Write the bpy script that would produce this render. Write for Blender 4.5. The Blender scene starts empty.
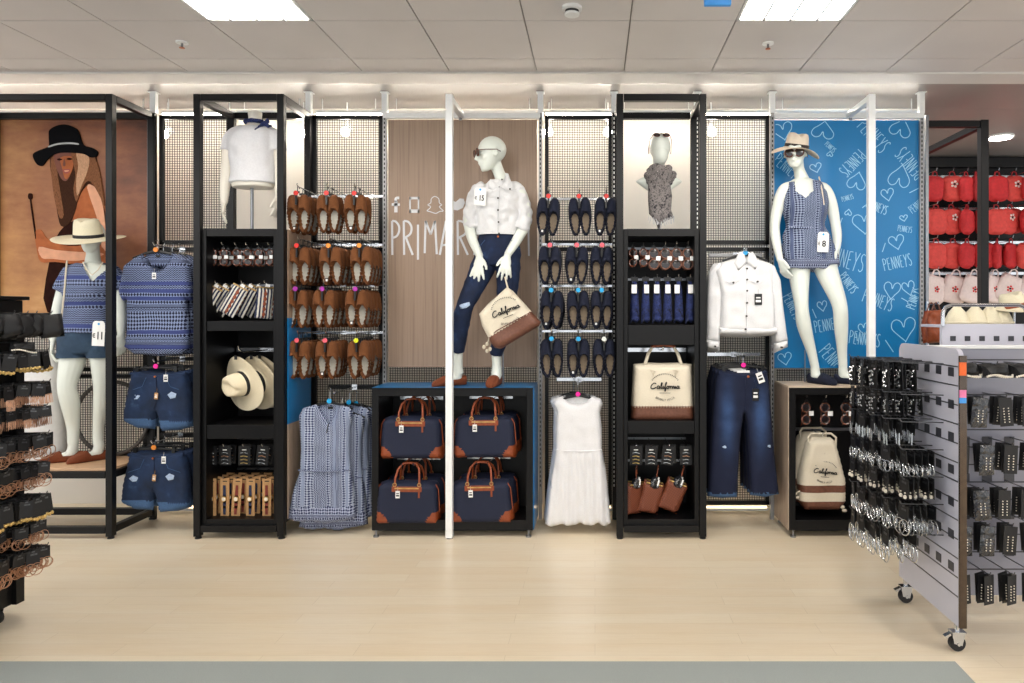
import bpy, bmesh, math, random
from mathutils import Vector, Matrix, noise
from mathutils.geometry import delaunay_2d_cdt

sc = bpy.context.scene
COL = sc.collection
PI = math.pi
FPX = 702.0          # focal length in pixels of the 1024 px wide frame
EYE = 1.56           # camera height
FR = 4.84            # front plane of the wall fixtures
BK = 5.33            # plane of the grid panels
WALLY = 5.72

# ------------------------------------------------------------------ camera
cam = bpy.data.cameras.new('camera')
cam.sensor_width = 36.0
cam.lens = FPX / 1024 * 36
cam.shift_x = -83 / 1024
cam.shift_y = -29.5 / 1024
camo = bpy.data.objects.new('camera', cam)
COL.objects.link(camo)
camo.location = (0, 0, EYE)
camo.rotation_euler = (PI / 2, 0, 0)
sc.camera = camo
# ------------------------------------------------------------------ world, exposure
w = bpy.data.worlds.new('shop_surroundings')
sc.world = w
w.use_nodes = True
w.node_tree.nodes['Background'].inputs[0].default_value = (0.97, 0.985, 1.0, 1)
w.node_tree.nodes['Background'].inputs[1].default_value = 1.0
sc.view_settings.view_transform = 'Standard'
sc.view_settings.look = 'None'
sc.view_settings.exposure = 0.55
sc.view_settings.gamma = 1.0
sc.view_settings.use_curve_mapping = False
PANEL_E = 15.0       # ceiling light panels
COVE_E = 36.0        # strip lights behind the grid panels
SPOT_W = 11.0        # track spots

def area(name, loc, size, power, rot=(0, 0, 0), color=(1, .97, .93)):
    l = bpy.data.lights.new(name, 'AREA'); l.shape = 'RECTANGLE'
    l.size, l.size_y = size; l.energy = power; l.color = color
    o = bpy.data.objects.new(name, l); COL.objects.link(o)
    o.location = loc; o.rotation_euler = rot
    return o

def spot(name, loc, target, power, angle=70, color=(1, .96, .9)):
    l = bpy.data.lights.new(name, 'SPOT'); l.energy = power; l.spot_size = math.radians(angle)
    l.spot_blend = .6; l.shadow_soft_size = .3; l.color = color
    o = bpy.data.objects.new(name, l); COL.objects.link(o); o.location = loc
    o.rotation_euler = (Vector(target) - Vector(loc)).to_track_quat('-Z', 'Y').to_euler()
    return o
# shop spotlights on the ceiling track in front of the wall fixtures
for sx, tx, pw in ((-4.0, -3.6, 1.2), (-2.4, -2.45, .8), (-1.0, -.8, 1.3), (.35, .4, .9), (1.1, 1.4, 1.0), (2.2, 1.9, .6)):
    spot('track_spot_light', (sx, 3.0, 3.1), (tx, 5.1, 1.5), SPOT_W * 4 * pw, 75)

# ------------------------------------------------------------------ helpers
def P(px, py, Y):
    return Vector(((px - 595) / FPX * Y, Y, EYE + (312 - py) / FPX * Y))

def PX(px, Y): return (px - 595) / FPX * Y
def PZ(py, Y): return EYE + (312 - py) / FPX * Y

def hexc(s):
    s = s.lstrip('#')
    r = []
    for i in (0, 2, 4):
        c = int(s[i:i+2], 16) / 255
        r.append(c / 12.92 if c <= .04045 else ((c + .055) / 1.055) ** 2.4)
    return (*r, 1)

MATS = {}
def nodes_of(name):
    m = bpy.data.materials.new(name); m.use_nodes = True
    nt = m.node_tree
    b = nt.nodes['Principled BSDF']
    MATS[name] = m
    return m, nt, b

def MN(nt, op, a, b=None, c=None):
    n = nt.nodes.new('ShaderNodeMath'); n.operation = op
    for i, v in enumerate((a, b, c)):
        if v is None: continue
        if isinstance(v, (int, float)): n.inputs[i].default_value = v
        else: nt.links.new(v, n.inputs[i])
    return n.outputs[0]

def MIX(nt, fac, a, b):
    n = nt.nodes.new('ShaderNodeMix'); n.data_type = 'RGBA'
    for k, v in ((0, fac), (6, a), (7, b)):
        if isinstance(v, (int, float)): n.inputs[k].default_value = v
        elif isinstance(v, tuple): n.inputs[k].default_value = v
        else: nt.links.new(v, n.inputs[k])
    return n.outputs[2]

def coords(nt, scale=None, kind='Object'):
    tc = nt.nodes.new('ShaderNodeTexCoord')
    if scale is None: return tc.outputs[kind]
    mp = nt.nodes.new('ShaderNodeMapping'); mp.inputs['Scale'].default_value = scale
    nt.links.new(tc.outputs[kind], mp.inputs[0])
    return mp.outputs[0]

def NOISE(nt, vec, scale, detail=3, rough=.5):
    n = nt.nodes.new('ShaderNodeTexNoise'); n.inputs['Scale'].default_value = scale
    n.inputs['Detail'].default_value = detail; n.inputs['Roughness'].default_value = rough
    nt.links.new(vec, n.inputs['Vector'])
    return n.outputs[0]

def RAMP(nt, fac, stops):
    n = nt.nodes.new('ShaderNodeValToRGB'); nt.links.new(fac, n.inputs[0])
    e = n.color_ramp.elements
    while len(e) < len(stops): e.new(.5)
    for i, (p, c) in enumerate(stops):
        e[i].position = p; e[i].color = c
    return n.outputs[0]

def BUMP(nt, b, height, strength, dist=.01):
    n = nt.nodes.new('ShaderNodeBump'); n.inputs['Strength'].default_value = strength
    n.inputs['Distance'].default_value = dist
    nt.links.new(height, n.inputs['Height']); nt.links.new(n.outputs[0], b.inputs['Normal'])

def mat(name, col, rough=.5, metal=0., var=.12, vs=40, bump=0., emit=0., coat=0., scale=None, spec=None):
    """plain procedural material: colour broken up by a fine noise"""
    m, nt, b = nodes_of(name)
    c = hexc(col) if isinstance(col, str) else col
    b.inputs['Roughness'].default_value = rough
    b.inputs['Metallic'].default_value = metal
    if spec is not None: b.inputs['Specular IOR Level'].default_value = spec
    if coat: b.inputs['Coat Weight'].default_value = coat; b.inputs['Coat Roughness'].default_value = .15
    v = coords(nt, scale)
    n = NOISE(nt, v, vs, 3)
    lo = tuple(x * (1 - var) for x in c[:3]) + (1,); hi = tuple(min(1, x * (1 + var)) for x in c[:3]) + (1,)
    cc = RAMP(nt, n, [(.3, lo), (.7, hi)])
    nt.links.new(cc, b.inputs['Base Color'])
    if bump: BUMP(nt, b, n, bump, .004)
    if emit:
        b.inputs['Emission Color'].default_value = c; b.inputs['Emission Strength'].default_value = emit
    return m

M = MATS
mat('black_metal', '#08080a', .42, 0, .1, 60, spec=.3)
mat('black_panel', '#050507', .45, 0, .1, 30, spec=.3)
mat('black_inside', '#08090b', .45, 0, .1, 30)
mat('wire_black', '#0e0c0c', .5, 0, .08, 60)
mat('white_metal', '#eef0f0', .35, 0, .03, 20)
mat('post_grey', '#9a9b9c', .35, .3, .05, 30)
mat('slot_dark', '#0a0a0a', .8, 0, .02)
mat('chrome', '#c9ccd0', .16, 1, .04, 30)
mat('steel', '#8d9095', .3, 1, .06, 30)
mat('plaster', '#918d8b', .42, 0, .03, 2, coat=.25)
mat('tile', '#cdc8c6', .55, 0, .04, 1.5)
mat('tbar', '#8f8b88', .5, 0, .03, 3)
mat('trim_white', '#d4d1ce', .45, 0, .03, 3)
mat('wall_cream', '#f4efe6', .6, 0, .03, 2)
mat('far_wall', '#c7a494', .7, 0, .05, 2)
mat('mannequin', '#e3e8df', .3, 0, .015, 3, coat=.3)
mat('mannequin_warm', '#efe9dc', .35, 0, .015, 3)
mat('rubber', '#17171a', .6, 0, .1)
mat('white_cloth', '#e4e4e7', .85, 0, .04, 90, bump=.15)
mat('white_denim', '#e0e0e1', .85, 0, .04, 160, bump=.25)
mat('white_lace', '#e4e4e6', .85, 0, .05, 220, bump=.5)
mat('shade_cloth', '#cfcfd0', .85, 0, .06, 90)
mat('button', '#3b3733', .35, .7, .1)
mat('copper', '#b8693f', .3, .9, .1)
mat('suede', '#693d1b', .95, 0, .16, 130, bump=.35)
mat('suede_dark', '#5d341b', .95, 0, .16, 130, bump=.3)
mat('suede_mannequin', '#74391c', .9, 0, .14, 130, bump=.2)
mat('navy_suede', '#0c1329', .92, 0, .2, 140, bump=.3)
mat('insole_cream', '#a3a096', .7, 0, .08, 70)
mat('insole_tan', '#776754', .7, 0, .12, 70)
mat('tan_leather', '#8c4220', .45, 0, .14, 60, bump=.15)
mat('brown_leather', '#6e4534', .5, 0, .18, 60, bump=.3)
mat('navy_canvas', '#111a34', .75, 0, .15, 300, bump=.3)
mat('zip', '#caa96f', .3, .8, .2)
mat('paper', '#f1f1ef', .7, 0, .02)
mat('ink', '#101214', .6, 0, .02)
mat('print_dark', '#3c3a3a', .8, 0, .05)
mat('card_black', '#0b0c10', .5, 0, .12, 60)
mat('kraft', '#b98f60', .8, 0, .1, 60)
mat('strap_red', '#7a2f25', .6, 0, .12)
mat('strap_navy', '#1d2947', .6, 0, .12)
mat('gold', '#d7b877', .28, .9, .1)
mat('silver', '#cfd2d4', .22, .95, .1)
mat('pearl', '#efe6d6', .3, 0, .05)
mat('pewter', '#5f6063', .3, .8, .3, 120)
mat('rose_gold', '#c99a7c', .3, .9, .1)
mat('tortoise', '#5a2d1c', .2, 0, .5, 60, coat=.6)
mat('glass_dark', '#1c1210', .08, 0, .1, coat=.6)
mat('straw', '#e2d9bd', .8, 0, .07, 260, bump=.4)
mat('straw_mesh', '#efe2c4', .8, 0, .07, 260, bump=.3)
mat('straw_pink', '#d9cbb8', .8, 0, .06, 260, bump=.4)
mat('hat_band', '#121214', .7, 0, .1)
mat('hat_band_brown', '#2b211c', .7, 0, .1)
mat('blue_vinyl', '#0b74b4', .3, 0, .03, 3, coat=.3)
mat('blue_poster', '#0478b6', .35, 0, .03, 3)
mat('poster_line', '#9fd3ee', .5, 0, .04, 20)
mat('logo_white', '#d9dadd', .5, 0, .03, 20)
mat('red_canvas', '#c0262c', .75, 0, .12, 40)
mat('red_deep', '#9c1c22', .75, 0, .12, 40)
mat('red_coral', '#d94a45', .75, 0, .1, 40)
mat('white_canvas', '#eadad8', .8, 0, .05, 40)
mat('pink_print', '#d8403f', .7, 0, .05)
mat('grey_hoop', '#57524e', .6, 0, .1)
mat('plinth_white', '#dddcda', .5, 0, .03)
mat('slat_white', '#c9c9d6', .35, 0, .04, 4, coat=.3)
mat('slat_grey', '#3a3b42', .4, 0, .1)
mat('slat_side', '#8e8f9c', .35, 0, .05, 4)
mat('mirror_edge', '#5a5048', .14, 1, .1)
mat('canvas_cream', '#ddd3be', .85, 0, .07, 240, bump=.35)
mat('rope', '#d8cdb8', .8, 0, .08, 120)
mat('carpet', '#9ca3a0', .95, 0, .1, 300, bump=.3)
mat('red_disc', '#d62a22', .4); mat('orange_disc', '#e58a2e', .4); mat('purple_disc', '#a0249a', .4)
mat('pink_disc', '#ea5f6e', .4); mat('yellow_disc', '#d6dc1c', .4); mat('blue_disc', '#1ea2dc', .4)
mat('white_disc', '#d8ded8', .4); mat('magenta_disc', '#f0189a', .4)
mat('plastic_black', '#08090b', .35, 0, .1)
mat('plastic_white', '#dfe0df', .4, 0, .02)
mat('sky_sign', '#3f97e6', .4, 0, .04)
mat('orange_label', '#e8641c', .4); mat('pink_label', '#e87aa8', .4)
mat('clear_bag', '#24262b', .12, 0, .5, 60, bump=.8, spec=.8)
mat('skin_print', '#a45f3c', .6, 0, .2, 14)
mat('skin_print_dark', '#6b3522', .6, 0, .2, 14)
mat('skin_print_light', '#d59a78', .6, 0, .12, 14)
mat('hair_print', '#7a5138', .6, 0, .5, 60, scale=(6, 6, 1))
mat('hair_print_blond', '#b58864', .6, 0, .4, 60, scale=(8, 8, 1))
mat('hat_print', '#07070a', .6, 0, .15, 14)
mat('dress_print', '#27110c', .6, 0, .3, 20)
mat('hair_dark_print', '#3a2317', .6, 0, .4, 60, scale=(8, 8, 1))
mat('coral_lips', '#8f4038', .6, 0, .05)

# lit diffusers
def emis(name, col, e):
    m, nt, b = nodes_of(name)
    b.inputs['Base Color'].default_value = hexc(col); b.inputs['Emission Color'].default_value = hexc(col)
    b.inputs['Emission Strength'].default_value = e
    n = NOISE(nt, coords(nt), 3, 1)
    nt.links.new(MN(nt, 'MULTIPLY_ADD', n, e * .1, e * .95), b.inputs['Emission Strength'])
emis('diffuser', '#fff8f0', PANEL_E)
emis('strip_light', '#fff4e4', COVE_E)
emis('floor_strip', '#ffe2b8', 2.2)
emis('spot_bulb', '#fff4e6', 70)

# floor planks
m, nt, b = nodes_of('oak_floor')
v = coords(nt)
br = nt.nodes.new('ShaderNodeTexBrick')
nt.links.new(v, br.inputs['Vector'])
br.inputs['Scale'].default_value = 1.0; br.inputs['Brick Width'].default_value = 1.1; br.inputs['Row Height'].default_value = .11
br.inputs['Mortar Size'].default_value = .0012; br.inputs['Mortar Smooth'].default_value = .3
br.inputs['Color1'].default_value = hexc('#ecdec4'); br.inputs['Color2'].default_value = hexc('#e6d4b6')
br.inputs['Mortar'].default_value = hexc('#cdbb9d'); br.offset = .37
g = NOISE(nt, coords(nt, (1.2, 26, 1)), 5, 5, .6)
g2 = NOISE(nt, coords(nt, (.5, 4, 1)), 3, 3)
c = MIX(nt, MN(nt, 'MULTIPLY', MN(nt, 'SUBTRACT', g, .42), 1.4), br.outputs[0], hexc('#d6c3a2'))
c = MIX(nt, MN(nt, 'MULTIPLY', MN(nt, 'SUBTRACT', g2, .35), .8), c, hexc('#f1e9d9'))
nt.links.new(c, b.inputs['Base Color']); b.inputs['Roughness'].default_value = .3
b.inputs['Coat Weight'].default_value = .15; b.inputs['Coat Roughness'].default_value = .3

def wood(name, c1, c2, sc=(30, 30, .8), rough=.5, s=3):
    m, nt, b = nodes_of(name)
    n = NOISE(nt, coords(nt, sc), s, 4, .65)
    nt.links.new(RAMP(nt, n, [(.3, hexc(c1)), (.5, hexc(c2)), (.7, hexc(c1))]), b.inputs['Base Color'])
    b.inputs['Roughness'].default_value = rough
    return m
wood('graphic_wood', '#8b7462', '#a08874', (14, 14, .25))
wood('pale_wood', '#b7a38f', '#c9b7a2', (1, 20, 20))
wood('grey_wood', '#9b8878', '#b09c8a', (20, 4, 1))
wood('plinth_wood', '#c39a76', '#d6b08b', (1, 20, 20))

# rock wall printed on the left poster
m, nt, b = nodes_of('poster_rock')
v = coords(nt, (1, 1, 1))
n1 = NOISE(nt, v, 2.2, 6, .6); n2 = NOISE(nt, coords(nt, (1, 1, 3)), 5, 5, .6)
sep = nt.nodes.new('ShaderNodeSeparateXYZ'); nt.links.new(v, sep.inputs[0])
gx = MN(nt, 'MULTIPLY_ADD', sep.outputs[0], -.38, .55)      # print is paler low on its left
gz = MN(nt, 'MULTIPLY_ADD', sep.outputs[2], -.2, .42)
f = MN(nt, 'ADD', MN(nt, 'ADD', gx, gz), MN(nt, 'MULTIPLY', MN(nt, 'SUBTRACT', n1, .5), .8))
f = MN(nt, 'ADD', f, MN(nt, 'MULTIPLY', MN(nt, 'SUBTRACT', n2, .5), .45))
c = RAMP(nt, f, [(0, hexc('#4a2616')), (.25, hexc('#7a452a')), (.5, hexc('#96603a')), (.8, hexc('#bb8752')), (1, hexc('#cfa06c'))])
nt.links.new(c, b.inputs['Base Color']); b.inputs['Roughness'].default_value = .5

# patterned fabrics
def tribal(name, dark, light, K, F, vertical=False, mid=None, bias=.5, scl=1.0):
    m, nt, b = nodes_of(name)
    v = coords(nt, (scl, scl, scl))
    wn = NOISE(nt, v, 6, 2)
    s = nt.nodes.new('ShaderNodeSeparateXYZ'); nt.links.new(v, s.inputs[0])
    X = MN(nt, 'ADD', s.outputs[0], MN(nt, 'MULTIPLY', wn, .02)); Z = MN(nt, 'ADD', s.outputs[2], MN(nt, 'MULTIPLY', wn, .015))
    U, V = (Z, X) if vertical else (X, Z)
    vk = MN(nt, 'MULTIPLY', V, K)
    cell = MN(nt, 'FLOOR', vk)
    wnn = nt.nodes.new('ShaderNodeTexWhiteNoise'); wnn.noise_dimensions = '1D'; nt.links.new(cell, wnn.inputs['W'])
    r = wnn.outputs['Value']
    fv = MN(nt, 'FRACT', vk); fu = MN(nt, 'FRACT', MN(nt, 'MULTIPLY', U, F))
    tu = MN(nt, 'ABSOLUTE', MN(nt, 'SUBTRACT', fu, .5)); tv = MN(nt, 'ABSOLUTE', MN(nt, 'SUBTRACT', fv, .5))
    zig = MN(nt, 'GREATER_THAN', MN(nt, 'FRACT', MN(nt, 'ADD', MN(nt, 'MULTIPLY', fv, 2), MN(nt, 'MULTIPLY', tu, 1.2))), .55)
    dia = MN(nt, 'GREATER_THAN', MN(nt, 'ADD', tu, tv), .48)
    lin = MN(nt, 'GREATER_THAN', MN(nt, 'FRACT', MN(nt, 'MULTIPLY', vk, 3)), .6)
    s1 = MN(nt, 'GREATER_THAN', r, .36); s2 = MN(nt, 'GREATER_THAN', r, .7)
    a = MN(nt, 'ADD', MN(nt, 'MULTIPLY', zig, MN(nt, 'SUBTRACT', 1, s1)), MN(nt, 'MULTIPLY', dia, MN(nt, 'SUBTRACT', s1, s2)))
    a = MN(nt, 'ADD', a, MN(nt, 'MULTIPLY', lin, s2))
    a = MN(nt, 'MULTIPLY', a, bias * 2 if bias < .5 else 1)
    col = MIX(nt, a, hexc(dark), hexc(light))
    if mid:
        col = MIX(nt, MN(nt, 'MULTIPLY', MN(nt, 'GREATER_THAN', wnn.outputs['Value'], .8), .7), col, hexc(mid))
    nt.links.new(col, b.inputs['Base Color']); b.inputs['Roughness'].default_value = .85
    return m
tribal('print_tee', '#0b1030', '#8190b4', 38, 52, False, '#20307c', .5)
tribal('print_playsuit', '#27345c', '#aab4c8', 46, 58, True, '#8f9cb8', .5)
tribal('print_hem', '#1a2450', '#a4aec6', 50, 62, False)
tribal('print_romper', '#1f2b4c', '#8e9ab2', 48, 60, True, '#46547a', .5)



def denim(name, c1, c2, c3):
    m, nt, b = nodes_of(name)
    n = NOISE(nt, coords(nt), 7, 4, .6); f = NOISE(nt, coords(nt, (260, 260, 60)), 1, 2)
    c = RAMP(nt, n, [(.3, hexc(c1)), (.6, hexc(c2)), (.82, hexc(c3))])
    c = MIX(nt, MN(nt, 'MULTIPLY', f, .25), c, hexc(c1))
    nt.links.new(c, b.inputs['Base Color']); b.inputs['Roughness'].default_value = .9
    BUMP(nt, b, n, .4, .01)
denim('denim_blue', '#0f1d34', '#1b3154', '#44638a')
denim('denim_dark', '#0a1226', '#121f3f', '#2a426e')
denim('denim_skinny', '#0a142c', '#132546', '#2d4b78')
denim('denim_grey', '#22344a', '#32485f', '#4c637b')
def mottled(name, c1, c2, c3, s):
    m, nt, b = nodes_of(name)
    n = NOISE(nt, coords(nt), s, 5, .75); n2 = NOISE(nt, coords(nt), s * .35, 2)
    f = MN(nt, 'ADD', MN(nt, 'MULTIPLY', n, .7), MN(nt, 'MULTIPLY', n2, .3))
    nt.links.new(RAMP(nt, f, [(.40, hexc(c1)), (.5, hexc(c2)), (.58, hexc(c1)), (.64, hexc(c3))]), b.inputs['Base Color']); b.inputs['Roughness'].default_value = .9
mottled('scarf_print', '#242228', '#8e8784', '#b8b0ab', 42)
mottled('scarf_navy', '#070b22', '#26346a', '#6f7cab', 30)
m, nt, b = nodes_of('denim_faded')
v = coords(nt); s = nt.nodes.new('ShaderNodeSeparateXYZ'); nt.links.new(v, s.inputs[0])
n = NOISE(nt, v, 9, 4, .6); f = NOISE(nt, coords(nt, (260, 260, 60)), 1, 2)
g = MN(nt, 'DIVIDE', MN(nt, 'SUBTRACT', MN(nt, 'ABSOLUTE', s.outputs[0]), .115), .045)
g = MN(nt, 'POWER', 2.718, MN(nt, 'MULTIPLY', MN(nt, 'MULTIPLY', g, g), -1))
h = MN(nt, 'DIVIDE', MN(nt, 'SUBTRACT', s.outputs[2], .58), .2)
h = MN(nt, 'POWER', 2.718, MN(nt, 'MULTIPLY', MN(nt, 'MULTIPLY', h, h), -1))
wear = MN(nt, 'MULTIPLY', MN(nt, 'MULTIPLY', g, h), MN(nt, 'MULTIPLY_ADD', n, .9, .2))
c = MIX(nt, wear, hexc('#0b1430'), hexc('#3f5f92')); c = MIX(nt, MN(nt, 'MULTIPLY', f, .3), c, hexc('#0d1836'))
nt.links.new(c, b.inputs['Base Color']); b.inputs['Roughness'].default_value = .9
mat('denim_fray', '#a9bcd6', .95, 0, .15, 120)
mat('denim_cuff', '#3f5d84', .9, 0, .15, 120)

def stripes(name, cols, n):
    m, nt, b = nodes_of(name)
    s = nt.nodes.new('ShaderNodeSeparateXYZ'); nt.links.new(coords(nt), s.inputs[0])
    f = MN(nt, 'FRACT', MN(nt, 'MULTIPLY', s.outputs[0], n))
    r = RAMP(nt, f, [(i / len(cols), hexc(c)) for i, c in enumerate(cols)])
    r.node.color_ramp.interpolation = 'CONSTANT'
    nt.links.new(r, b.inputs['Base Color']); b.inputs['Roughness'].default_value = .7
stripes('stripe_canvas', ['#d8d4c8', '#1c2545', '#d8d4c8', '#1c2545'], 22)

def woven(name, c1, c2):
    m, nt, b = nodes_of(name)
    s = nt.nodes.new('ShaderNodeSeparateXYZ'); nt.links.new(coords(nt), s.inputs[0])
    a = MN(nt, 'SINE', MN(nt, 'MULTIPLY', s.outputs[0], 420)); c = MN(nt, 'SINE', MN(nt, 'MULTIPLY', s.outputs[2], 420))
    f = MN(nt, 'MULTIPLY_ADD', MN(nt, 'MULTIPLY', a, c), .5, .5)
    nt.links.new(MIX(nt, f, hexc(c1), hexc(c2)), b.inputs['Base Color']); b.inputs['Roughness'].default_value = .5
    BUMP(nt, b, f, .5, .004)
woven('woven_leather', '#4d2418', '#8d4a2c')

for k_ in list(M):
    if k_.endswith('_print') and k_ not in ('scarf_print',):
        b_ = M[k_].node_tree.nodes['Principled BSDF']; b_.inputs['Specular IOR Level'].default_value = .08; b_.inputs['Roughness'].default_value = .8
# ------------------------------------------------------------------ mesh builder
class MB:
    def __init__(s): s.v = []; s.f = []; s.m = []
    def add(s, vs, fs, mi=0):
        o = len(s.v); s.v += [Vector(v) for v in vs]
        for f in fs: s.f.append([o + i for i in f]); s.m.append(mi)
        return s
    def mark(s): return len(s.v)
    def xf(s, mtx, start=0):
        for i in range(start, len(s.v)): s.v[i] = mtx @ s.v[i]
        return s
    def box(s, a, b, mi=0):
        x0, y0, z0 = a; x1, y1, z1 = b
        if x0 > x1: x0, x1 = x1, x0
        if y0 > y1: y0, y1 = y1, y0
        if z0 > z1: z0, z1 = z1, z0
        return s.add([(x0,y0,z0),(x1,y0,z0),(x1,y1,z0),(x0,y1,z0),(x0,y0,z1),(x1,y0,z1),(x1,y1,z1),(x0,y1,z1)],
              [(0,3,2,1),(4,5,6,7),(0,1,5,4),(1,2,6,5),(2,3,7,6),(3,0,4,7)], mi)
    def cbox(s, c, d, mi=0):
        return s.box((c[0]-d[0]/2, c[1]-d[1]/2, c[2]-d[2]/2), (c[0]+d[0]/2, c[1]+d[1]/2, c[2]+d[2]/2), mi)
    def loft(s, rings, mi=0, cap=True, closed=False):
        n = len(rings[0]); o = len(s.v)
        for r in rings: s.v += [Vector(v) for v in r]
        k = len(rings)
        for i in range(k if closed else k - 1):
            a = o + i * n; b = o + ((i + 1) % k) * n
            for j in range(n):
                s.f.append([a + j, a + (j + 1) % n, b + (j + 1) % n, b + j]); s.m.append(mi)
        if cap and not closed:
            s.f.append([o + j for j in range(n)][::-1]); s.m.append(mi)
            s.f.append([o + (k - 1) * n + j for j in range(n)]); s.m.append(mi)
        return s
    def tube(s, pts, r, n=8, mi=0, closed=False, ry=None, up=None, cap=True):
        pts = [Vector(p) for p in pts]; k = len(pts)
        rs = r if isinstance(r, (list, tuple)) else [r] * k
        rys = ry if isinstance(ry, (list, tuple)) else ([ry] * k if ry else rs)
        rings = []; ref = Vector(up) if up else None
        for i in range(k):
            if closed: d = pts[(i + 1) % k] - pts[i - 1]
            elif i == 0: d = pts[1] - pts[0]
            elif i == k - 1: d = pts[-1] - pts[-2]
            else: d = (pts[i + 1] - pts[i]).normalized() + (pts[i] - pts[i - 1]).normalized()
            if d.length < 1e-9: d = Vector((0, 0, 1))
            d.normalize()
            if ref is None: ref = Vector((0, 0, 1)) if abs(d.z) < .9 else Vector((0, 1, 0))
            a = ref - d * ref.dot(d)
            if a.length < 1e-6: a = d.orthogonal()
            a.normalize(); b = d.cross(a)
            if not up: ref = a
            rings.append([pts[i] + a * (math.cos(t) * rs[i]) + b * (math.sin(t) * rys[i]) for t in [2 * PI * j / n for j in range(n)]])
        return s.loft(rings, mi, cap, closed)
    def cyl(s, a, b, r, n=16, mi=0, r2=None):
        return s.tube([a, b], [r, r2 if r2 is not None else r], n, mi)
    def ell(s, c, r, n=14, k=8, mi=0, rot=None):
        c = Vector(c); rings = []
        for i in range(1, k):
            t = PI * i / k
            rings.append([Vector((r[0]*math.sin(t)*math.cos(2*PI*j/n), r[1]*math.sin(t)*math.sin(2*PI*j/n), -r[2]*math.cos(t))) for j in range(n)])
        if rot: rings = [[rot @ p for p in q] for q in rings]
        return s.loft([[p + c for p in q] for q in rings], mi)
    def torus(s, c, R, r, n=24, k=6, axis='y', mi=0, a0=0, a1=2*PI):
        c = Vector(c); full = abs(a1 - a0 - 2 * PI) < 1e-6
        m_ = n if full else n + 1
        pts = []
        for i in range(m_):
            t = a0 + (a1 - a0) * i / n
            u, v_ = math.cos(t) * R, math.sin(t) * R
            pts.append(c + (Vector((u, 0, v_)) if axis == 'y' else Vector((u, v_, 0)) if axis == 'z' else Vector((0, u, v_))))
        return s.tube(pts, r, k, mi, closed=full)
    def lathe(s, prof, c=(0,0,0), n=24, mi=0, sx=1., sy=1.):
        c = Vector(c)
        return s.loft([[c + Vector((r*sx*math.cos(2*PI*j/n), r*sy*math.sin(2*PI*j/n), z)) for j in range(n)] for r, z in prof], mi)
    def prism(s, out, y0, y1, mi=0):
        """outline in XZ extruded along Y"""
        a = 0
        for i in range(len(out)):
            p, q = out[i], out[(i + 1) % len(out)]; a += p[0]*q[1] - q[0]*p[1]
        if a < 0: out = out[::-1]
        n = len(out); o = len(s.v)
        s.v += [Vector((x, y0, z)) for x, z in out] + [Vector((x, y1, z)) for x, z in out]
        s.f.append([o + i for i in range(n)]); s.m.append(mi)
        s.f.append([o + n + i for i in range(n)][::-1]); s.m.append(mi)
        for i in range(n):
            j = (i + 1) % n
            s.f.append([o + j, o + i, o + n + i, o + n + j]); s.m.append(mi)
        return s
    def stroke(s, pts, w, y, t=.001, mi=0):
        """flat ribbon of lettering in the XZ plane at depth y, t thick towards the viewer"""
        pts = [Vector((p[0], 0, p[1])) for p in pts]; L = []; R = []
        for i, p in enumerate(pts):
            d = (pts[min(i + 1, len(pts)-1)] - pts[max(i-1, 0)])
            if d.length < 1e-9: d = Vector((1, 0, 0))
            d.normalize(); nrm = Vector((-d.z, 0, d.x)) * w / 2
            L.append(p + nrm); R.append(p - nrm)
        for i in range(len(pts) - 1):
            a, b, c, d = L[i], R[i], R[i+1], L[i+1]
            f = [Vector((q.x, y - t, q.z)) for q in (a, b, c, d)]; k = [Vector((q.x, y, q.z)) for q in (a, b, c, d)]
            s.add(f + k, [(0,1,2,3),(7,6,5,4),(0,4,5,1),(1,5,6,2),(2,6,7,3),(3,7,4,0)], mi)
        return s
    def puff(s, out, t, y=0., res=.02, band=.05, wr=0., ws=12., seed=0, mi=0, fun=None, back=True, wav=None, hfun=None):
        """soft closed shape from an XZ outline, front towards -Y, t thick"""
        n = len(out); pts = []
        for i in range(n):
            a = Vector(out[i]); b = Vector(out[(i + 1) % n]); L = (b - a).length
            k = max(1, int(math.ceil(L / res)))
            for j in range(k): pts.append(a + (b - a) * (j / k))
        nb = len(pts); segs = [(pts[i], pts[(i + 1) % nb]) for i in range(nb)]
        x0 = min(p.x for p in pts); x1 = max(p.x for p in pts); z0 = min(p.y for p in pts); z1 = max(p.y for p in pts)
        def inside(x, z):
            c = False
            for a, b in segs:
                if (a.y > z) != (b.y > z) and x < (b.x - a.x) * (z - a.y) / (b.y - a.y) + a.x: c = not c
            return c
        def dist(x, z):
            m_ = 1e9
            for a, b in segs:
                dx, dz = b.x - a.x, b.y - a.y; px, pz = x - a.x, z - a.y
                q = dx*dx + dz*dz; u = max(0, min(1, (px*dx + pz*dz) / q)) if q else 0
                e = (px - u*dx)**2 + (pz - u*dz)**2
                if e < m_: m_ = e
            return math.sqrt(m_)
        allp = list(pts); r = 0
        z = z0 + res * .5
        while z < z1:
            x = x0 + res * (.5 if r % 2 else 0)
            while x < x1:
                if inside(x, z) and dist(x, z) > res * .45: allp.append(Vector((x, z)))
                x += res
            z += res * .9; r += 1
        vo, eo, fo, *_ = delaunay_2d_cdt(allp, [(i, (i + 1) % nb) for i in range(nb)], [], 1, 1e-7)
        F = []; Bv = []; o = len(s.v); ed = []
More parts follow.
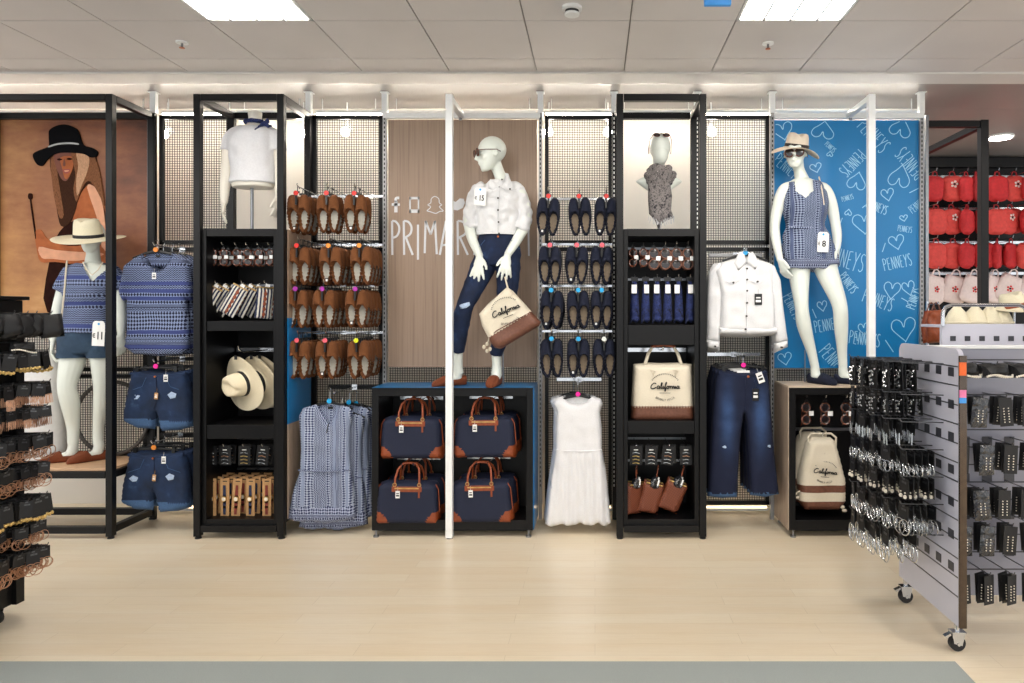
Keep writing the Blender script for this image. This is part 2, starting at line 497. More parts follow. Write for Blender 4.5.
        for i, p in enumerate(vo):
            d = dist(p.x, p.y); q = min(d / band, 1)
            h = t / 2 * math.sqrt(max(0, 1 - (1 - q) ** 2))
            wv = wr * noise.noise(Vector((p.x * ws, seed * 3.1, p.y * ws))) * q if wr else 0
            if wav: wv += wav(p.x, p.y)
            if hfun: hf = hfun(p.x, p.y, q)
            else: hf = 0
            F.append(Vector((p.x, y - h + wv + hf, p.y))); Bv.append(Vector((p.x, y + h + wv, p.y)))
            ed.append(d < 1e-6)
        s.v += F; s.v += Bv; nv = len(vo)
        for f in fo:
            a = sum((vo[f[i]].x * vo[f[(i+1) % 3]].y - vo[f[(i+1) % 3]].x * vo[f[i]].y) for i in range(3))
            if a < 0: f = f[::-1]
            mm = fun(sum(vo[i].x for i in f)/3, sum(vo[i].y for i in f)/3) if fun else mi
            s.f.append([o + i for i in f]); s.m.append(mm)
            if back: s.f.append([o + nv + i for i in f][::-1]); s.m.append(mm)
        return s
    def bbox(s):
        return (Vector([min(v[i] for v in s.v) for i in range(3)]), Vector([max(v[i] for v in s.v) for i in range(3)]))
    def build(s, name, mats, parent=None, smooth=35, bev=0, origin=None):
        """link as ONE object; vertices are in world coordinates, stored relative to the parent's base"""
        if isinstance(mats, str): mats = [mats]
        if parent is not None:
            L = world_loc(parent)
        elif origin is not None: L = Vector(origin)
        else:
            a, b = s.bbox(); L = Vector(((a.x + b.x)/2, (a.y + b.y)/2, a.z))
        me = bpy.data.meshes.new(name)
        me.from_pydata([v - L for v in s.v], [], s.f)
        for m_ in mats: me.materials.append(M[m_])
        if len(mats) > 1:
            for p, mi in zip(me.polygons, s.m): p.material_index = mi
        bm = bmesh.new(); bm.from_mesh(me)
        bmesh.ops.remove_doubles(bm, verts=bm.verts, dist=1e-6)
        bm.to_mesh(me); bm.free()
        if smooth:
            me.shade_smooth() if hasattr(me, 'shade_smooth') else me.polygons.foreach_set('use_smooth', [True] * len(me.polygons))
            me.set_sharp_from_angle(angle=math.radians(smooth))
        o = bpy.data.objects.new(name, me); COL.objects.link(o)
        if parent is not None:
            o.parent = parent
        else: o.location = L
        if bev:
            bm_ = o.modifiers.new('bevel', 'BEVEL'); bm_.width = bev; bm_.segments = 2; bm_.limit_method = 'ANGLE'
        return o

def world_loc(o):
    v = Vector(o.location)
    while o.parent is not None:
        o = o.parent; v += Vector(o.location)
    return v

def tag(o, label=None, cat=None, group=None, kind=None):
    if label: o['label'] = label
    if cat: o['category'] = cat
    if group: o['group'] = group
    if kind: o['kind'] = kind
    return o

def thing(name, label, cat, loc, group=None):
    o = bpy.data.objects.new(name, None); COL.objects.link(o); o.location = loc
    o.empty_display_size = .05
    return tag(o, label, cat, group)

def dup(root, loc, label=None, group=None, rot=None, scale=None, name=None):
    def rec(o, par):
        c = o.copy(); COL.objects.link(c)
        if par is not None: c.parent = par
        for ch in o.children: rec(ch, c)
        return c
    r = rec(root, None); r.location = loc
    if rot is not None: r.rotation_euler = rot
    if scale is not None: r.scale = (scale,) * 3 if isinstance(scale, (int, float)) else scale
    if label: r['label'] = label
    if group: r['group'] = group
    return r

def struct(name, mb, mats, **k):
    return tag(mb.build(name, mats, **k), kind='structure')

def text_mb(s, size, loc, rotz=0., tilt=0., align='CENTER', bold=0., squash=1.):
    """printed characters, upright in the XZ plane facing -Y, as a mesh builder"""
    cu = bpy.data.curves.new('t', 'FONT'); cu.body = s; cu.size = size; cu.align_x = align; cu.align_y = 'CENTER'
    cu.extrude = .0004; cu.offset = bold
    o = bpy.data.objects.new('t', cu); COL.objects.link(o)
    dg = bpy.context.evaluated_depsgraph_get()
    me = bpy.data.meshes.new_from_object(o.evaluated_get(dg))
    R = Matrix.Translation(loc) @ Matrix.Rotation(rotz, 4, 'Z') @ Matrix.Rotation(tilt, 4, 'Y') @ Matrix.Rotation(PI/2, 4, 'X') @ Matrix.Scale(squash, 4, (1, 0, 0))
    mb = MB(); mb.add([R @ v.co for v in me.vertices], [list(p.vertices) for p in me.polygons])
    bpy.data.objects.remove(o); bpy.data.curves.remove(cu); bpy.data.meshes.remove(me)
    return mb

def remesh(mb, name, mats, parent, voxel=.008, smooth_it=4, wr=0., ws=14., paint=None, stretch=1.):
    """grow one continuous skin over overlapping closed pieces"""
    if isinstance(mats, str): mats = [mats]
    L = world_loc(parent)
    me = bpy.data.meshes.new(name + '_raw'); me.from_pydata([v - L for v in mb.v], [], mb.f)
    bm = bmesh.new(); bm.from_mesh(me); bmesh.ops.recalc_face_normals(bm, faces=bm.faces); bm.to_mesh(me); bm.free()
    o = bpy.data.objects.new(name, me); COL.objects.link(o)
    r = o.modifiers.new('r', 'REMESH'); r.mode = 'VOXEL'; r.voxel_size = voxel; r.use_smooth_shade = True
    if smooth_it:
        s = o.modifiers.new('s', 'SMOOTH'); s.factor = .5; s.iterations = smooth_it
    dg = bpy.context.evaluated_depsgraph_get()
    me2 = bpy.data.meshes.new_from_object(o.evaluated_get(dg)); me2.name = name
    o.modifiers.clear(); o.data = me2; bpy.data.meshes.remove(me)
    if paint:
        bm = bmesh.new(); bm.from_mesh(me2)
        kill = [f for f in bm.faces if paint(f.calc_center_median() + L) < 0]
        if kill: bmesh.ops.delete(bm, geom=kill, context='FACES')
        bm.to_mesh(me2); bm.free()
    if wr:
        ns = [v.normal.copy() for v in me2.vertices]
        for v, n in zip(me2.vertices, ns):
            q = v.co
            v.co = q + n * (wr * noise.noise(Vector((q.x * ws, q.y * ws, q.z * ws * stretch))))
    me2.materials.clear()
    for m_ in mats: me2.materials.append(M[m_])
    if paint:
        for p in me2.polygons:
            p.material_index = paint(p.center + L)
    me2.polygons.foreach_set('use_smooth', [True] * len(me2.polygons))
    o.parent = parent
    return o

# ================================================================== SETTING
struct('floor', MB().box((-7, -3, -.1), (7, 10, 0)), 'oak_floor', origin=(0, 0, 0))
# grey-green carpet walkway in the foreground, its right end cut on the diagonal
cy = EYE * FPX / 350
xe = PX(955, cy)
carp = MB().prism([(0, 0)] * 0 + [(-7, 0), (xe, 0), (xe, 1), (-7, 1)], 0, 1)
carp = MB()
xe2 = PX(975, EYE * FPX / 371)
k = (xe2 - xe) / (cy - EYE * FPX / 371)
o_ = [(-7, -3), (xe + k * (cy + 3), -3), (xe, cy), (-7, cy)]
carp.add([(x, y, z) for z in (-.05, .003) for x, y in o_], [(3,2,1,0),(4,5,6,7),(0,1,5,4),(1,2,6,5),(2,3,7,6),(3,0,4,7)])
struct('carpet_walkway', carp, 'carpet')

CE = 3.215
ce = MB(); ce.box((-7.4, -3, CE + .012), (7.4, 4.84, CE + .1), 1)
panels = []
for i in range(-12, 12):
    x0 = .2 + .6 * i
    for j in range(-12, 3):
        y0 = 3.39 + .6 * j
        y1 = min(y0 + .6, 4.84)
        if (i % 5 == 1) and (j % 4 == 0):
            panels.append((x0, y0)); continue
        ce.box((x0 + .004, y0 + .004, CE), (x0 + .596, y1 - .004, CE + .02), 0)
struct('ceiling', ce, ['tile', 'tbar'], origin=(0, 0, CE))
struct('trim_1', MB().box((-7.4, 4.84, CE - .012), (7.4, 5.06, CE + .02)), 'trim_white', bev=.003)
struct('ceiling_plaster', MB().box((-7.4, 5.06, CE + .001), (7.4, WALLY, CE + .1)), 'plaster')
# wall behind the fixtures: ends where the shop opens to the next department on the right
xw = PX(924, WALLY)
struct('wall_back', MB().box((-7.4, WALLY, 0), (xw, WALLY + .1, CE + .1)), 'wall_cream')
struct('wall_far', MB().box((1.6, 7.9, 0), (9, 8.0, CE + .1)), 'far_wall')
struct('ceiling_far', MB().box((xw, WALLY, CE), (9, 7.9, CE + .1)), 'plaster')

for n_, (x0, y0) in enumerate(panels):
    vis = y0 > 3 and -3 < x0 < 2
    side = 'left' if x0 < 0 else 'right'
    lab = ('%s square louvred ceiling light panel above the %s' % (('bright', 'black display tower with the scarf bust collar') if x0 < 0 else ('bright', 'mannequin in the sun hat and romper'))) if vis else 'bright square louvred ceiling light panel out of the picture'
    if vis: lab = 'bright square louvred ceiling light panel, the left of the two' if x0 < 0 else 'bright square louvred ceiling light panel, the right of the two'
    t = thing('ceiling_light', lab, 'ceiling light', (x0 + .3, y0 + .3, CE), 'ceiling light panels')
    MB().box((x0 + .02, y0 + .02, CE + .004), (x0 + .58, y0 + .58, CE + .011)).build('diffuser', 'diffuser', t)
    f = MB()
    for a, b in (((0, 0), (.6, .02)), ((0, .58), (.6, .6)), ((0, 0), (.02, .6)), ((.58, 0), (.6, .6))):
        f.box((x0 + a[0] + .002, y0 + a[1] + .002, CE - .002), (x0 + b[0] - .002, y0 + b[1] - .002, CE + .01))
    f.build('light_frame', 'white_metal', t)
    for q in (1, 2, 3):
        MB().box((x0 + .15 * q - .006, y0 + .02, CE - .012), (x0 + .15 * q + .006, y0 + .58, CE + .004)).build('louvre', 'post_grey', t)

# ceiling fittings
p = P(182, 43, (CE - EYE) * FPX / (312 - 43)); 
def sprinkler(px, py, lab):
    Y = (CE - EYE) * FPX / (312 - py); q = P(px, py, Y)
    t = thing('sprinkler', lab, 'sprinkler', (q.x, q.y, CE), None)
    MB().cyl((q.x, q.y, CE), (q.x, q.y, CE - .008), .035, 20).build('escutcheon', 'white_metal', t)
    MB().cyl((q.x, q.y, CE), (q.x, q.y, CE - .035), .007, 10).build('stem', 'steel', t)
    MB().cyl((q.x, q.y, CE - .035), (q.x, q.y, CE - .038), .016, 12).build('deflector', 'copper', t)
sprinkler(182, 42, 'small ceiling sprinkler head to the left of the left light panel')
sprinkler(768, 43, 'small ceiling sprinkler head just behind the right light panel')
Y = (CE - EYE) * FPX / 305; q = P(572, 4, Y)
t = thing('smoke_detector', 'round white smoke detector on the ceiling', 'smoke detector', (q.x, q.y, CE))
MB().lathe([(.055, CE), (.055, CE - .015), (.04, CE - .02)], (q.x, q.y, 0), 24).build('base', 'plastic_white', t)
MB().lathe([(.038, CE - .02), (.036, CE - .035)], (q.x, q.y, 0), 24).build('sensor_ring', 'plastic_black', t)
MB().lathe([(.042, CE - .035), (.04, CE - .045), (.02, CE - .05)], (q.x, q.y, 0), 24).build('cap', 'plastic_white', t)
# blue hanging sign, its lower edge just inside the picture
Y = 2.9; a = P(704, 6, Y); b = P(731, 6, Y)
t = thing('hanging_sign', 'bright blue hanging sign with only its lower edge in view', 'sign', ((a.x + b.x)/2, Y, a.z))
MB().box((a.x, Y - .01, a.z), (b.x, Y + .01, a.z + .2)).build('sign_board', 'sky_sign', t, bev=.003)
for xx in (a.x + .02, b.x - .02): MB().cyl((xx, Y, a.z + .2), (xx, Y, CE), .002, 6).build('wire', 'steel', t)

# ================================================================== FIXTURE FRAMES
T = .046
def beam(mb, a, b, t=T, mi=0):
    """square tube between two axis-aligned points"""
    h = t / 2
    return mb.box([min(a[i], b[i]) - h for i in range(3)], [max(a[i], b[i]) + h for i in range(3)], mi)

TOP = 3.035
def foot(x, y, par):
    m_ = MB(); m_.cyl((x, y, .03), (x, y, .012), .007, 8, 0); m_.lathe([(.022, 0), (.022, .008), (.012, .014)], (x, y, 0), 14, 0)
    m_.build('foot', 'rubber', par)

def grid_panel(x0, x1, z0, z1, lab, Y=BK, splits=(2.06,), frame=True, fr='wire_black'):
    t = thing('grid_panel', lab, 'grid panel', ((x0 + x1)/2, Y, z0), 'wire grid wall panels')
    f = MB(); fw = .028
    zs = [z0] + [z for z in splits if z0 < z < z1] + [z1]
    for za, zb in zip(zs[:-1], zs[1:]):
        zb2 = zb - (.012 if zb != z1 else 0); za2 = za + (.012 if za != z0 else 0)
        f.box((x0, Y - .012, za2), (x0 + fw, Y + .012, zb2)); f.box((x1 - fw, Y - .012, za2), (x1, Y + .012, zb2))
        f.box((x0, Y - .012, za2), (x1, Y + .012, za2 + fw)); f.box((x0, Y - .012, zb2 - fw), (x1, Y + .012, zb2))
    if frame: f.build('panel_frame', 'black_metal', t)
    g = MB(); p_ = .0182; wv = .0019
    n = int((x1 - x0) / p_)
    for i in range(1, n):
        x = x0 + (x1 - x0) * i / n; g.box((x - wv, Y - .0015, z0 + .01), (x + wv, Y + .0015, z1 - .01))
    n = int((z1 - z0) / p_)
    for i in range(1, n):
        z = z0 + (z1 - z0) * i / n; g.box((x0 + .01, Y - .003, z - wv), (x1 - .01, Y - .0016, z + wv))
    g.build('wire_mesh', 'wire_black', t, smooth=0)
    return t

def slotted_post(px, lab, m_='post_grey', z1=TOP + .02, Y=BK - .045, w=.026, toceil=True):
    x = PX(px, Y)
    t = thing('slotted_post', lab, 'upright post', (x, Y, 0), 'slotted upright posts')
    MB().box((x - w/2, Y - .015, 0), (x + w/2, Y + .015, z1)).build('upright', m_, t)
    s = MB(); z = .25
    while z < z1 - .03:
        s.box((x - .004, Y - .0175, z), (x + .004, Y - .0145, z + .018)); z += .034
    s.build('slots', 'slot_dark' if m_ != 'black_metal' else 'paper', t, smooth=0)
    if toceil:
        b = MB(); b.box((x - .02, Y - .02, z1), (x + .02, Y + .02, CE - .002)); b.box((x - .03, Y - .03, CE - .008), (x + .03, Y + .03, CE - .002))
        b.build('ceiling_bracket', 'white_metal', t)
    return t

# --- left black frame with the mannequin platform
xa0, xa1 = PX(-60, FR), PX(111, FR)
t = thing('display_rack', 'black square-tube display frame around the orange poster and hat mannequin, far left', 'display rack', ((xa0 + xa1)/2, FR, 0), 'black square-tube frames')
f = MB()
for x in (xa0, xa1):
    beam(f, (x, FR, .04), (x, FR, TOP)); beam(f, (x, BK - .04, .04), (x, BK - .04, TOP))
    beam(f, (x, FR + .05, TOP), (x, BK - .1, TOP)); beam(f, (x, FR + .05, .06), (x, BK - .1, .06)); beam(f, (x, FR + .05, .44), (x, BK - .1, .44))
for y in (FR, BK - .04):
    for z in (.06, TOP): beam(f, (xa0 + .05, y, z), (xa1 - .05, y, z))
beam(f, (xa0 + .05, FR, .44), (xa1 - .05, FR, .44))
f.build('tube_frame', 'black_metal', t, bev=.002)
for x in (xa0, xa1): foot(x, FR, t); foot(x, BK - .04, t)
MB().box((xa0 + .024, FR + .0, .464), (xa1 - .024 + .02, BK - .07, .482)).build('platform', 'plinth_wood', t, bev=.002)

def tower(px0, px1, pyt, pyb, lab, shelves, ctop, side=None):
    """open black frame on top of a shelved black box; px are the outer edges of the front face"""
    x0, x1 = PX(px0, FR) + T/2, PX(px1, FR) - T/2
    t = thing('display_tower', lab, 'display tower', ((x0 + x1)/2, FR, 0), 'black display towers')
    zt = TOP; f = MB(); yb = BK - .04
    for x in (x0, x1):
        beam(f, (x, FR, .04), (x, FR, zt)); beam(f, (x, yb, .04), (x, yb, zt)); beam(f, (x, FR + .05, zt), (x, yb - .05, zt))
    for y in (FR, yb): beam(f, (x0 + .05, y, zt), (x1 - .05, y, zt))
    beam(f, (x0 + .05, FR, .07), (x1 - .05, FR, .07))
    f.build('tube_frame', 'black_metal', t, bev=.002)
    for x in (x0, x1): foot(x, FR, t); foot(x, yb, t)
    xi0, xi1 = x0 + .025, x1 - .025; c = MB(); zb = .07
    c.box((xi0, FR + .0, zb), (xi0 + .03, yb, ctop)); c.box((xi1 - .03, FR + .0, zb), (xi1, yb, ctop))
    c.box((xi0 + .03, yb - .02, zb), (xi1 - .03, yb, ctop - .03))
    c.box((xi0 + .03, FR + .0, ctop - .05), (xi1 - .03, yb - .02, ctop)); c.box((xi0 + .03, FR, zb), (xi1 - .03, yb - .02, zb + .06))
    c.build('carcass', 'black_panel', t, bev=.002)
    for za, zb_ in shelves:
        MB().box((xi0 + .032, FR + .004, za), (xi1 - .032, yb - .022, zb_)).build('shelf', 'black_panel', t, bev=.002)
    if side:
        s = MB(); s.box((x1 + T/2 - .01, FR + .03, .12), (x1 + T/2 + .002, yb - .03, ctop)); s.build('side_panel', 'black_panel', t)
    return t, xi0 + .03, xi1 - .03
Z = lambda py: PZ(py, FR)
tw1, t1a, t1b = tower(195, 285, 95, 535, 'black display tower holding straw hats and watch cards, white T-shirt bust on top', [(Z(331), Z(321)), (Z(439), Z(425))], Z(229), True)
tw2, t2a, t2b = tower(616.5, 706, 96, 533, 'black display tower holding the cream tote, scarf bust on top', [(Z(345), Z(325)), (Z(434), Z(421))], Z(229))
# side skins of the first tower: pale wood, blue band painted as a reflection
xs = PX(285, FR) + .003
t = tw1
MB().box((xs, FR + .03, PZ(520, FR)), (xs + .006, BK - .07, PZ(425, FR))).build('side_skin', 'grey_wood', t)
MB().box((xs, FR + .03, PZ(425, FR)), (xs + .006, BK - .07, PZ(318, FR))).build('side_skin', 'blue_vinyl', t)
MB().box((xs, FR + .03, PZ(318, FR)), (xs + .006, BK - .07, PZ(229, FR))).build('side_skin', 'graphic_wood', t)

# --- grid panels, bay by bay
grid_panel(PX(160, BK), PX(234, BK) - .02, .1, 3.05, 'black wire grid panel behind the blue printed tees')
grid_panel(PX(313, BK), PX(383, BK), .1, 3.05, 'black wire grid panel behind the brown suede loafers')
grid_panel(PX(545, BK), PX(612, BK), .1, 3.05, 'black wire grid panel behind the navy loafers')
grid_panel(PX(699, BK), PX(769, BK), .1, 3.05, 'black wire grid panel behind the white denim jacket and jeans')
grid_panel(PX(-40, BK), PX(148, BK), .47, 1.55, 'low black wire grid panel below the orange poster', splits=(1.1,))
grid_panel(PX(388, BK), PX(538, BK), .1, PZ(366, BK), 'low black wire grid strip below the wooden logo board', splits=(), frame=False)
grid_panel(PX(775, BK), PX(920, BK), .1, PZ(368, BK), 'low black wire grid strip below the bright blue lettered board', splits=(), frame=False)

slotted_post(154, 'black slotted upright post at the right edge of the orange poster', 'black_metal')
slotted_post(309, 'black slotted upright post between the T-shirt bust and the suede loafers', 'black_metal')
slotted_post(385, 'slotted upright post at the left edge of the wooden logo board')
slotted_post(540.5, 'slotted upright post at the right edge of the wooden logo board')
slotted_post(614, 'black slotted upright post between the navy loafers and the scarf bust', 'black_metal')
slotted_post(697, 'black slotted upright post just right of the scarf bust', 'black_metal')
slotted_post(772, 'slotted upright post at the left edge of the bright blue board')
slotted_post(921, 'slotted upright post at the right edge of the bright blue board')

# --- white goal frames
def goal(px, pa, pb, lab):
    x = PX(px, FR)
    t = thing('display_rack', lab, 'display rack', (x, FR, 0), 'white square-tube frames')
    f = MB(); beam(f, (x, FR, .03), (x, FR, TOP), .047); beam(f, (x, FR + .05, TOP - .0), (x, BK - .08, TOP), .04)
    beam(f, (PX(pa, BK), BK - .045, TOP), (PX(pb, BK), BK - .045, TOP), .04)
    f.build('tube_frame', 'white_metal', t, bev=.002); foot(x, FR, t)
    MB().cyl((x, BK - .10, TOP - .03), (x, BK - .1, TOP - .045), .012, 10).build('bolt', 'steel', t)
goal(449.5, 388, 538, 'white square-tube post and top rails in front of the wooden logo board')
goal(871, 775, 918, 'white square-tube post and top rails in front of the bright blue board')

# --- black frame on the right at the opening
x = PX(983, 5.5)
t = thing('display_rack', 'black square-tube frame in front of the red bags, right edge of the bright blue board', 'display rack', (x, 5.5, 0), 'black square-tube frames')
f = MB(); beam(f, (x, 5.5, .03), (x, 5.5, 3.03), .06); beam(f, (x, 5.55, 3.03), (x, 6.5, 3.03), .05)
beam(f, (PX(927, 5.5), 5.5, 3.03), (x - .06, 5.5, 3.03), .05); beam(f, (x, 6.5, .03), (x, 6.5, 3.03), .05)
f.build('tube_frame', 'black_metal', t, bev=.002); foot(x, 5.5, t)
# edge of the wall fixture beside the opening
xx = PX(925.5, BK)
MBx = MB().box((xx - .012, BK - .03, .1), (xx + .012, WALLY, 3.05))
tag(MBx.build('end_panel', 'steel', bev=.002), 'narrow grey metal end panel beside the red bag department', 'end panel')

# strip lights behind the grid panels, top and bottom
def strip(x0, x1, y, z, lab, up=False):
    t = thing('strip_light', lab, 'strip light', ((x0 + x1)/2, y, z), 'strip lights behind the wall fixtures')
    MB().box((x0, y - .014, z), (x1, y + .014, z + .02)).build('light_housing', 'white_metal', t)
    if not up:
        for xx in (x0 + .05, x1 - .05): MB().cyl((xx, y, z + .02), (xx, y, CE + .002), .004, 6).build('hanger_rod', 'white_metal', t)
    MB().box((x0 + .01, y - .01, z - .012 if not up else z + .021), (x1 - .01, y + .01, z - .001 if not up else z + .033)).build('light_tube', 'floor_strip' if up else 'strip_light', t)
for a, b, l in ((-70, 150, 'orange poster'), (162, 236, 'printed tees'), (238, 306, 'white T-shirt bust'), (316, 382, 'suede loafers'), (390, 536, 'wooden logo board'),
                (545, 612, 'navy loafers'), (618, 695, 'scarf bust'), (700, 768, 'white denim jacket'), (776, 918, 'bright blue board')):
    strip(PX(a, 5.45), PX(b, 5.45), 5.45, 3.10, 'white strip light high behind the ' + l)
for a, b, l in ((545, 612, 'navy loafers'), (700, 768, 'white denim jacket'), (160, 230, 'printed tees'), (316, 382, 'suede loafers'), (390, 536, 'wooden logo board'), (776, 918, 'bright blue board')):
    strip(PX(a, 5.45), PX(b, 5.45), 5.45, .02, 'strip light on the floor behind the ' + l, True)

# small spot lamps behind the grid
def lamp(px, py, lab, Y=5.5):
    q = P(px, py, Y)
    t = thing('spot_lamp', lab, 'spot lamp', (q.x, q.y, q.z), 'small spot lamps behind the grid panels')
    d = Vector((0, -.85, -.5)).normalized()
    MB().cyl(q - d * .09, q, .036, 18).build('lamp_body', 'white_metal', t)
    MB().cyl(q, q + d * .004, .034, 18).build('bulb', 'spot_bulb', t)
    MB().cyl(q - d * .05, (q.x, q.y + .05, CE + .002), .006, 8).build('stem', 'white_metal', t)
lamp(106, 163, 'small spot lamp glowing behind the grid above the blue tees') if False else None
lamp(164, 134, 'small lit spot lamp behind the grid above the blue printed tees')
lamp(345, 132, 'small lit spot lamp behind the grid above the middle of the suede loafers')
lamp(301, 133, 'small lit spot lamp right of the white T-shirt bust')
lamp(548.5, 132, 'small lit spot lamp above the left of the navy loafers')
lamp(608, 132, 'small lit spot lamp above the right of the navy loafers')
lamp(712, 132, 'small lit spot lamp behind the grid above the white denim jacket')

# ================================================================== BOARDS
# orange poster of a woman in a black hat
Yp = BK - .02
def pq(pts): return [(PX(x, Yp), PZ(y, Yp)) for x, y in pts]
x0, x1 = PX(-50, Yp), PX(148, Yp); z0, z1 = PZ(313, Yp), PZ(120, Yp)
t = thing('poster', 'large orange-brown poster of a long-haired woman wearing a black hat', 'poster', (x0, Yp, z0))
MB().box((x0, Yp - .006, z0), (x1, Yp + .006, z1)).build('print', 'poster_rock', t)
MB().box((x1 + .001, Yp - .012, z0), (x1 + .02, Yp + .008, z1)).build('poster_edge', 'post_grey', t)
def smooth_c(p, n=3):
    out = []; N_ = len(p)
    for i in range(N_):
        p0, p1, p2, p3 = p[i-1], p[i], p[(i+1) % N_], p[(i+2) % N_]
        for j in range(n):
            u = j / n
            out.append(tuple(.5 * ((2*p1[k]) + (-p0[k]+p2[k])*u + (2*p0[k]-5*p1[k]+4*p2[k]-p3[k])*u*u + (-p0[k]+3*p1[k]-3*p2[k]+p3[k])*u**3) for k in (0, 1)))
    return out
def layer(name, pts, m_, k):
    MB().prism(pq(smooth_c(pts)), Yp - .0074 - k * .0012, Yp - .0061).build(name, m_, t, smooth=0)
layer('printed_dress', [(50, 262), (60, 232), (78, 220), (98, 226), (106, 250), (104, 312), (48, 312)], 'dress_print', 0)
layer('printed_hair', [(88, 180), (98, 190), (104, 205), (108, 225), (109, 250), (104, 240), (98, 200)], 'hair_print', 1)
layer('printed_shoulder', [(76, 196), (84, 188), (91, 183), (99, 187), (104, 200), (107, 225), (108, 262), (98, 300), (91, 262), (80, 240), (74, 218)], 'skin_print', 1)
layer('printed_shoulder', [(88, 188), (94, 186), (100, 194), (104, 208), (106, 225), (107, 248), (103, 250), (99, 222)], 'skin_print_light', 2)
layer('printed_arm', [(36, 233), (42, 230), (50, 240), (70, 246), (90, 245), (104, 248), (104, 258), (80, 264), (56, 262), (42, 262), (38, 250)], 'skin_print', 3)
layer('printed_arm', [(40, 247), (56, 250), (80, 252), (102, 253), (102, 256), (78, 261), (54, 259), (43, 258)], 'skin_print_light', 4)
layer('printed_hair', [(51, 158), (58, 150), (92, 150), (98, 162), (99, 178), (92, 182), (84, 190), (79, 200), (76, 212), (70, 224), (62, 226), (58, 210), (54, 185)], 'hair_dark_print', 4)
layer('printed_hair', [(52, 160), (57, 158), (59, 175), (62, 195), (65, 215), (61, 218), (56, 200), (53, 178)], 'hair_print', 5)
layer('printed_face', [(56, 153), (74, 151), (75, 163), (73, 172), (69, 180), (65, 181), (61, 176), (57, 165)], 'skin_print_dark', 6)
layer('printed_face', [(62, 158), (74, 157), (75, 164), (73, 172), (69, 179), (66, 178), (64, 170)], 'skin_print', 7)
layer('printed_hair', [(73, 152), (86, 150), (94, 154), (100, 168), (103, 184), (106, 206), (102, 198), (94, 184), (88, 182), (82, 192), (78, 202), (75, 190), (77, 176), (75, 164)], 'hair_print', 8)
layer('printed_hair', [(78, 153), (86, 152), (91, 160), (89, 172), (84, 184), (79, 196), (78, 180), (80, 166)], 'hair_print_blond', 9)
layer('printed_lips', [(64, 170.5), (68, 169.5), (72, 170), (70.5, 173), (67, 174)], 'coral_lips', 8)
layer('printed_teeth', [(66, 171), (70.5, 170.8), (70, 171.8), (67, 172.2)], 'skin_print_light', 9)
layer('printed_eye', [(58.5, 160), (61, 158.8), (64, 160), (61, 161)], 'dress_print', 8)
layer('printed_eye', [(68, 159.5), (71, 158.2), (74, 159.5), (71, 160.6)], 'dress_print', 8)
layer('printed_nose', [(65.5, 160), (66.3, 160), (67, 166), (64.6, 166)], 'skin_print_dark', 8)
layer('printed_hat', [(35, 158), (36.5, 153), (50, 147.5), (51, 146), (50.5, 134), (52, 130), (58, 126.5), (66, 125), (74, 127), (80, 132), (84.5, 145), (93, 148), (99, 152), (97.5, 157), (92, 158), (85, 154.5), (66, 153), (56, 155), (49, 160), (44, 166), (39, 165)], 'hat_print', 10)
layer('printed_hat_band', [(51, 146.5), (60, 143.8), (72, 143), (80, 144), (80, 145.4), (72, 144.6), (60, 145.4), (51, 148)], 'post_grey', 11)
layer('printed_stem', [(31, 199), (32, 199), (37, 235), (36, 235)], 'dress_print', 5)
layer('printed_stem', [(30, 194), (33, 194), (33.5, 198), (31.5, 200), (29.5, 198)], 'dress_print', 6)

# ------------------------------------------------------ hand-drawn thin capitals
GL = {
 'P': [[(.1, 0), (.08, 1)], [(.08, 1), (.3, .98), (.5, .85), (.5, .68), (.35, .55), (.1, .5)]],
 'R': [[(.1, 0), (.08, 1)], [(.08, 1), (.32, .97), (.48, .82), (.42, .62), (.12, .5)], [(.2, .5), (.55, 0)]],
 'I': [[(.12, -.08), (.12, .95)]],
 'M': [[(.05, .05), (.1, 1), (.38, .6), (.62, 1), (.72, .02)]],
 'A': [[(.0, 0), (.28, 1), (.52, .05)], [(.1, .28), (.45, .32)]],
 'K': [[(.1, 0), (.08, 1)], [(.5, .95), (.12, .45), (.55, 0)]],
 'E': [[(.45, .98), (.1, .96), (.1, .02), (.48, .0)], [(.1, .5), (.4, .52)]],
 'N': [[(.08, 0), (.1, 1), (.5, .02), (.52, 1)]],
 'Y': [[(.05, 1), (.28, .5)], [(.55, 1), (.28, .5), (.2, -.05)]],
 'S': [[(.45, .92), (.28, 1), (.1, .86), (.15, .62), (.4, .42), (.45, .15), (.25, 0), (.05, .1)]],
 'C': [[(.48, .85), (.3, 1), (.1, .75), (.08, .3), (.25, .02), (.48, .15)]],
}
ADV = {'I': .26, 'M': .86}
HEART = [[(.5, .0), (.2, .35), (.02, .62), (.06, .88), (.24, .98), (.42, .86), (.5, .62), (.6, .9), (.8, 1.0), (.97, .84), (.92, .55), (.7, .28), (.48, -.04)]]
def smooth_pts(p, n=5):
    if len(p) < 3: return p
    out = []
    for i in range(len(p) - 1):
        p0, p1, p2, p3 = p[max(i-1, 0)], p[i], p[i+1], p[min(i+2, len(p)-1)]
        for j in range(n):
            u = j / n
            out.append(tuple(.5 * ((2*p1[k]) + (-p0[k]+p2[k])*u + (2*p0[k]-5*p1[k]+4*p2[k]-p3[k])*u*u + (-p0[k]+3*p1[k]-3*p2[k]+p3[k])*u**3) for k in (0, 1)))
    out.append(p[-1]); return out
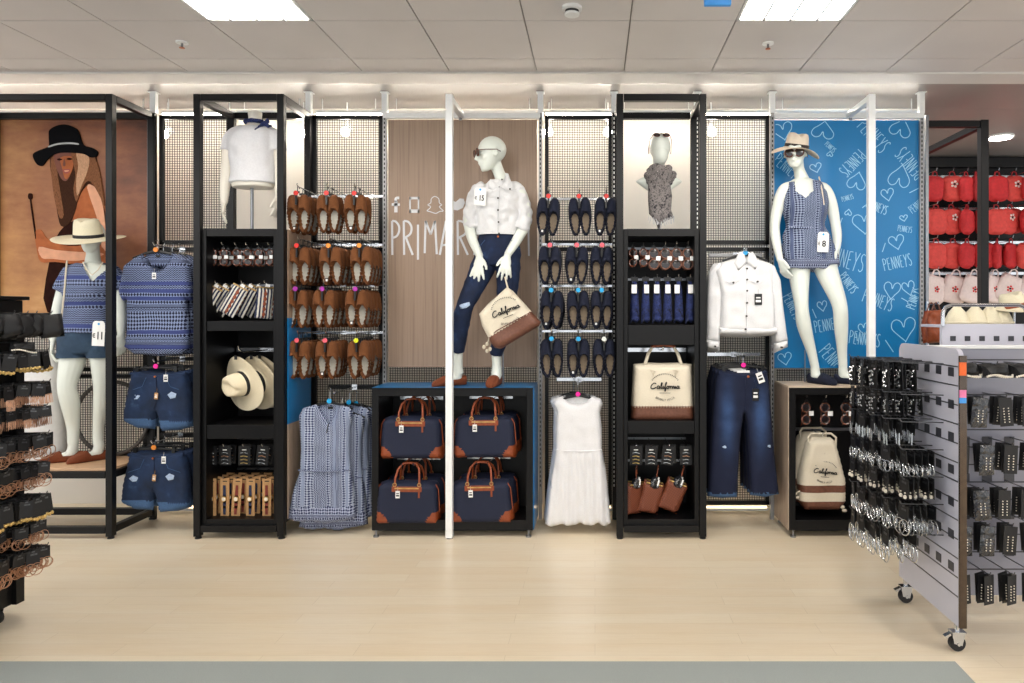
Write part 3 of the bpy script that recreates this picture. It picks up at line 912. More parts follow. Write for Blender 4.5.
def draw(mb, strokes, x, z, sx, sz, ang, w, y, curve=False, clip=None, mi=0):
    ca, sa = math.cos(ang), math.sin(ang)
    if not curve: strokes = [[s_[i], s_[i + 1]] for s_ in strokes for i in range(len(s_) - 1)]
    for st in strokes:
        q = smooth_pts(st) if curve and len(st) > 2 else st
        q = [(x + (a*sx)*ca - (b*sz)*sa, z + (a*sx)*sa + (b*sz)*ca) for a, b in q]
        if clip:
            q2 = []
            runs = [q2]
            for a in q if len(q) > 3 else [ (q[i][0]+(q[i+1][0]-q[i][0])*u/6, q[i][1]+(q[i+1][1]-q[i][1])*u/6) for i in range(len(q)-1) for u in range(7)]:
                if clip[0] < a[0] < clip[1] and clip[2] < a[1] < clip[3]: runs[-1].append(a)
                elif runs[-1]: runs.append([])
            for r_ in runs:
                if len(r_) > 1: mb.stroke(r_, w, y, .001, mi)
        else: mb.stroke(q, w, y, .001, mi)
def word(mb, s, x, z, h, ang, w, y, wide=.6, clip=None):
    cx = 0
    for c in s:
        draw(mb, GL[c], x + cx*math.cos(ang), z + cx*math.sin(ang), h*wide, h, ang, w, y, c in 'PRSC', clip)
        cx += h * wide * ADV.get(c, .68)

# wooden board with the pale logo
Yp = BK - .03
x0, x1, z0, z1 = PX(388.5, Yp), PX(537, Yp), PZ(367, Yp), PZ(120, Yp)
t = thing('logo_board', 'tall pale brown wood-grain board with white social icons and lettering', 'board', ((x0+x1)/2, Yp, z0))
MB().box((x0, Yp - .006, z0), (x1, Yp + .006, z1)).build('board', 'graphic_wood', t)
yl = Yp - .0062; L = MB()
for c, xa, xb in zip('PRIMARK', (391, 402.5, 417, 424, 440, 456, 472), (400, 413, 419, 437, 452, 468, 486)):
    xx, zz = PX(xa, Yp), PZ(255 if c != 'I' else 257, Yp)
    gw = {'I': .2, 'M': .72}.get(c, .55)
    draw(L, GL[c], xx, zz, (PX(xb, Yp) - xx) / gw, (255 - 221) / FPX * Yp, 0, .016, yl, c in 'PR')
# the last stroke of a letter right of the jacket
L.build('printed_word', 'logo_white', t, smooth=0); L = MB()
L.stroke([(PX(528.5, Yp), PZ(228, Yp)), (PX(529, Yp), PZ(256, Yp))], .014, yl)
L.build('printed_letter', 'logo_white', t, smooth=0)
I = MB()
def rect(px0, py0, px1, py1): I.box((PX(px0, Yp), yl - .001, PZ(py1, Yp)), (PX(px1, Yp), yl, PZ(py0, Yp)))
rect(394.5, 201, 397.8, 212.5); rect(392, 203.5, 400, 206)
I.stroke(smooth_pts([(PX(396, Yp), PZ(202, Yp)), (PX(396.3, Yp), PZ(198.5, Yp)), (PX(399.5, Yp), PZ(198, Yp))]), .02, yl)
I.build('social_icon', 'logo_white', t, smooth=0)
I = MB()
rect(409.5, 197, 411, 213); rect(418, 197, 419.5, 213); rect(409.5, 197, 419.5, 199.5); rect(409.5, 209.5, 419.5, 213)
I.build('phone_icon', 'logo_white', t, smooth=0)
I = MB()
gh = [(427, 211), (431, 207), (428, 205), (431, 203), (431.5, 199), (435, 196.5), (439, 199), (439.5, 203), (442, 205), (439.5, 207), (443.5, 211), (440, 211.5), (436, 213.5), (431, 212), (427, 211)]
I.stroke(smooth_pts([(PX(a, Yp), PZ(b, Yp)) for a, b in gh], 3), .006, yl)
I.build('ghost_icon', 'logo_white', t, smooth=0)
MB().puff([(PX(a, Yp), PZ(b, Yp)) for a, b in [(453, 201), (456, 202), (460, 198.5), (464, 199), (465, 203), (463, 208), (458, 210.5), (453.5, 210)]], .0012, yl - .0006, .01, .003).build('bird_icon', 'logo_white', t, smooth=0)

# bright blue board
x0, x1, z0, z1 = PX(774, Yp), PX(920, Yp), PZ(368, Yp), PZ(120.5, Yp)
t = thing('lettered_board', 'tall bright blue board covered with pale handwritten words and hearts', 'board', ((x0+x1)/2, Yp, z0))
MB().box((x0, Yp - .006, z0), (x1, Yp + .006, z1)).build('board', 'blue_poster', t)
MB().box((x1 + .001, Yp - .012, z0 - .02), (x1 + .016, Yp + .012, z1)).build('board_edge', 'black_metal', t)
L = MB(); CL = (x0 + .008, x1 - .008, z0 + .008, z1 - .008)
D = math.radians
sp = Yp / FPX
# words: (px, py of the start of the baseline, letter height px, angle degrees)
for px, py, h, a in ((858, 149, 12, 226), (856, 127, 15, -49), (926, 172, 14, 130), (772, 163, 13, -38), (865, 207, 9, -22), (820, 262, 18, -14), (884, 271, 12, 12),
                     (861, 301, 13, -20), (815, 333, 12, 10), (848, 343, 13, -8), (838, 277, 9, -52), (914, 310, 9, 70), (897, 231, 6, -8), (912, 214, 8, 36),
                     (842, 202, 5, 16), (818, 352, 14, -50), (782, 297, 11, -62), (824, 145, 5, -42)):
    L = MB(); word(L, 'PENNEYS', PX(px, Yp), PZ(py, Yp), h * sp, D(a), .0055 if h > 8 else .0035, yl, .52, CL)
    if L.v: L.build('printed_word', 'poster_line', t, smooth=0)
for px, py, sx, sy, a in ((775, 142, 20, 17, 12), (836, 124, 23, 17, 168), (914, 123, 22, 18, 160), (811, 174, 12, 9, 14), (868, 175, 19, 17, 165), (913, 168, 22, 22, 165),
                          (882, 202, 13, 12, 10), (900, 222, 8, 6, 10), (853, 235, 24, 20, 5), (890, 251, 16, 14, 12), (882, 298, 17, 17, -8), (904, 297, 13, 14, 15),
                          (893, 343, 25, 23, 8), (818, 312, 10, 10, 10), (859, 336, 11, 12, 8), (779, 366, 14, 12, 10), (833, 152, 6, 5, 170), (852, 210, 7, 6, 170)):
    L = MB(); draw(L, HEART, PX(px, Yp), PZ(py, Yp), sx * sp, sy * sp, D(a), .006, yl, True, CL)
    if L.v: L.build('printed_heart', 'poster_line', t, smooth=0)
for pa in (((875, 197), (862, 208)), ((909, 193), (921, 187)), ((885, 243), (882, 252)), ((885, 340), (893, 352)), ((812, 309), (816, 318)), ((901, 298), (908, 302)), ((856, 333), (857, 341)), ((842, 218), (838, 229))):
    L = MB(); L.stroke([(PX(a, Yp), PZ(b, Yp)) for a, b in pa], .006, yl); L.build('printed_stroke', 'poster_line', t, smooth=0)

# ================================================================== LOW DISPLAY BOXES
def low_box(px0, px1, pyt, lab, top_m, side_m, ppx0=None):
    x0, x1 = PX(px0, FR), PX(px1, FR); zt = PZ(pyt, FR); yb = BK - .09
    t = thing('display_box', lab, 'display box', ((x0+x1)/2, FR, 0), 'low open display boxes')
    c = MB(); zb = .045; w_ = .045
    G = FR + .027
    c.box((x0, G, zb), (x0 + w_, yb, zt - .012)); c.box((x1 - w_, G, zb), (x1, yb, zt - .012))
    c.box((x0 + w_, G, zt - .06), (x1 - w_, yb, zt - .012)); c.box((x0 + w_, G, zb), (x1 - w_, yb, zb + .07)); c.box((x0 + w_, yb - .02, zb + .07), (x1 - w_, yb, zt - .06))
    c.build('carcass', 'black_panel', t, bev=.002)
    MB().box((x0 - .002, G - .002, zt - .0118), (x1 + .002, G + .012, zt - .002)).build('top_edge', 'black_panel' if 'blue' in top_m else top_m, t)
    MB().box((x0 - .002, G + .0121, zt - .0118), (x1 + .002, yb, zt)).build('top_panel', top_m, t, bev=.001)
    for xx, s_ in ((x0, -1), (x1, 1)):
        MB().box((xx, G + (.02 if 'blue' in side_m else 0), zb), (xx + s_ * .006, yb, zt - .0125)).build('side_panel', side_m if s_ > 0 or 'blue' not in side_m else 'black_panel', t)
    for xx in (x0 + .03, x1 - .03):
        for yy in (FR + .03, yb - .03):
            MB().tube([(xx, yy, .046), (xx, yy, .012)], .008, 8).cyl((xx, yy, 0), (xx, yy, .012), .02, 12).build('foot', 'steel', t)
    return x0 + w_, x1 - w_, zb + .07, zt - .06
bx = low_box(370.5, 532.5, 388, 'low black open display box with blue top holding navy holdalls', 'blue_vinyl', 'blue_vinyl')
bx2 = low_box(790, 920, 386.5, 'low open display box with pale wooden top and side holding the cream backpack', 'pale_wood', 'grey_wood')

# ================================================================== SHOES ON HOOKS
def egg(w0, w1, h, n=22):
    """shoe outline, toe up"""
    o = []
    for i in range(n):
        a = 2 * PI * i / n
        z = math.sin(a) * h / 2
        wd = w0 if z > 0 else w0 + (w1 - w0) * (-z / (h / 2))
        c = math.cos(a); s_ = math.sin(a)
        o.append((math.copysign(abs(c) ** .72, c) * wd / 2, math.copysign(abs(s_) ** .85, s_) * h / 2))
    return o
def make_pair(upper, insole, disc, seed, lab, cat='shoes', op=(.029, .085, -.040)):
    t = thing('loafer_pair', lab, cat, (0, 0, 0))
    for sx in (-1, 1):
        s = bpy.data.objects.new('shoe', None)
        mb = MB()
        ow, oh, oz = op
        def hf(x, z, q):
            wz = ow * max(.45, min(1.05, 1.0 + (z - oz) * 4.2))
            e = (x / wz) ** 2 + (abs(z - oz) / (oh * (.80 if z > oz else .98))) ** (4 if z > oz else 2.4)
            k = max(0, min(1, (1.15 - e) / .3))
            lip = .012 * math.exp(-((e - 1.25) / .25) ** 2)
            return k * .062 * (.55 + .45 * q) - lip * q
        mb.puff(egg(.086, .066, .272), .078, 0, .010, .034, .002, 40, seed, hfun=hf)
        R = Matrix.Translation((sx * .0385, 0, -.132)) @ Matrix.Rotation(D(sx * 1.5 + seed % 3 - 1), 4, 'Y')
        mb.xf(R)
        so = mb.build('shoe', upper, t, smooth=60)
        m2 = MB().puff([(x * 1.15 * ow * 2 / .092, z * .93 * oh * 1.9 / .275 + oz) for x, z in egg(.092, .078, .275)], .004, .014, .02, .01)
        m2.xf(R); i_ = m2.build('insole', insole, so)
        if sx < 0 and seed % 2 == 0:
            m3 = MB().box((-.013, .008, -.115), (.013, .011, -.085), 0).box((-.008, .0072, -.108), (.006, .0081, -.092), 1)
            m3.xf(R); m3.build('size_sticker', ['ink', 'paper'], so)
    h = MB(); h.box((-.006, -.045, -.075), (.006, -.03, .02)); h.tube([(0, -.02, .02), (0, -.02, .05), (0, -.012, .058), (0, .004, .058), (0, .01, .045)], .003, 6)
    h.box((-.02, -.035, .005), (.02, -.028, .02))
    h.build('hanger', 'plastic_black', t)
    if disc: MB().cyl((0, -.04, .006), (0, -.047, .006), .0165, 14).build('size_disc', disc, t)
    return t

def shoe_rail(xs, py, Ya, lab, hx=None):
    """cross bar in front of the grid with forward arms, one per stack of shoes"""
    z = PZ(py, Ya) + .052
    xa, xb = hx
    t = thing('shoe_rail', lab, 'display rail', ((xa + xb)/2, BK - .04, z))
    MB().box((xa, BK - .05, z - .012), (xb, BK - .03, z + .006)).build('crossbar', 'chrome', t, bev=.001)
    for x in xs:
        a = MB(); a.box((x - .016, BK - .052, z - .016), (x + .016, BK - .046, z + .010))
        a.tube([(x, BK - .05, z), (x, Ya - .02, z + .004), (x, Ya - .032, z + .022)], .0042, 8)
        a.build('arm', 'chrome', t)
    return z

YS = 4.93
ordn = ['top', 'second', 'third', 'bottom']; coln = ['left', 'middle', 'right']
protos = {}
def shoes(kind, rows, x_, hx, rl):
    up, ins = (('suede', 'insole_cream') if kind == 'brown suede' else ('navy_suede', 'insole_tan'))
    for r, (py, xs, discs, ns, dy) in enumerate(rows):
        wx = [PX(x, YS) for x in xs]
        z = shoe_rail(wx, py, YS, 'chrome rail with three arms, %s of the four under the %s loafers' % (ordn[r], kind), hx)
        for c in range(3):
            for k in range(ns[c]):
                key = (kind, discs[c] if k == 0 else None, (r + c + k) % 2)
                dn = discs[c].split('_')[0]
                if k == 0:
                    lab = '%s loafers, front pair on the %s hook of the %s row, %s size disc' % (kind, coln[c], ordn[r], dn)
                    grp = None
                else:
                    lab = '%s loafers hanging behind the front pair on the %s hook of the %s row' % (kind, coln[c], ordn[r])
                loc = (wx[c] + random.uniform(-.003, .003), YS + k * dy, z - .052 + .0)
                rot = (D(random.uniform(-2, 2)), D(random.uniform(-2, 2)), D(random.uniform(-8, 8) if k else random.uniform(-4, 4)))
                if key not in protos:
                    protos[key] = make_pair(up, ins, key[1], key[2] * 1 + (2 if kind[0] == 'n' else 0), lab)
                    o = protos[key]; o.location = loc; o.rotation_euler = rot; o['label'] = lab
                else:
                    o = dup(protos[key], loc, lab, rot=rot)
                o['group'] = kind + ' loafers on the wall hooks'
random.seed(4)
R_, O_, Pu, Pk, Ye, Bl, Wh = 'red_disc', 'orange_disc', 'purple_disc', 'pink_disc', 'yellow_disc', 'blue_disc', 'white_disc'
shoes('brown suede', [(195, (299, 328.5, 356), (R_, R_, R_), (3, 2, 2), .085), (247, (299.5, 331, 361), (R_, O_, O_), (5, 4, 4), .075),
      (290, (298, 325, 357), (Pu, Pu, Pu), (4, 5, 5), .075), (341, (299, 327, 358), (Pk, Pk, Ye), (4, 4, 5), .075)], None, (PX(312, BK), PX(385, BK)), 0)
shoes('navy suede', [(198, (548.5, 579.5, 606), (R_, R_, R_), (1, 1, 1), .1), (246.5, (550.5, 577, 602.5), (Pk, Pk, Pk), (2, 1, 2), .09),
      (291, (552, 578, 602), (Bl, Bl, Bl), (2, 2, 2), .09), (339.5, (551.5, 578, 604), (Bl, Bl, Wh), (2, 2, 2), .09)], None, (PX(541, BK), PX(613, BK)), 0)

# ================================================================== HANGING CLOTHES
def oo(pts, Y): return [(PX(a, Y), PZ(b, Y)) for a, b in pts]
def rail(xc, z, half, lab, yfront, up=.02, m_='black_metal'):
    t = thing('garment_rail', lab, 'display rail', (xc, BK - .04, z))
    MB().box((xc - half, BK - .05, z - .014), (xc + half, BK - .028, z + .014)).build('crossbar', m_, t, bev=.002)
    a = MB(); a.box((xc - .02, BK - .054, z - .02), (xc + .02, BK - .048, z + .02)); a.tube([(xc, BK - .05, z), (xc, yfront - .03, z + .003), (xc, yfront - .045, z + up)], .006, 8)
    a.build('arm', 'chrome', t)
    return t
def hanger(par, xc, zs, half, Y, zr, disc, m_='plastic_black', drop=.05, clips=False):
    """coat hanger: shoulders at height zs, hook over the arm at zr"""
    h = MB()
    h.tube([(xc - half, Y, zs - drop), (xc - half*.5, Y, zs - drop*.35), (xc, Y, zs), (xc + half*.5, Y, zs - drop*.35), (xc + half, Y, zs - drop)], [.007, .009, .011, .009, .007], 8, ry=.006)
    if clips:
        for s_ in (-1, 1): h.cbox((xc + s_*half*.8, Y, zs - drop*.9), (.022, .022, .04))
    h.build('hanger', m_, par)
    hk = MB(); pts = [(xc, Y, zs), (xc, Y, zr - .01)]
    for i in range(9):
        a = -PI/2 + PI * 1.25 * i / 8
        pts.append((xc, Y + .0 + .016*math.cos(a) , zr + .004 + .016*math.sin(a)))
    hk.tube(pts, .0022, 6); hk.build('hook', 'chrome', par)
    if disc: MB().cyl((xc, Y - .011, zs + .008), (xc, Y - .018, zs + .008), .017, 16).build('size_disc', disc, par)
def price_tag(par, x, z, Y, w=.028, h=.045, m_='paper', name='swing_tag', ang=0, marks=True):
    b = MB(); b.cbox((0, 0, -h/2), (w, .0015, h), 0)
    if marks: b.cbox((0, -.001, -h*.35), (w*.6, .001, h*.12), 1); b.cbox((0, -.001, -h*.65), (w*.7, .001, h*.2), 1)
    b.tube([(0, 0, 0), (0, .004, .03)], .0008, 4)
    b.xf(Matrix.Translation((x, Y, z)) @ Matrix.Rotation(ang, 4, 'Y')); return b.build(name, [m_, 'ink' if m_ == 'paper' else 'paper'], par, smooth=0)

def behind(root, n, dx, dy, label, group, dz=0, wob=3):
    L = Vector(root.location)
    for k in range(1, n + 1):
        o = dup(root, L + Vector((dx * k + random.uniform(-.004, .004), dy * k, dz * k)), label, group, rot=(0, D(random.uniform(-1, 1)), D(random.uniform(-wob, wob))))
        for c in list(o.children):
            if c.name.startswith(('size_disc', 'swing_tag')): bpy.data.objects.remove(c)

random.seed(7)
# --- printed tees, far left
Y = 4.97; xc = PX(157, Y); zr = PZ(243, Y)
rail(xc, zr - .02, .16, 'black rail and chrome arm carrying the blue printed tees', Y)
t = thing('printed_tee', 'blue printed V-neck tee on a hanger, front one of its arm', 'T-shirt', (xc, Y, PZ(355, Y)), 'blue printed tees')
front = oo([(143, 254), (147, 263), (153, 269), (158, 271), (164, 269), (170, 262), (174, 253), (183, 258), (190, 266), (193, 292), (190, 300), (187, 299), (190, 335), (190, 348), (182, 355), (160, 356), (134, 354), (125, 347), (127, 330), (127, 300), (123, 301), (119, 292), (124, 266), (134, 258)], Y)
MB().puff(front, .075, Y, .017, .05, .014, 9, 1).build('tee_body', 'print_tee', t, smooth=70)
MB().puff(oo([(144, 254), (158, 252.5), (173, 253), (168, 266), (150, 266)], Y), .01, Y + .02, .02, .01).build('neck_back', 'print_tee', t, smooth=70)
MB().cbox((xc + .0, Y + .012, PZ(256, Y)), (.03, .002, .016)).build('neck_label', 'card_black', t)
MB().tube([(PX(a, Y), Y - .012 - q, PZ(b, Y)) for a, b, q in ((143, 254, 0), (147, 263.5, .01), (153, 269.5, .012), (158, 271.5, .012), (164, 269.5, .012), (170, 262.5, .01), (174, 253, 0))], .003, 6).build('neck_binding', 'print_tee', t, smooth=60)
price_tag(t, PX(158, Y), PZ(273, Y), Y - .045)
hanger(t, xc, PZ(251, Y), .17, Y, zr, O_)
behind(t, 3, .004, .085, 'blue printed tee hanging behind the front tee on the same arm', 'blue printed tees')

# --- denim shorts, two arms
def shorts(px, py, lab, labb, rl, disc, seed):
    Y = 4.97; dx = px - 155; dy = py - 370
    q = lambda pts: oo([(a + dx, b + dy) for a, b in pts], Y)
    xc = PX(px, Y); zr = PZ(py - 11, Y)
    rail(xc, zr - .02, .16, rl, Y)
    t = thing('denim_shorts', lab, 'shorts', (xc, Y, PZ(py + 60, Y)), 'denim shorts')
    zc = PZ(py + 49, Y)
    out = q([(131, 370), (143, 372), (157, 373), (172, 372), (186, 370), (189, 384), (191, 400), (192, 426), (178, 430), (160, 431), (156, 412), (153, 429), (136, 428), (122, 421), (124, 402), (128, 384)])
    MB().puff(out, .085, Y, .016, .045, .012, 10, seed, fun=lambda x, z: 1 if z < zc + (x - xc) * .0 - .012 * math.sin((x - xc) * 9) else 0).build('shorts_body', ['denim_blue', 'denim_cuff'], t, smooth=70)
    wb = MB(); wb.tube([(p_[0], Y - .028, p_[1]) for p_ in q([(131, 373), (143, 375), (157, 376), (172, 375), (186, 373)])], .012, 6, ry=.012); wb.build('waistband', 'denim_blue', t)
    fl = MB(); fl.tube([(p_[0], Y - .046, p_[1]) for p_ in q([(158, 376), (159, 398), (156, 408)])], .0025, 5); fl.build('fly', 'denim_dark', t)
    for s_ in (-1, 1):
        pk = MB(); pk.tube([(p_[0], Y - .044, p_[1]) for p_ in q([(158 + s_*10, 377), (158 + s_*14, 386), (158 + s_*26, 390)])], .002, 5); pk.build('pocket', 'denim_cuff', t)
    MB().cyl((PX(157 + dx, Y), Y - .04, PZ(376 + dy, Y)), (PX(157 + dx, Y), Y - .05, PZ(376 + dy, Y)), .007, 12).build('button', 'copper', t)
    for a, b in ((137, 396), (173, 394)):
        MB().puff(q([(a - 4, b), (a, b - 3), (a + 5, b - 1), (a + 4, b + 3), (a - 1, b + 4)]), .006, Y - .043, .01, .006, .004, 60, seed).build('worn_patch', 'denim_fray', t, smooth=60)
    price_tag(t, PX(168 + dx, Y), PZ(374 + dy, Y), Y - .05, .03, .05); price_tag(t, PX(159 + dx, Y), PZ(392 + dy, Y), Y - .052, .025, .045, 'kraft', ang=.1)
    hanger(t, xc, PZ(py, Y) + .02, .17, Y, zr, disc, drop=.015, clips=True)
    behind(t, 2, .003, .095, labb, 'denim shorts')
shorts(157, 370, 'torn mid-blue denim shorts, front pair of the upper rack, magenta size disc', 'denim shorts hanging behind the front pair on the upper rack', 'black rail and chrome arm of the upper denim shorts', 'magenta_disc', 3)
shorts(155, 451, 'torn mid-blue denim shorts, front pair of the lower rack, orange size disc', 'denim shorts hanging behind the front pair on the lower rack', 'black rail and chrome arm of the lower denim shorts', O_, 5)

# --- printed playsuits
Y = 4.9; xc = PX(330, Y); zr = PZ(390, Y)
rail(PX(336, Y), zr - .02, .2, 'black rail and chrome arm carrying the patterned playsuits', Y)
t = thing('playsuit', 'blue and white patterned sleeveless playsuit, front one of its arm', 'playsuit', (xc, Y, PZ(532, Y)), 'patterned playsuits')
zh = PZ(506, Y); zw = PZ(469, Y)
out = oo([(317, 404), (322, 412), (330, 423), (337, 412), (341, 404), (350, 407), (353, 412), (350, 430), (350, 455), (351, 469), (354, 490), (356, 518), (347, 520), (334, 522), (327, 524), (313, 521), (300, 522), (288, 519), (292, 495), (300, 470), (301, 450), (300, 430), (299, 416), (303, 408)], Y)
pl = lambda x, z: .007 * math.sin(x * 130) * max(0, min(1, (zw + .12 - z) / .1))
MB().puff(out, .08, Y, .014, .045, .012, 10, 8, fun=lambda x, z: 1 if z < zh + .01 * math.sin(x * 40) else 0, wav=pl).build('playsuit_body', ['print_playsuit', 'print_hem'], t, smooth=70)
MB().puff(oo([(316, 404), (329, 402), (342, 404), (338, 424), (322, 424)], Y), .01, Y + .02, .02, .01).build('neck_back', 'print_playsuit', t, smooth=70)
MB().cbox((xc, Y + .01, PZ(408, Y)), (.035, .002, .018)).build('neck_label', 'ink', t)
MB().tube([(PX(300, Y), Y - .03, zw), (PX(315, Y), Y - .05, zw - .004), (PX(336, Y), Y - .05, zw - .004), (PX(351, Y), Y - .03, zw)], .006, 6).build('waist_tie', 'print_hem', t)
MB().tube([(PX(330, Y), Y - .03, PZ(423, Y)), (PX(329, Y), Y - .043, PZ(432, Y))], .004, 6).build('neck_tie', 'ink', t)
hanger(t, xc, PZ(402, Y), .16, Y, zr, Bl)
L = Vector(t.location)
dup(t, L + Vector((.05, .09, -.075)), 'patterned playsuit hanging second on its arm, its hem lower than the front one', 'patterned playsuits', rot=(0, 0, D(6)))
dup(t, L + Vector((.075, .18, -.03)), 'patterned playsuit hanging third on its arm, its right edge showing', 'patterned playsuits', rot=(0, 0, D(-8)))
dup(t, L + Vector((.095, .265, -.05)), 'patterned playsuit hanging rearmost on its arm beside the display box', 'patterned playsuits', rot=(0, 0, D(5)))

# --- white dresses
Y = 4.93; xc = PX(578, Y); zr = PZ(382, Y)
rail(xc, zr - .015, .17, 'chrome rail and arm carrying the white dresses', Y, m_='chrome')
t = thing('white_dress', 'white sleeveless lace dress on a black hanger, front one of its arm', 'dress', (xc, Y, PZ(527, Y)), 'white sleeveless dresses')
zw = PZ(449, Y)
out = oo([(562, 397), (570, 403), (578, 404.5), (586, 402), (592, 396), (601, 399), (603, 404), (600, 412), (602, 428), (602, 449), (606, 470), (609, 500), (611, 522), (606, 527), (598, 523), (590, 526), (580, 523), (570, 526), (560, 524), (552, 527), (545, 524), (549, 495), (553, 468), (556, 449), (556, 428), (557, 412), (553, 403), (555, 399)], Y)
pl = lambda x, z: .010 * math.sin((x - xc) * (115 - (zw - z) * 25)) * max(0, min(1, (zw + .02 - z) / .12))
MB().puff(out, .08, Y, .014, .045, .008, 14, 8, wav=pl).build('dress_body', 'white_lace', t, smooth=70)
MB().puff(oo([(563, 397), (577, 396), (592, 396), (587, 406), (567, 406)], Y), .01, Y + .02, .02, .01).build('neck_back', 'shade_cloth', t, smooth=70)
MB().tube([(PX(556, Y), Y - .028, zw), (PX(568, Y), Y - .045, zw - .006), (PX(590, Y), Y - .045, zw - .006), (PX(602, Y), Y - .028, zw)], .004, 6).build('waist_seam', 'white_cloth', t)
hanger(t, xc, PZ(395, Y), .155, Y, zr, 'magenta_disc')
behind(t, 3, -.010, .085, 'white sleeveless dress hanging behind the front dress', 'white sleeveless dresses', dz=-.004, wob=6)

# --- white denim jackets
Y = 4.95; xc = PX(745, Y); zr = PZ(247, Y)
rail(xc, zr - .03, .2, 'chrome rail and arm carrying the white denim jackets', Y, m_='post_grey')
t = thing('denim_jacket', 'white denim jacket with dark buttons on a hanger, front one', 'jacket', (xc, Y, PZ(350, Y)), 'white denim jackets')
body = oo([(737, 258), (745, 264), (753, 258), (764, 261), (772, 266), (774, 290), (775, 332), (748, 334), (720, 332), (721, 296), (713, 270), (722, 262)], Y)
MB().puff(body, .085, Y, .016, .045, .012, 12, 2).build('jacket_body', 'white_denim', t, smooth=70)
MB().puff(oo([(722, 262), (713, 264), (708, 272), (707, 300), (706, 340), (720, 342), (721, 320), (722, 296), (724, 275)], Y), .07, Y + .01, .016, .035, .016, 14, 3).build('sleeve', 'white_denim', t, smooth=70)
MB().puff(oo([(766, 261), (775, 266), (781, 280), (784, 310), (788, 340), (776, 344), (773, 320), (771, 296), (768, 275)], Y), .07, Y + .01, .016, .035, .016, 14, 4).build('sleeve', 'white_denim', t, smooth=70)
MB().puff(oo([(706, 339), (720, 341), (720, 350), (707, 349)], Y), .06, Y + .01, .016, .02, .004).build('cuff', 'white_denim', t, smooth=70)
MB().puff(oo([(775, 343), (788, 340), (788, 347), (777, 352)], Y), .06, Y + .01, .016, .02, .004).build('cuff', 'white_denim', t, smooth=70)
MB().puff(oo([(718, 327), (777, 327), (777, 333.5), (748, 335.5), (718, 333.5)], Y), .095, Y, .016, .02, .004, 20).build('waistband', 'white_denim', t, smooth=70)
MB().puff(oo([(736, 256), (739, 252), (743, 255), (745, 263), (737, 271), (733, 263)], Y), .02, Y - .045, .012, .012).build('collar', 'white_denim', t, smooth=70)
MB().puff(oo([(754, 256), (751, 252), (747, 255), (746, 263), (754, 270), (757, 263)], Y), .02, Y - .045, .012, .012).build('collar', 'white_denim', t, smooth=70)
MB().puff(oo([(738, 253), (745, 250), (752, 253), (750, 264), (740, 264)], Y), .012, Y + .02, .012, .01).build('neck_back', 'white_denim', t, smooth=70)
MB().tube([(PX(745.5, Y), Y - .046, PZ(266, Y)), (PX(745.5, Y), Y - .05, PZ(332, Y))], .0035, 5).build('placket', 'white_cloth', t)
for a, b in ((745.5, 269), (745.5, 280), (745.5, 291), (745.5, 303), (745, 316), (744, 329), (732, 283), (756, 282), (714, 346), (780, 347)):
    MB().cyl((PX(a, Y), Y - .03, PZ(b, Y)), (PX(a, Y), Y - .058, PZ(b, Y)), .0065, 12).build('button', 'button', t)
for a in (724, 749):
    MB().tube([(PX(a, Y), Y - .047, PZ(281, Y)), (PX(a + 6, Y), Y - .049, PZ(284, Y)), (PX(a + 14, Y), Y - .047, PZ(281, Y))], .003, 5).build('pocket_flap', 'white_cloth', t)
price_tag(t, PX(756.5, Y), PZ(294, Y), Y - .055, .052, .078, 'card_black')
MB().cbox((PX(743, Y), Y + .012, PZ(261, Y)), (.04, .002, .03)).build('neck_label', 'paper', t)
hanger(t, xc, PZ(254, Y), .16, Y, zr, Bl)
behind(t, 2, .015, .1, 'white denim jacket hanging behind the front jacket', 'white denim jackets', dz=-.012, wob=5)

# --- jeans
Y = 4.95; xc = PX(743, Y); zr = PZ(355, Y)
rail(xc, zr - .015, .2, 'chrome rail and arm carrying the dark blue jeans', Y, m_='chrome')
t = thing('jeans', 'dark blue wide-leg jeans with torn knees, front pair', 'jeans', (xc, Y, PZ(500, Y)), 'dark blue jeans')
out = oo([(718, 369), (730, 372), (742, 373), (754, 372), (766, 369), (769, 382), (771, 410), (774, 450), (779, 494), (765, 497), (750, 495), (749, 460), (747, 425), (744, 413), (741, 430), (739, 460), (737, 497), (722, 498), (707, 496), (710, 450), (712, 410), (714, 384)], Y)
zh = PZ(492, Y)
MB().puff(out, .075, Y, .016, .035, .012, 12, 9, fun=lambda x, z: 1 if z < zh + .012 * noise.noise(Vector((x*60, 0, z*20))) else 0).build('jeans_body', ['denim_faded', 'denim_cuff'], t, smooth=70)
MB().tube([(PX(a, Y), Y - .026, PZ(b, Y)) for a, b in ((718, 372), (730, 375), (742, 376), (754, 375), (766, 372))], .012, 6).build('waistband', 'denim_dark', t)
MB().tube([(PX(744, Y), Y - .042, PZ(377, Y)), (PX(745, Y), Y - .04, PZ(398, Y)), (PX(744, Y), Y - .038, PZ(412, Y))], .0025, 5).build('fly', 'denim_dark', t)
MB().cyl((PX(747, Y), Y - .035, PZ(376, Y)), (PX(747, Y), Y - .044, PZ(376, Y)), .008, 12).build('button', 'copper', t)
for a, b in ((726, 446), (765, 445)):
    MB().puff(oo([(a - 5, b), (a - 1, b - 2.5), (a + 4, b - 1), (a + 5, b + 2), (a, b + 2.5)], Y), .006, Y - .037, .01, .006, .004, 60, 3).build('worn_patch', 'denim_fray', t, smooth=60)
for s_ in (-1, 1):
    MB().tube([(PX(743 + s_*9, Y), Y - .038, PZ(377, Y)), (PX(743 + s_*13, Y), Y - .038, PZ(387, Y)), (PX(743 + s_*22, Y), Y - .03, PZ(391, Y))], .002, 5).build('pocket', 'denim_blue', t)
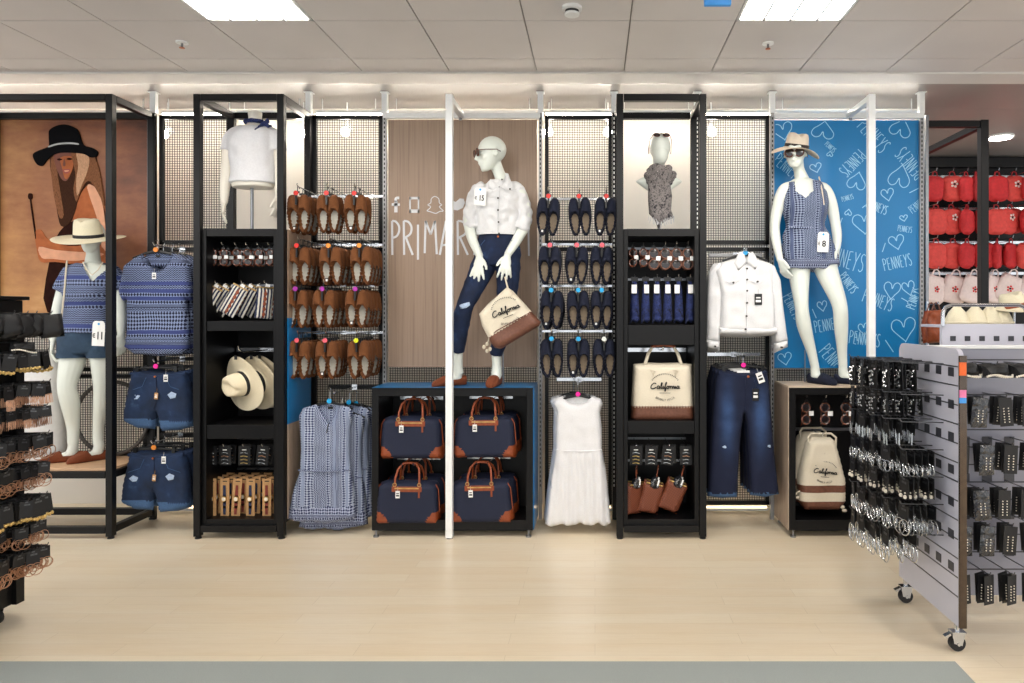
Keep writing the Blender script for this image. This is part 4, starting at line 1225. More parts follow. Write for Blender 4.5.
price_tag(t, PX(757, Y), PZ(372, Y), Y - .045, .045, .075, ang=-.35); price_tag(t, PX(754, Y), PZ(388, Y), Y - .047, .045, .085, 'card_black')
MB().cbox((PX(743, Y), Y - .01, PZ(371.5, Y)), (.09, .004, .016)).build('waist_label', 'paper', t)
hanger(t, xc, PZ(366, Y) , .17, Y, zr, 'magenta_disc', drop=.02, clips=True)
behind(t, 3, -.005, .09, 'dark blue jeans hanging behind the front pair', 'dark blue jeans', wob=8)

# ================================================================== HOLDALLS
def holdall(lab):
    t = thing('holdall', lab, 'bag', (0, 0, 0), 'navy holdalls')
    w_, h_ = .225, .30
    out = [(-w_, .03), (-w_ + .012, 0), (w_ - .012, 0), (w_, .03), (w_ - .012, .25), (w_ - .03, .285), (w_ - .07, h_), (-w_ + .07, h_), (-w_ + .03, .285), (-w_ + .012, .25)]
    MB().puff(out, .17, 0, .016, .04, .006, 6, 3, fun=lambda x, z: 1 if math.hypot((w_ - abs(x)) / .098, z / .10) < 1 else 0).build('bag_body', ['navy_canvas', 'tan_leather'], t, smooth=70)
    for s_ in (-1, 1):
        MB().tube([(s_ * (w_ - .004), -.045, .09), (s_ * (w_ - .016), -.045, .245), (s_ * (w_ - .035), -.045, .28)], .004, 6).build('piping', 'tan_leather', t)
    tr = MB().cbox((0, -.088, .255), (.205, .008, .036)); tr.build('pocket_trim', 'tan_leather', t, bev=.002)
    MB().cbox((0, -.093, .262), (.165, .004, .008)).build('zip', 'zip', t)
    MB().cbox((.085, -.094, .225), (.012, .005, .055)).build('zip_pull', 'tan_leather', t)
    for yy in (-.083, .083):
        hp = [(-.085, yy, .255), (-.082, yy*.9, .33), (-.072, yy*.45, .385), (-.045, yy*.15, .415), (0, yy*.08, .42), (.045, yy*.15, .415), (.072, yy*.45, .385), (.082, yy*.9, .33), (.085, yy, .255)]
        MB().tube(hp, .0075, 8).build('handle', 'tan_leather', t)
        for s_ in (-1, 1): MB().torus((s_ * .084, yy * 1.04, .285), .012, .003, 12, 5).build('ring', 'zip', t)
    price_tag(t, -.06, .245, -.095, .03, .05)
    return t
h0 = None
hb = FR + .03
for (px, py, lab, lb, rz, gl) in ((413, 458, 'navy holdall with tan corners, front one, upper left in the low black box', 'navy holdall hanging behind the upper left one in the low black box', 1, 0),
                              (486, 457, 'navy holdall with tan corners, front one, upper right in the low black box', 'navy holdall hanging behind the upper right one in the low black box', -1, 0),
                              (409, 522.5, 'navy holdall with tan corners, front one, lower left in the low black box', 'navy holdall hanging behind the lower left one in the low black box', 2, 0),
                              (483, 521.5, 'navy holdall with tan corners, front one, lower right in the low black box', 'navy holdall hanging behind the lower right one in the low black box', -3, 0)):
    Y = 4.96 if py < 500 else 4.93
    z = PZ(py, Y); x = PX(px, Y)
    if h0 is None: h0 = holdall(lab); o = h0; o.location = (x, Y, z); o.rotation_euler = (0, D(rz * .5), D(rz))
    else: o = dup(h0, (x, Y, z), lab, rot=(0, D(rz * .5), D(rz)))
    dup(h0, (x + .01, Y + .185, z + .004), lb, rot=(0, 0, D(-rz * .5)))
    zt = z + .412
    t = thing('bag_rail', 'chrome double hook bar inside the low black box holding the %s holdalls' % lab.split('one, ')[1].split(' in')[0], 'display rail', (x, BK - .12, zt))
    MB().box((x - .16, BK - .125, zt - .03), (x + .16, BK - .113, zt - .005)).build('crossbar', 'chrome', t)
    for s_ in (-.04, .04): MB().tube([(x + s_, BK - .12, zt - .014), (x + s_, Y - .03, zt - .008), (x + s_, Y - .045, zt + .012)], .004, 6).build('hook', 'chrome', t)

# ================================================================== STRAW HATS
def hat_mb(R=.19, crown=.105, rc=.082, curl=.03, el=1.12, pinch=.03, mi=0, band=None):
    """fedora standing on z=0, front towards -Y"""
    n = 40; prof = [(R, .0, 1), (R - .01, .004, .8), (R * .72, .006, .35), (rc * 1.22, .006, .08), (rc * 1.03, .014, 0), (rc * .99, .04, 0), (rc * .93, crown * .75, 0), (rc * .82, crown * .95, 0), (rc * .62, crown, 0), (rc * .3, crown * .93, 0), (.004, crown * .9, 0)]
    rings = []
    for r, z, cu in prof:
        ring = []
        for j in range(n):
            a = 2 * PI * j / n; x = r * math.cos(a); y = r * math.sin(a) * el
            zz = z + cu * curl * (abs(math.cos(a)) ** 2 * 1.1 - abs(math.sin(a)) ** 2 * .35)
            if z > crown * .7: # centre dent and front pinch
                zz -= pinch * math.exp(-(x / (rc * .3)) ** 2) * (1 if r > .01 else 1) * (.6 + .5 * (-y / (rc * el)))
                if y < 0: x *= 1 - .22 * min(1, -y / (rc * el))
            ring.append(Vector((x, y, zz)))
        rings.append(ring)
    mb = MB(); mb.loft(rings, mi, cap=False)
    # underside and sweat band
    inner = [[Vector((p.x * .985, p.y * .985, p.z - .004)) for p in r] for r in rings[:7]]
    mb.loft(inner[::-1], mi, cap=False)
    mb.loft([inner[0], rings[0]], mi, cap=False)
    f = mb.f[-0:]
    top = rings[-1]; mb.add(top, [tuple(range(n))], mi)
    bd = MB(); n2 = 40
    bd.loft([[Vector((r * math.cos(2*PI*j/n2), r * el * math.sin(2*PI*j/n2), z)) for j in range(n2)] for r, z in ((rc*1.035, .014), (rc*1.05, .016), (rc*1.025, .036), (rc*1.0, .037))], 0, cap=False)
    bd.cbox((rc * 1.03, 0, .026), (.008, .022, .018))
    return mb, bd
def place_hat(t, mb, bd, Mx, straw, band):
    mb.xf(Mx); bd.xf(Mx)
    mb.build('hat_crown_and_brim', straw, t, smooth=70); bd.build('hat_band', band, t, smooth=70)
Yh = 4.98; cpos = P(244, 383, Yh)
axis = Vector((-.5, -.84, -.16)).normalized()
Rm = axis.to_track_quat('Z', 'Y').to_matrix().to_4x4()
def hatmat(p, sp=0): return Matrix.Translation(p) @ Rm @ Matrix.Rotation(sp, 4, 'Z')
t = thing('straw_hat', 'cream straw fedora with black band hanging in front, first display tower', 'hat', cpos, 'straw hats in the tower')
mb, bd = hat_mb(.195, .13, .085, .02, 1.08, .035); place_hat(t, mb, bd, hatmat(cpos, 1.2), 'straw_mesh', 'hat_band')
MB().cbox(P(240, 357, Yh) + Vector((0, -.06, 0)), (.02, .003, .03)).build('size_label', 'ink', t)
for k, (dx, dy, l) in enumerate(((.055, .11, 'straw fedora hanging second, its brim showing right of the front hat'), (.075, .19, 'straw fedora hanging rearmost behind the other straw hats'))):
    dup(t, Vector(cpos) + Vector((dx, dy, -.005)), l, 'straw hats in the tower')
t = thing('hat_hook', 'chrome hook arm holding the straw hats in the first display tower', 'display rail', (PX(256, 5.2), 5.2, PZ(350, 5.2)))
MB().box((t1a + .01, BK - .1, PZ(352, 5.2)), (t1b - .01, BK - .09, PZ(348, 5.2))).build('crossbar', 'chrome', t)
q = P(237, 350, 4.9); MB().tube([(q.x + .06, BK - .1, PZ(350, 5.2)), (q.x + .02, 4.95, PZ(350, 5.2)), q + Vector((0, .03, 0)), q + Vector((0, .01, .03))], .004, 6).build('arm', 'chrome', t)

# ================================================================== TOWER CONTENTS
YT = 4.93
def hook_bar(xs, py, Yf, xa, xb, lab, stem='hook_bar', yb=BK - .09):
    z = PZ(py, Yf)
    t = thing(stem, lab, 'display rail', ((xa+xb)/2, yb, z))
    MB().box((xa, yb - .008, z - .012), (xb, yb + .004, z + .004)).build('crossbar', 'steel', t)
    for x in xs: MB().tube([(x, yb - .005, z), (x, Yf - .02, z), (x, Yf - .03, z + .016)], .0028, 6).build('hook', 'chrome', t)
    return z

def sunglass(lab, lens, frame, r=.026, tagm='paper'):
    t = thing('hanging_sunglasses', lab, 'sunglasses', (0, 0, 0))
    f = MB()
    for z in (-.055, -.118): f.torus((0, 0, z), r, .0045, 18, 6)
    f.tube([(0, 0, -.055 - r), (.004, -.004, -.0865), (0, 0, -.118 + r)], .004, 6)
    f.tube([(-.004, .006, -.03), (-.012, .02, -.05), (-.01, .025, -.15)], .003, 5); f.tube([(.006, .008, -.145), (.012, .022, -.13), (.01, .03, -.03)], .003, 5)
    f.build('frame', frame, t)
    for z in (-.055, -.118): MB().ell((0, 0, z), (r, .004, r), 16, 6).build('lens', lens, t)
    MB().cbox((.024, -.012, -.085), (.026, .002, .024)).build('swing_tag', tagm, t)
    MB().tube([(0, 0, -.03), (0, .0, .004), (0, .004, .008)], .0015, 5).cbox((0, -.002, -.022), (.02, .006, .012)).build('hang_loop', 'plastic_black', t)
    return t
# first tower: dark sunglasses, six hooks
xs = [PX(a, YT) for a in (212.5, 223.5, 236.5, 247.5, 258.5, 269.5)]
z = hook_bar(xs, 245, YT, t1a + .01, t1b - .01, 'steel bar with six chrome hooks holding the dark sunglasses, first tower')
numw = ['leftmost', 'second', 'third', 'fourth', 'fifth', 'rightmost']
s0 = None
for i, x in enumerate(xs):
    for k in range(2):
        lab = ('dark sunglasses with white tag on the %s hook of the first tower' % numw[i]) if k == 0 else 'dark sunglasses hanging behind the front ones on the first tower hooks'
        loc = (x, YT + k * .06, z)
        if s0 is None: s0 = sunglass(lab, 'glass_dark', 'tortoise', .024); s0.location = loc; o = s0
        else: o = dup(s0, loc, lab, rot=(0, 0, D(random.uniform(-25, 25))))
        o['group'] = 'dark sunglasses in the first tower'
# second tower: round tortoise sunglasses
xs = [PX(a, YT) for a in (633, 643.5, 654, 665.5, 676.5, 688)]
z = hook_bar(xs, 244, YT, t2a + .01, t2b - .01, 'steel bar with six chrome hooks holding the tortoise sunglasses, second tower')
s1 = s2 = None
for i, x in enumerate(xs):
    for k in range(2):
        br = i >= 2
        lab = ('%s sunglasses with white tag on the %s hook of the second tower' % ('brown round' if br else 'dark', numw[i])) if k == 0 else ('%s sunglasses hanging behind the front ones on the second tower hooks' % ('brown round' if br else 'dark'))
        loc = (x, YT + k * .06, z)
        if br:
            if s1 is None: s1 = sunglass(lab, 'glass_dark', 'brown_leather', .029); s1.location = loc; s1.scale = (1.2,) * 3; o = s1
            else: o = dup(s1, loc, lab, rot=(0, 0, D(random.uniform(-12, 12))), scale=1.2)
        else: o = dup(s0, loc, lab, rot=(0, 0, D(random.uniform(-20, 20))), scale=1.1)
        o['group'] = 'sunglasses in the second tower'
# low pale box: three dark sunglasses
xs = [PX(a, 4.95) for a in (806, 825, 846)]
z = hook_bar(xs, 397, 4.95, bx2[0] + .02, bx2[1] - .02, 'steel bar with three chrome hooks above the cream backpack')
for i, x in enumerate(xs):
    o = dup(s0, (x, 4.95, z), 'large dark sunglasses on the %s hook above the cream backpack' % ['left', 'middle', 'right'][i], rot=(0, 0, D(15 - i * 10)), scale=1.35)
    o['group'] = 'sunglasses above the backpack'

# second tower: navy scarves
xs = [PX(a, YT) for a in (634.5, 645.5, 657, 667.5, 678.5, 690)]
z = hook_bar(xs, 277, YT, t2a + .01, t2b - .01, 'steel bar with six chrome hooks holding the navy scarves')
sc0 = None
for i, x in enumerate(xs):
    lab = 'navy patterned scarf with white tag on the %s hook of its bar' % numw[i]
    if sc0 is None:
        t = thing('hanging_scarf', lab, 'scarf', (0, 0, 0)); sc0 = t
        MB().puff([(-.012, -.03), (.012, -.03), (.026, -.09), (.032, -.2), (.036, -.3), (.014, -.325), (-.012, -.31), (-.034, -.33), (-.03, -.2), (-.024, -.09)], .05, 0, .012, .02, .02, 30, 3).build('scarf_body', 'scarf_navy', t, smooth=70)
        MB().cbox((-.004, -.03, -.085), (.036, .002, .06)).build('swing_tag', 'paper', t)
        MB().cbox((0, 0, -.015), (.05, .008, .03)).tube([(0, 0, 0), (0, .002, .006)], .002, 5).build('header_card', 'plastic_black', t)
        o = t; o.location = (x, YT, z)
    else: o = dup(sc0, (x, YT, z), lab, rot=(0, 0, D(random.uniform(-20, 20))))
    o['group'] = 'navy scarves in the second tower'

# first tower: striped pouches
st = None
xs = [PX(a, YT) for a in (217, 243, 266)]
z = hook_bar(xs, 283, YT, t1a + .01, t1b - .01, 'steel bar with three chrome hooks holding the striped pouches')
for i, (x, ang, n) in enumerate(zip(xs, (30, 30, 8), (3, 3, 2))):
    for k in range(n):
        lab = 'navy and cream striped pouch with tan panel, front one on the %s hook' % coln[i] if k == 0 else 'striped pouch hanging behind the front pouch on the %s hook' % coln[i]
        loc = (x + k * .03, YT + .0 + k * .055, z - .005)
        if st is None:
            t = thing('striped_pouch', lab, 'pouch', (0, 0, 0)); st = t
            MB().puff([(-.055, -.03), (.055, -.03), (.057, -.245), (-.057, -.245)], .02, 0, .02, .008).build('pouch_body', 'stripe_canvas', t, smooth=50)
            MB().puff([(-.02, -.031), (.02, -.031), (.02, -.244), (-.02, -.244)], .025, 0, .02, .006).build('leather_panel', 'tan_leather', t, smooth=50)
            MB().cbox((0, 0, -.028), (.112, .018, .008)).build('zip', 'zip', t)
            MB().tube([(0, 0, -.02), (0, -.004, 0), (0, .002, .006)], .002, 5).cbox((.01, -.012, -.012), (.03, .002, .02)).build('hang_tag', 'paper', t)
            o = t; o.location = loc; o.rotation_euler = (0, D(ang), 0)
        else: o = dup(st, loc, lab, rot=(0, D(ang + random.uniform(-3, 3)), D(random.uniform(-10, 10) + (40 if i == 2 else 0))))
        o['group'] = 'striped pouches in the first tower'

# bracelet cards on both towers
def bar_card(lab, cols):
    t = thing('hair_slide_card', lab, 'jewellery card', (0, 0, 0))
    MB().cbox((0, 0, -.068), (.084, .004, .135)).build('card', 'card_black', t, smooth=0)
    for j, c in enumerate(cols):
        zz = -.05 - j * .024
        MB().tube([(-.024, -.006, zz), (0, -.012, zz + .006), (.024, -.006, zz - .002)], .0035, 6).build('hair_slide', c, t)
    MB().cbox((0, -.004, -.028), (.03, .001, .006)).build('card_print', 'paper', t)
    return t
b0 = b1 = None
for tw, xs_, py, bar in (('first', (211, 225, 244.5, 263.5), 445.5, 0), ('second', (636, 651.5, 669, 686), 445.5, 1)):
    xs = [PX(a, YT) for a in xs_]
    a_, b_ = (t1a, t1b) if tw == 'first' else (t2a, t2b)
    z = hook_bar(xs, py, YT, a_ + .01, b_ - .01, 'steel bar with four hooks holding hair slide cards in the %s tower' % tw)
    for i, x in enumerate(xs):
        for k in range(2):
            lab = ('black card of %s hair slides, %s of four across the %s tower' % ('gold' if i == 0 and bar or i == 2 and not bar else 'silver', ['leftmost', 'second', 'third', 'rightmost'][i], tw)) if k == 0 else 'black hair slide card hanging behind the front cards of the %s tower' % tw
            loc = (x + k * .012, YT + k * .05, z - .002); rot = (0, D(random.uniform(-2, 7)), 0)
            gold = (i == 0 and bar) or (i == 2 and not bar)
            if gold:
                if b1 is None: b1 = bar_card(lab, ['silver', 'gold', 'gold', 'gold']); b1.location = loc; o = b1
                else: o = dup(b1, loc, lab, rot=rot)
            else:
                if b0 is None: b0 = bar_card(lab, ['silver', 'rose_gold', 'silver', 'silver']); b0.location = loc; o = b0
                else: o = dup(b0, loc, lab, rot=rot)
            o['group'] = 'hair slide cards in the %s tower' % tw

# watch cards
xs = [PX(a, YT) for a in (212, 225, 238, 251, 267)]
z = hook_bar(xs, 478, YT, t1a + .01, t1b - .01, 'steel bar with five chrome hooks holding the brown watch cards')
wc = {}
for i, x in enumerate(xs):
    red = i in (0, 2, 4)
    for k in range(4):
        lab = ('brown card with a %s-strap watch, %s of the five fronts' % ('dark red' if red else 'navy', ['leftmost', 'second', 'middle', 'fourth', 'rightmost'][i])) if k == 0 else 'brown watch card hanging behind the %s-strap fronts' % ('red' if red else 'navy')
        loc = (x + k * .012, YT + k * .06, z - .004); rot = (0, D(random.uniform(0, 4)), D(random.uniform(-4, 4)))
        if red not in wc:
            t = thing('watch_card', lab, 'watch', (0, 0, 0)); wc[red] = t
            cb = MB(); cb.prism([(-.03, 0), (.03, 0), (.03, -.285), (-.03, -.285)], -.004, .004); cb.build('card', 'kraft', t)
            MB().puff([(-.009, -.045), (.009, -.045), (.011, -.12), (.011, -.16), (.009, -.25), (-.009, -.25), (-.011, -.16), (-.011, -.12)], .008, -.008, .02, .006).build('watch_strap', 'strap_red' if red else 'strap_navy', t)
            MB().cyl((0, -.008, -.14), (0, -.018, -.14), .017, 18).build('watch_case', 'gold', t)
            MB().cyl((0, -.018, -.14), (0, -.0185, -.14), .013, 18).build('watch_dial', 'pearl', t)
            MB().cbox((.002, -.005, -.018), (.03, .001, .006)).build('card_print', 'ink', t)
            o = t; o.location = loc
        else: o = dup(wc[red], loc, lab, rot=rot)
        o['group'] = 'watch cards in the first tower'

# woven purses
xs = [PX(a, YT) for a in (636, 658, 684)]
z = hook_bar(xs, 469, YT, t2a + .01, t2b - .01, 'pale bar with three hooks holding the brown woven purses')
wp = None
for i, (x, ang) in enumerate(zip(xs, (4, 14, 22))):
    for k in range(2):
        lab = 'brown woven leather purse, the %s front one in the second tower' % coln[i] if k == 0 else 'brown woven purse hanging behind the %s front purse' % coln[i]
        loc = (x + k * .01, YT + .01 + k * .08, z)
        if wp is None:
            t = thing('woven_purse', lab, 'purse', (0, 0, 0)); wp = t
            MB().puff([(-.07, -.11), (.07, -.11), (.075, -.12), (.072, -.315), (-.072, -.315), (-.075, -.12)], .04, 0, .02, .015).build('purse_body', 'woven_leather', t, smooth=60)
            MB().cbox((0, -.012, -.108), (.12, .012, .008)).build('zip', 'gold', t)
            MB().puff([(-.03, -.1), (.0, -.05), (.03, -.1), (.036, -.13), (0, -.14), (-.034, -.128)], .02, -.02, .012, .01, .012, 60, 2).build('tissue', 'clear_bag', t, smooth=30)
            MB().tube([(0, 0, -.13), (.006, 0, -.06), (0, 0, 0), (0, .003, .006)], .003, 6).build('wrist_strap', 'tan_leather', t)
            MB().cbox((.02, -.028, -.09), (.012, .002, .04)).build('swing_tag', 'paper', t)
            o = t; o.location = loc; o.rotation_euler = (0, D(ang), D(35))
        else: o = dup(wp, loc, lab, rot=(0, D(ang), D(random.uniform(-8, 8))))
        o['group'] = 'woven purses in the second tower'

# ------------------------------------------------------ canvas bags with script lettering
CAL = [
 [(.95, .82), (.8, .95), (.5, .9), (.2, .6), (.1, .25), (.3, .02), (.65, .08), (.95, .3)],
 [(1.5, .42), (1.3, .5), (1.12, .3), (1.2, .05), (1.42, .12), (1.55, .42), (1.5, .1), (1.65, .06)],
 [(1.65, .06), (1.85, .5), (1.98, .95), (1.86, .98), (1.78, .4), (1.9, .05), (2.05, .15)],
 [(2.05, .15), (2.15, .45), (2.15, .08), (2.3, .1)],
 [(2.3, .1), (2.5, .5), (2.72, 1.0), (2.6, 1.02), (2.48, .3), (2.42, -.35), (2.52, -.3), (2.58, .1), (2.75, .15)],
 [(2.95, .42), (2.78, .38), (2.78, .08), (2.98, .06), (3.08, .3), (2.95, .44), (3.15, .38)],
 [(3.15, .38), (3.28, .45), (3.3, .05)], [(3.3, .2), (3.45, .45), (3.6, .42)],
 [(3.65, .45), (3.65, .05), (3.8, .4), (3.95, .42), (3.95, .08), (4.1, .12)],
 [(4.1, .12), (4.2, .45), (4.2, .08), (4.35, .12)],
 [(4.75, .42), (4.55, .48), (4.4, .25), (4.5, .05), (4.7, .15), (4.78, .45), (4.76, .1), (4.95, .12)]]
def bag_print(par, cx, cz, w, Y, ang=0):
    """script word with a ring of small lettering above and below"""
    u = w / 4.9; mb = MB()
    c, s = math.cos(ang), math.sin(ang)
    def tr(a, b): return (cx + a*c - b*s, cz + a*s + b*c)
    for st_ in CAL: mb.stroke([tr((a - 2.45)*u, (b - .3)*u) for a, b in smooth_pts(st_, 4)], u * .17, Y, .0012)
    mb.stroke([tr(-.18*w, -.2*w), tr(.18*w, -.2*w)], u * .08, Y, .0012)
    o = mb.build('script_print', 'ink', par, smooth=0)
    mb = MB()
    n = 13; wd = 'BEVERLY HILLS'
    for i, ch in enumerate(wd):
        a = -PI/2 + (i - 6) * .105
        if ch == ' ': continue
        x, z = tr(math.cos(a) * w * .5, -.02*w + math.sin(a) * w * .42)
        g = text_mb(ch, w * .105, (x, Y - .0006, z), tilt=-(a + PI/2) - ang); mb.add(g.v, g.f)
    mb.build('small_print', 'print_dark', par, smooth=0)
    mb = MB()
    for i in range(17):
        a = PI/2 + (i - 8) * .13
        x, z = math.cos(a) * w * .5, .03*w + math.sin(a) * w * .42
        mb.stroke([tr(x * .95, z * .95), tr(x * 1.05, z * 1.05)], w * .022, Y, .0012)
    mb.build('print_arc', 'print_dark', par, smooth=0)

Y = 4.96; x = PX(662.5, Y); z0 = PZ(421, Y)
t = thing('tote_bag', 'cream canvas tote with brown leather base and script lettering, second display tower', 'bag', (x, Y, z0))
zs = PZ(405.5, Y)
out = oo([(633, 364), (648, 362.5), (663, 363), (678, 362.5), (692, 364), (694, 400), (694.5, 418), (691, 421), (634, 421), (630.5, 418), (631, 400)], Y)
MB().puff(out, .13, Y, .02, .05, .012, 8, 3, fun=lambda x_, z_: 1 if z_ < zs else 0).build('tote_body', ['canvas_cream', 'brown_leather'], t, smooth=70)
MB().tube([(PX(631.5, Y), Y - .058, zs), (PX(640, Y), Y - .071, zs), (PX(685, Y), Y - .071, zs), (PX(694, Y), Y - .058, zs)], .003, 5).build('base_seam', 'brown_leather', t)
for yy in (-.05, .04):
    for a, b in ((645, 652), (681, 674)):
        MB().tube([(PX(a, Y), Y + yy * .6, PZ(364, Y)), (PX((a+b)/2, Y), Y + yy * .4, PZ(353, Y)), (PX(b, Y), Y + yy * .2, PZ(347.5, Y))], .010, 8, ry=.004, up=(1, 0, 0)).build('handle_strap', 'canvas_cream', t)
MB().tube([(PX(651, Y), Y, PZ(347, Y)), (PX(656, Y), Y, PZ(345.5, Y)), (PX(670, Y), Y, PZ(345.5, Y)), (PX(675, Y), Y, PZ(347, Y))], .011, 10).build('handle_grip', 'tan_leather', t)
for a in (652, 674):
    MB().tube([(PX(a - 3, Y), Y - .06, PZ(368, Y)), (PX(a, Y), Y - .066, PZ(373, Y)), (PX(a + 3, Y), Y - .066, PZ(371, Y)), (PX(a - 1, Y), Y - .066, PZ(369, Y)), (PX(a + 1, Y), Y - .066, PZ(376, Y))], .003, 6).build('rope_knot', 'rope', t)
MB().tube([(PX(652, Y), Y - .062, PZ(369, Y)), (PX(663, Y), Y - .068, PZ(371, Y)), (PX(674, Y), Y - .062, PZ(369, Y))], .0022, 6).build('rope_cord', 'rope', t)
bag_print(t, PX(664, Y), PZ(386, Y), .205, Y - .0725)
t2 = thing('bag_rail', 'chrome bar carrying the cream canvas tote in the second tower', 'display rail', (x, BK - .1, PZ(350, 5.2)))
MB().box((t2a + .01, BK - .105, PZ(352, 5.2)), (t2b - .01, BK - .095, PZ(348, 5.2))).build('crossbar', 'chrome', t2)
MB().tube([(x, BK - .1, PZ(350, 5.2)), (x, Y - .03, PZ(349.5, Y) ), (x, Y - .05, PZ(346, Y))], .005, 8).build('arm', 'chrome', t2)

# backpack with front panel
Y = 4.98; x = PX(821, Y); z0 = PZ(509, Y)
t = thing('canvas_backpack', 'cream canvas backpack with brown bands and rope ties, right display box, front one', 'bag', (x, Y, z0), 'cream canvas backpacks')
zb1, zb2, zb3 = PZ(483, Y), PZ(490, Y), PZ(499, Y)
out = oo([(806, 441), (812, 437), (830, 437), (835, 441), (840, 460), (845, 480), (845, 500), (838, 509), (804, 509), (797, 500), (797, 480), (801, 460)], Y)
MB().puff(out, .14, Y, .014, .05, .012, 9, 5, fun=lambda x_, z_: 1 if (zb2 < z_ < zb1 or z_ < zb3) else 0).build('backpack_body', ['canvas_cream', 'brown_leather'], t, smooth=70)
MB().tube([(PX(808, Y), Y - .03, PZ(448, Y)), (PX(807, Y), Y - .02, PZ(437, Y)), (PX(811, Y), Y, PZ(433.5, Y)), (PX(831, Y), Y, PZ(433.5, Y)), (PX(835, Y), Y - .02, PZ(437, Y)), (PX(834, Y), Y - .03, PZ(449, Y))], .008, 8).build('handle', 'canvas_cream', t)
MB().tube([(PX(812, Y), Y - .055, PZ(449, Y)), (PX(821, Y), Y - .066, PZ(452, Y)), (PX(832, Y), Y - .055, PZ(448, Y))], .003, 6).build('drawstring', 'brown_leather', t)
for a, b in ((793, 492), (840, 505)):
    r_ = MB(); r_.ell((PX(a, Y), Y - .05, PZ(b, Y)), (.016, .016, .012), 10, 6); r_.ell((PX(a + 2, Y), Y - .05, PZ(b + 3.5, Y)), (.018, .016, .012), 10, 6)
    r_.tube([(PX(a, Y), Y - .05, PZ(b, Y)), (PX(a + (5 if a < 800 else -4), Y), Y - .05, PZ(b - 3, Y))], .004, 6); r_.build('rope_knot', 'rope', t)
bag_print(t, PX(822, Y), PZ(470, Y), .165, Y - .073, .1 * -1)
dup(t, Vector(t.location) + Vector((-.02, .15, .015)), 'cream canvas backpack hanging behind the front backpack', 'cream canvas backpacks', rot=(0, 0, D(8)))
t2 = thing('bag_rail', 'black bar and arm carrying the cream backpacks', 'display rail', (x, BK - .12, PZ(434, Y)))
MB().box((bx2[0] + .01, BK - .125, PZ(436, Y)), (bx2[1] - .01, BK - .113, PZ(433, Y))).build('crossbar', 'steel', t2)
MB().tube([(x, BK - .12, PZ(434.5, Y)), (x, Y - .03, PZ(435, Y)), (x, Y - .045, PZ(432, Y))], .005, 8).build('arm', 'chrome', t2)

# ================================================================== MANNEQUINS
def cat_pts(pts, n=6):
    out = []
    for i in range(len(pts) - 1):
        p0, p1, p2, p3 = pts[max(i-1, 0)], pts[i], pts[i+1], pts[min(i+2, len(pts)-1)]
        for j in range(n):
            u = j / n
            out.append(tuple(.5 * ((2*p1[k]) + (-p0[k]+p2[k])*u + (2*p0[k]-5*p1[k]+4*p2[k]-p3[k])*u*u + (-p0[k]+3*p1[k]-3*p2[k]+p3[k])*u**3) for k in range(len(p1))))
    out.append(tuple(pts[-1])); return out

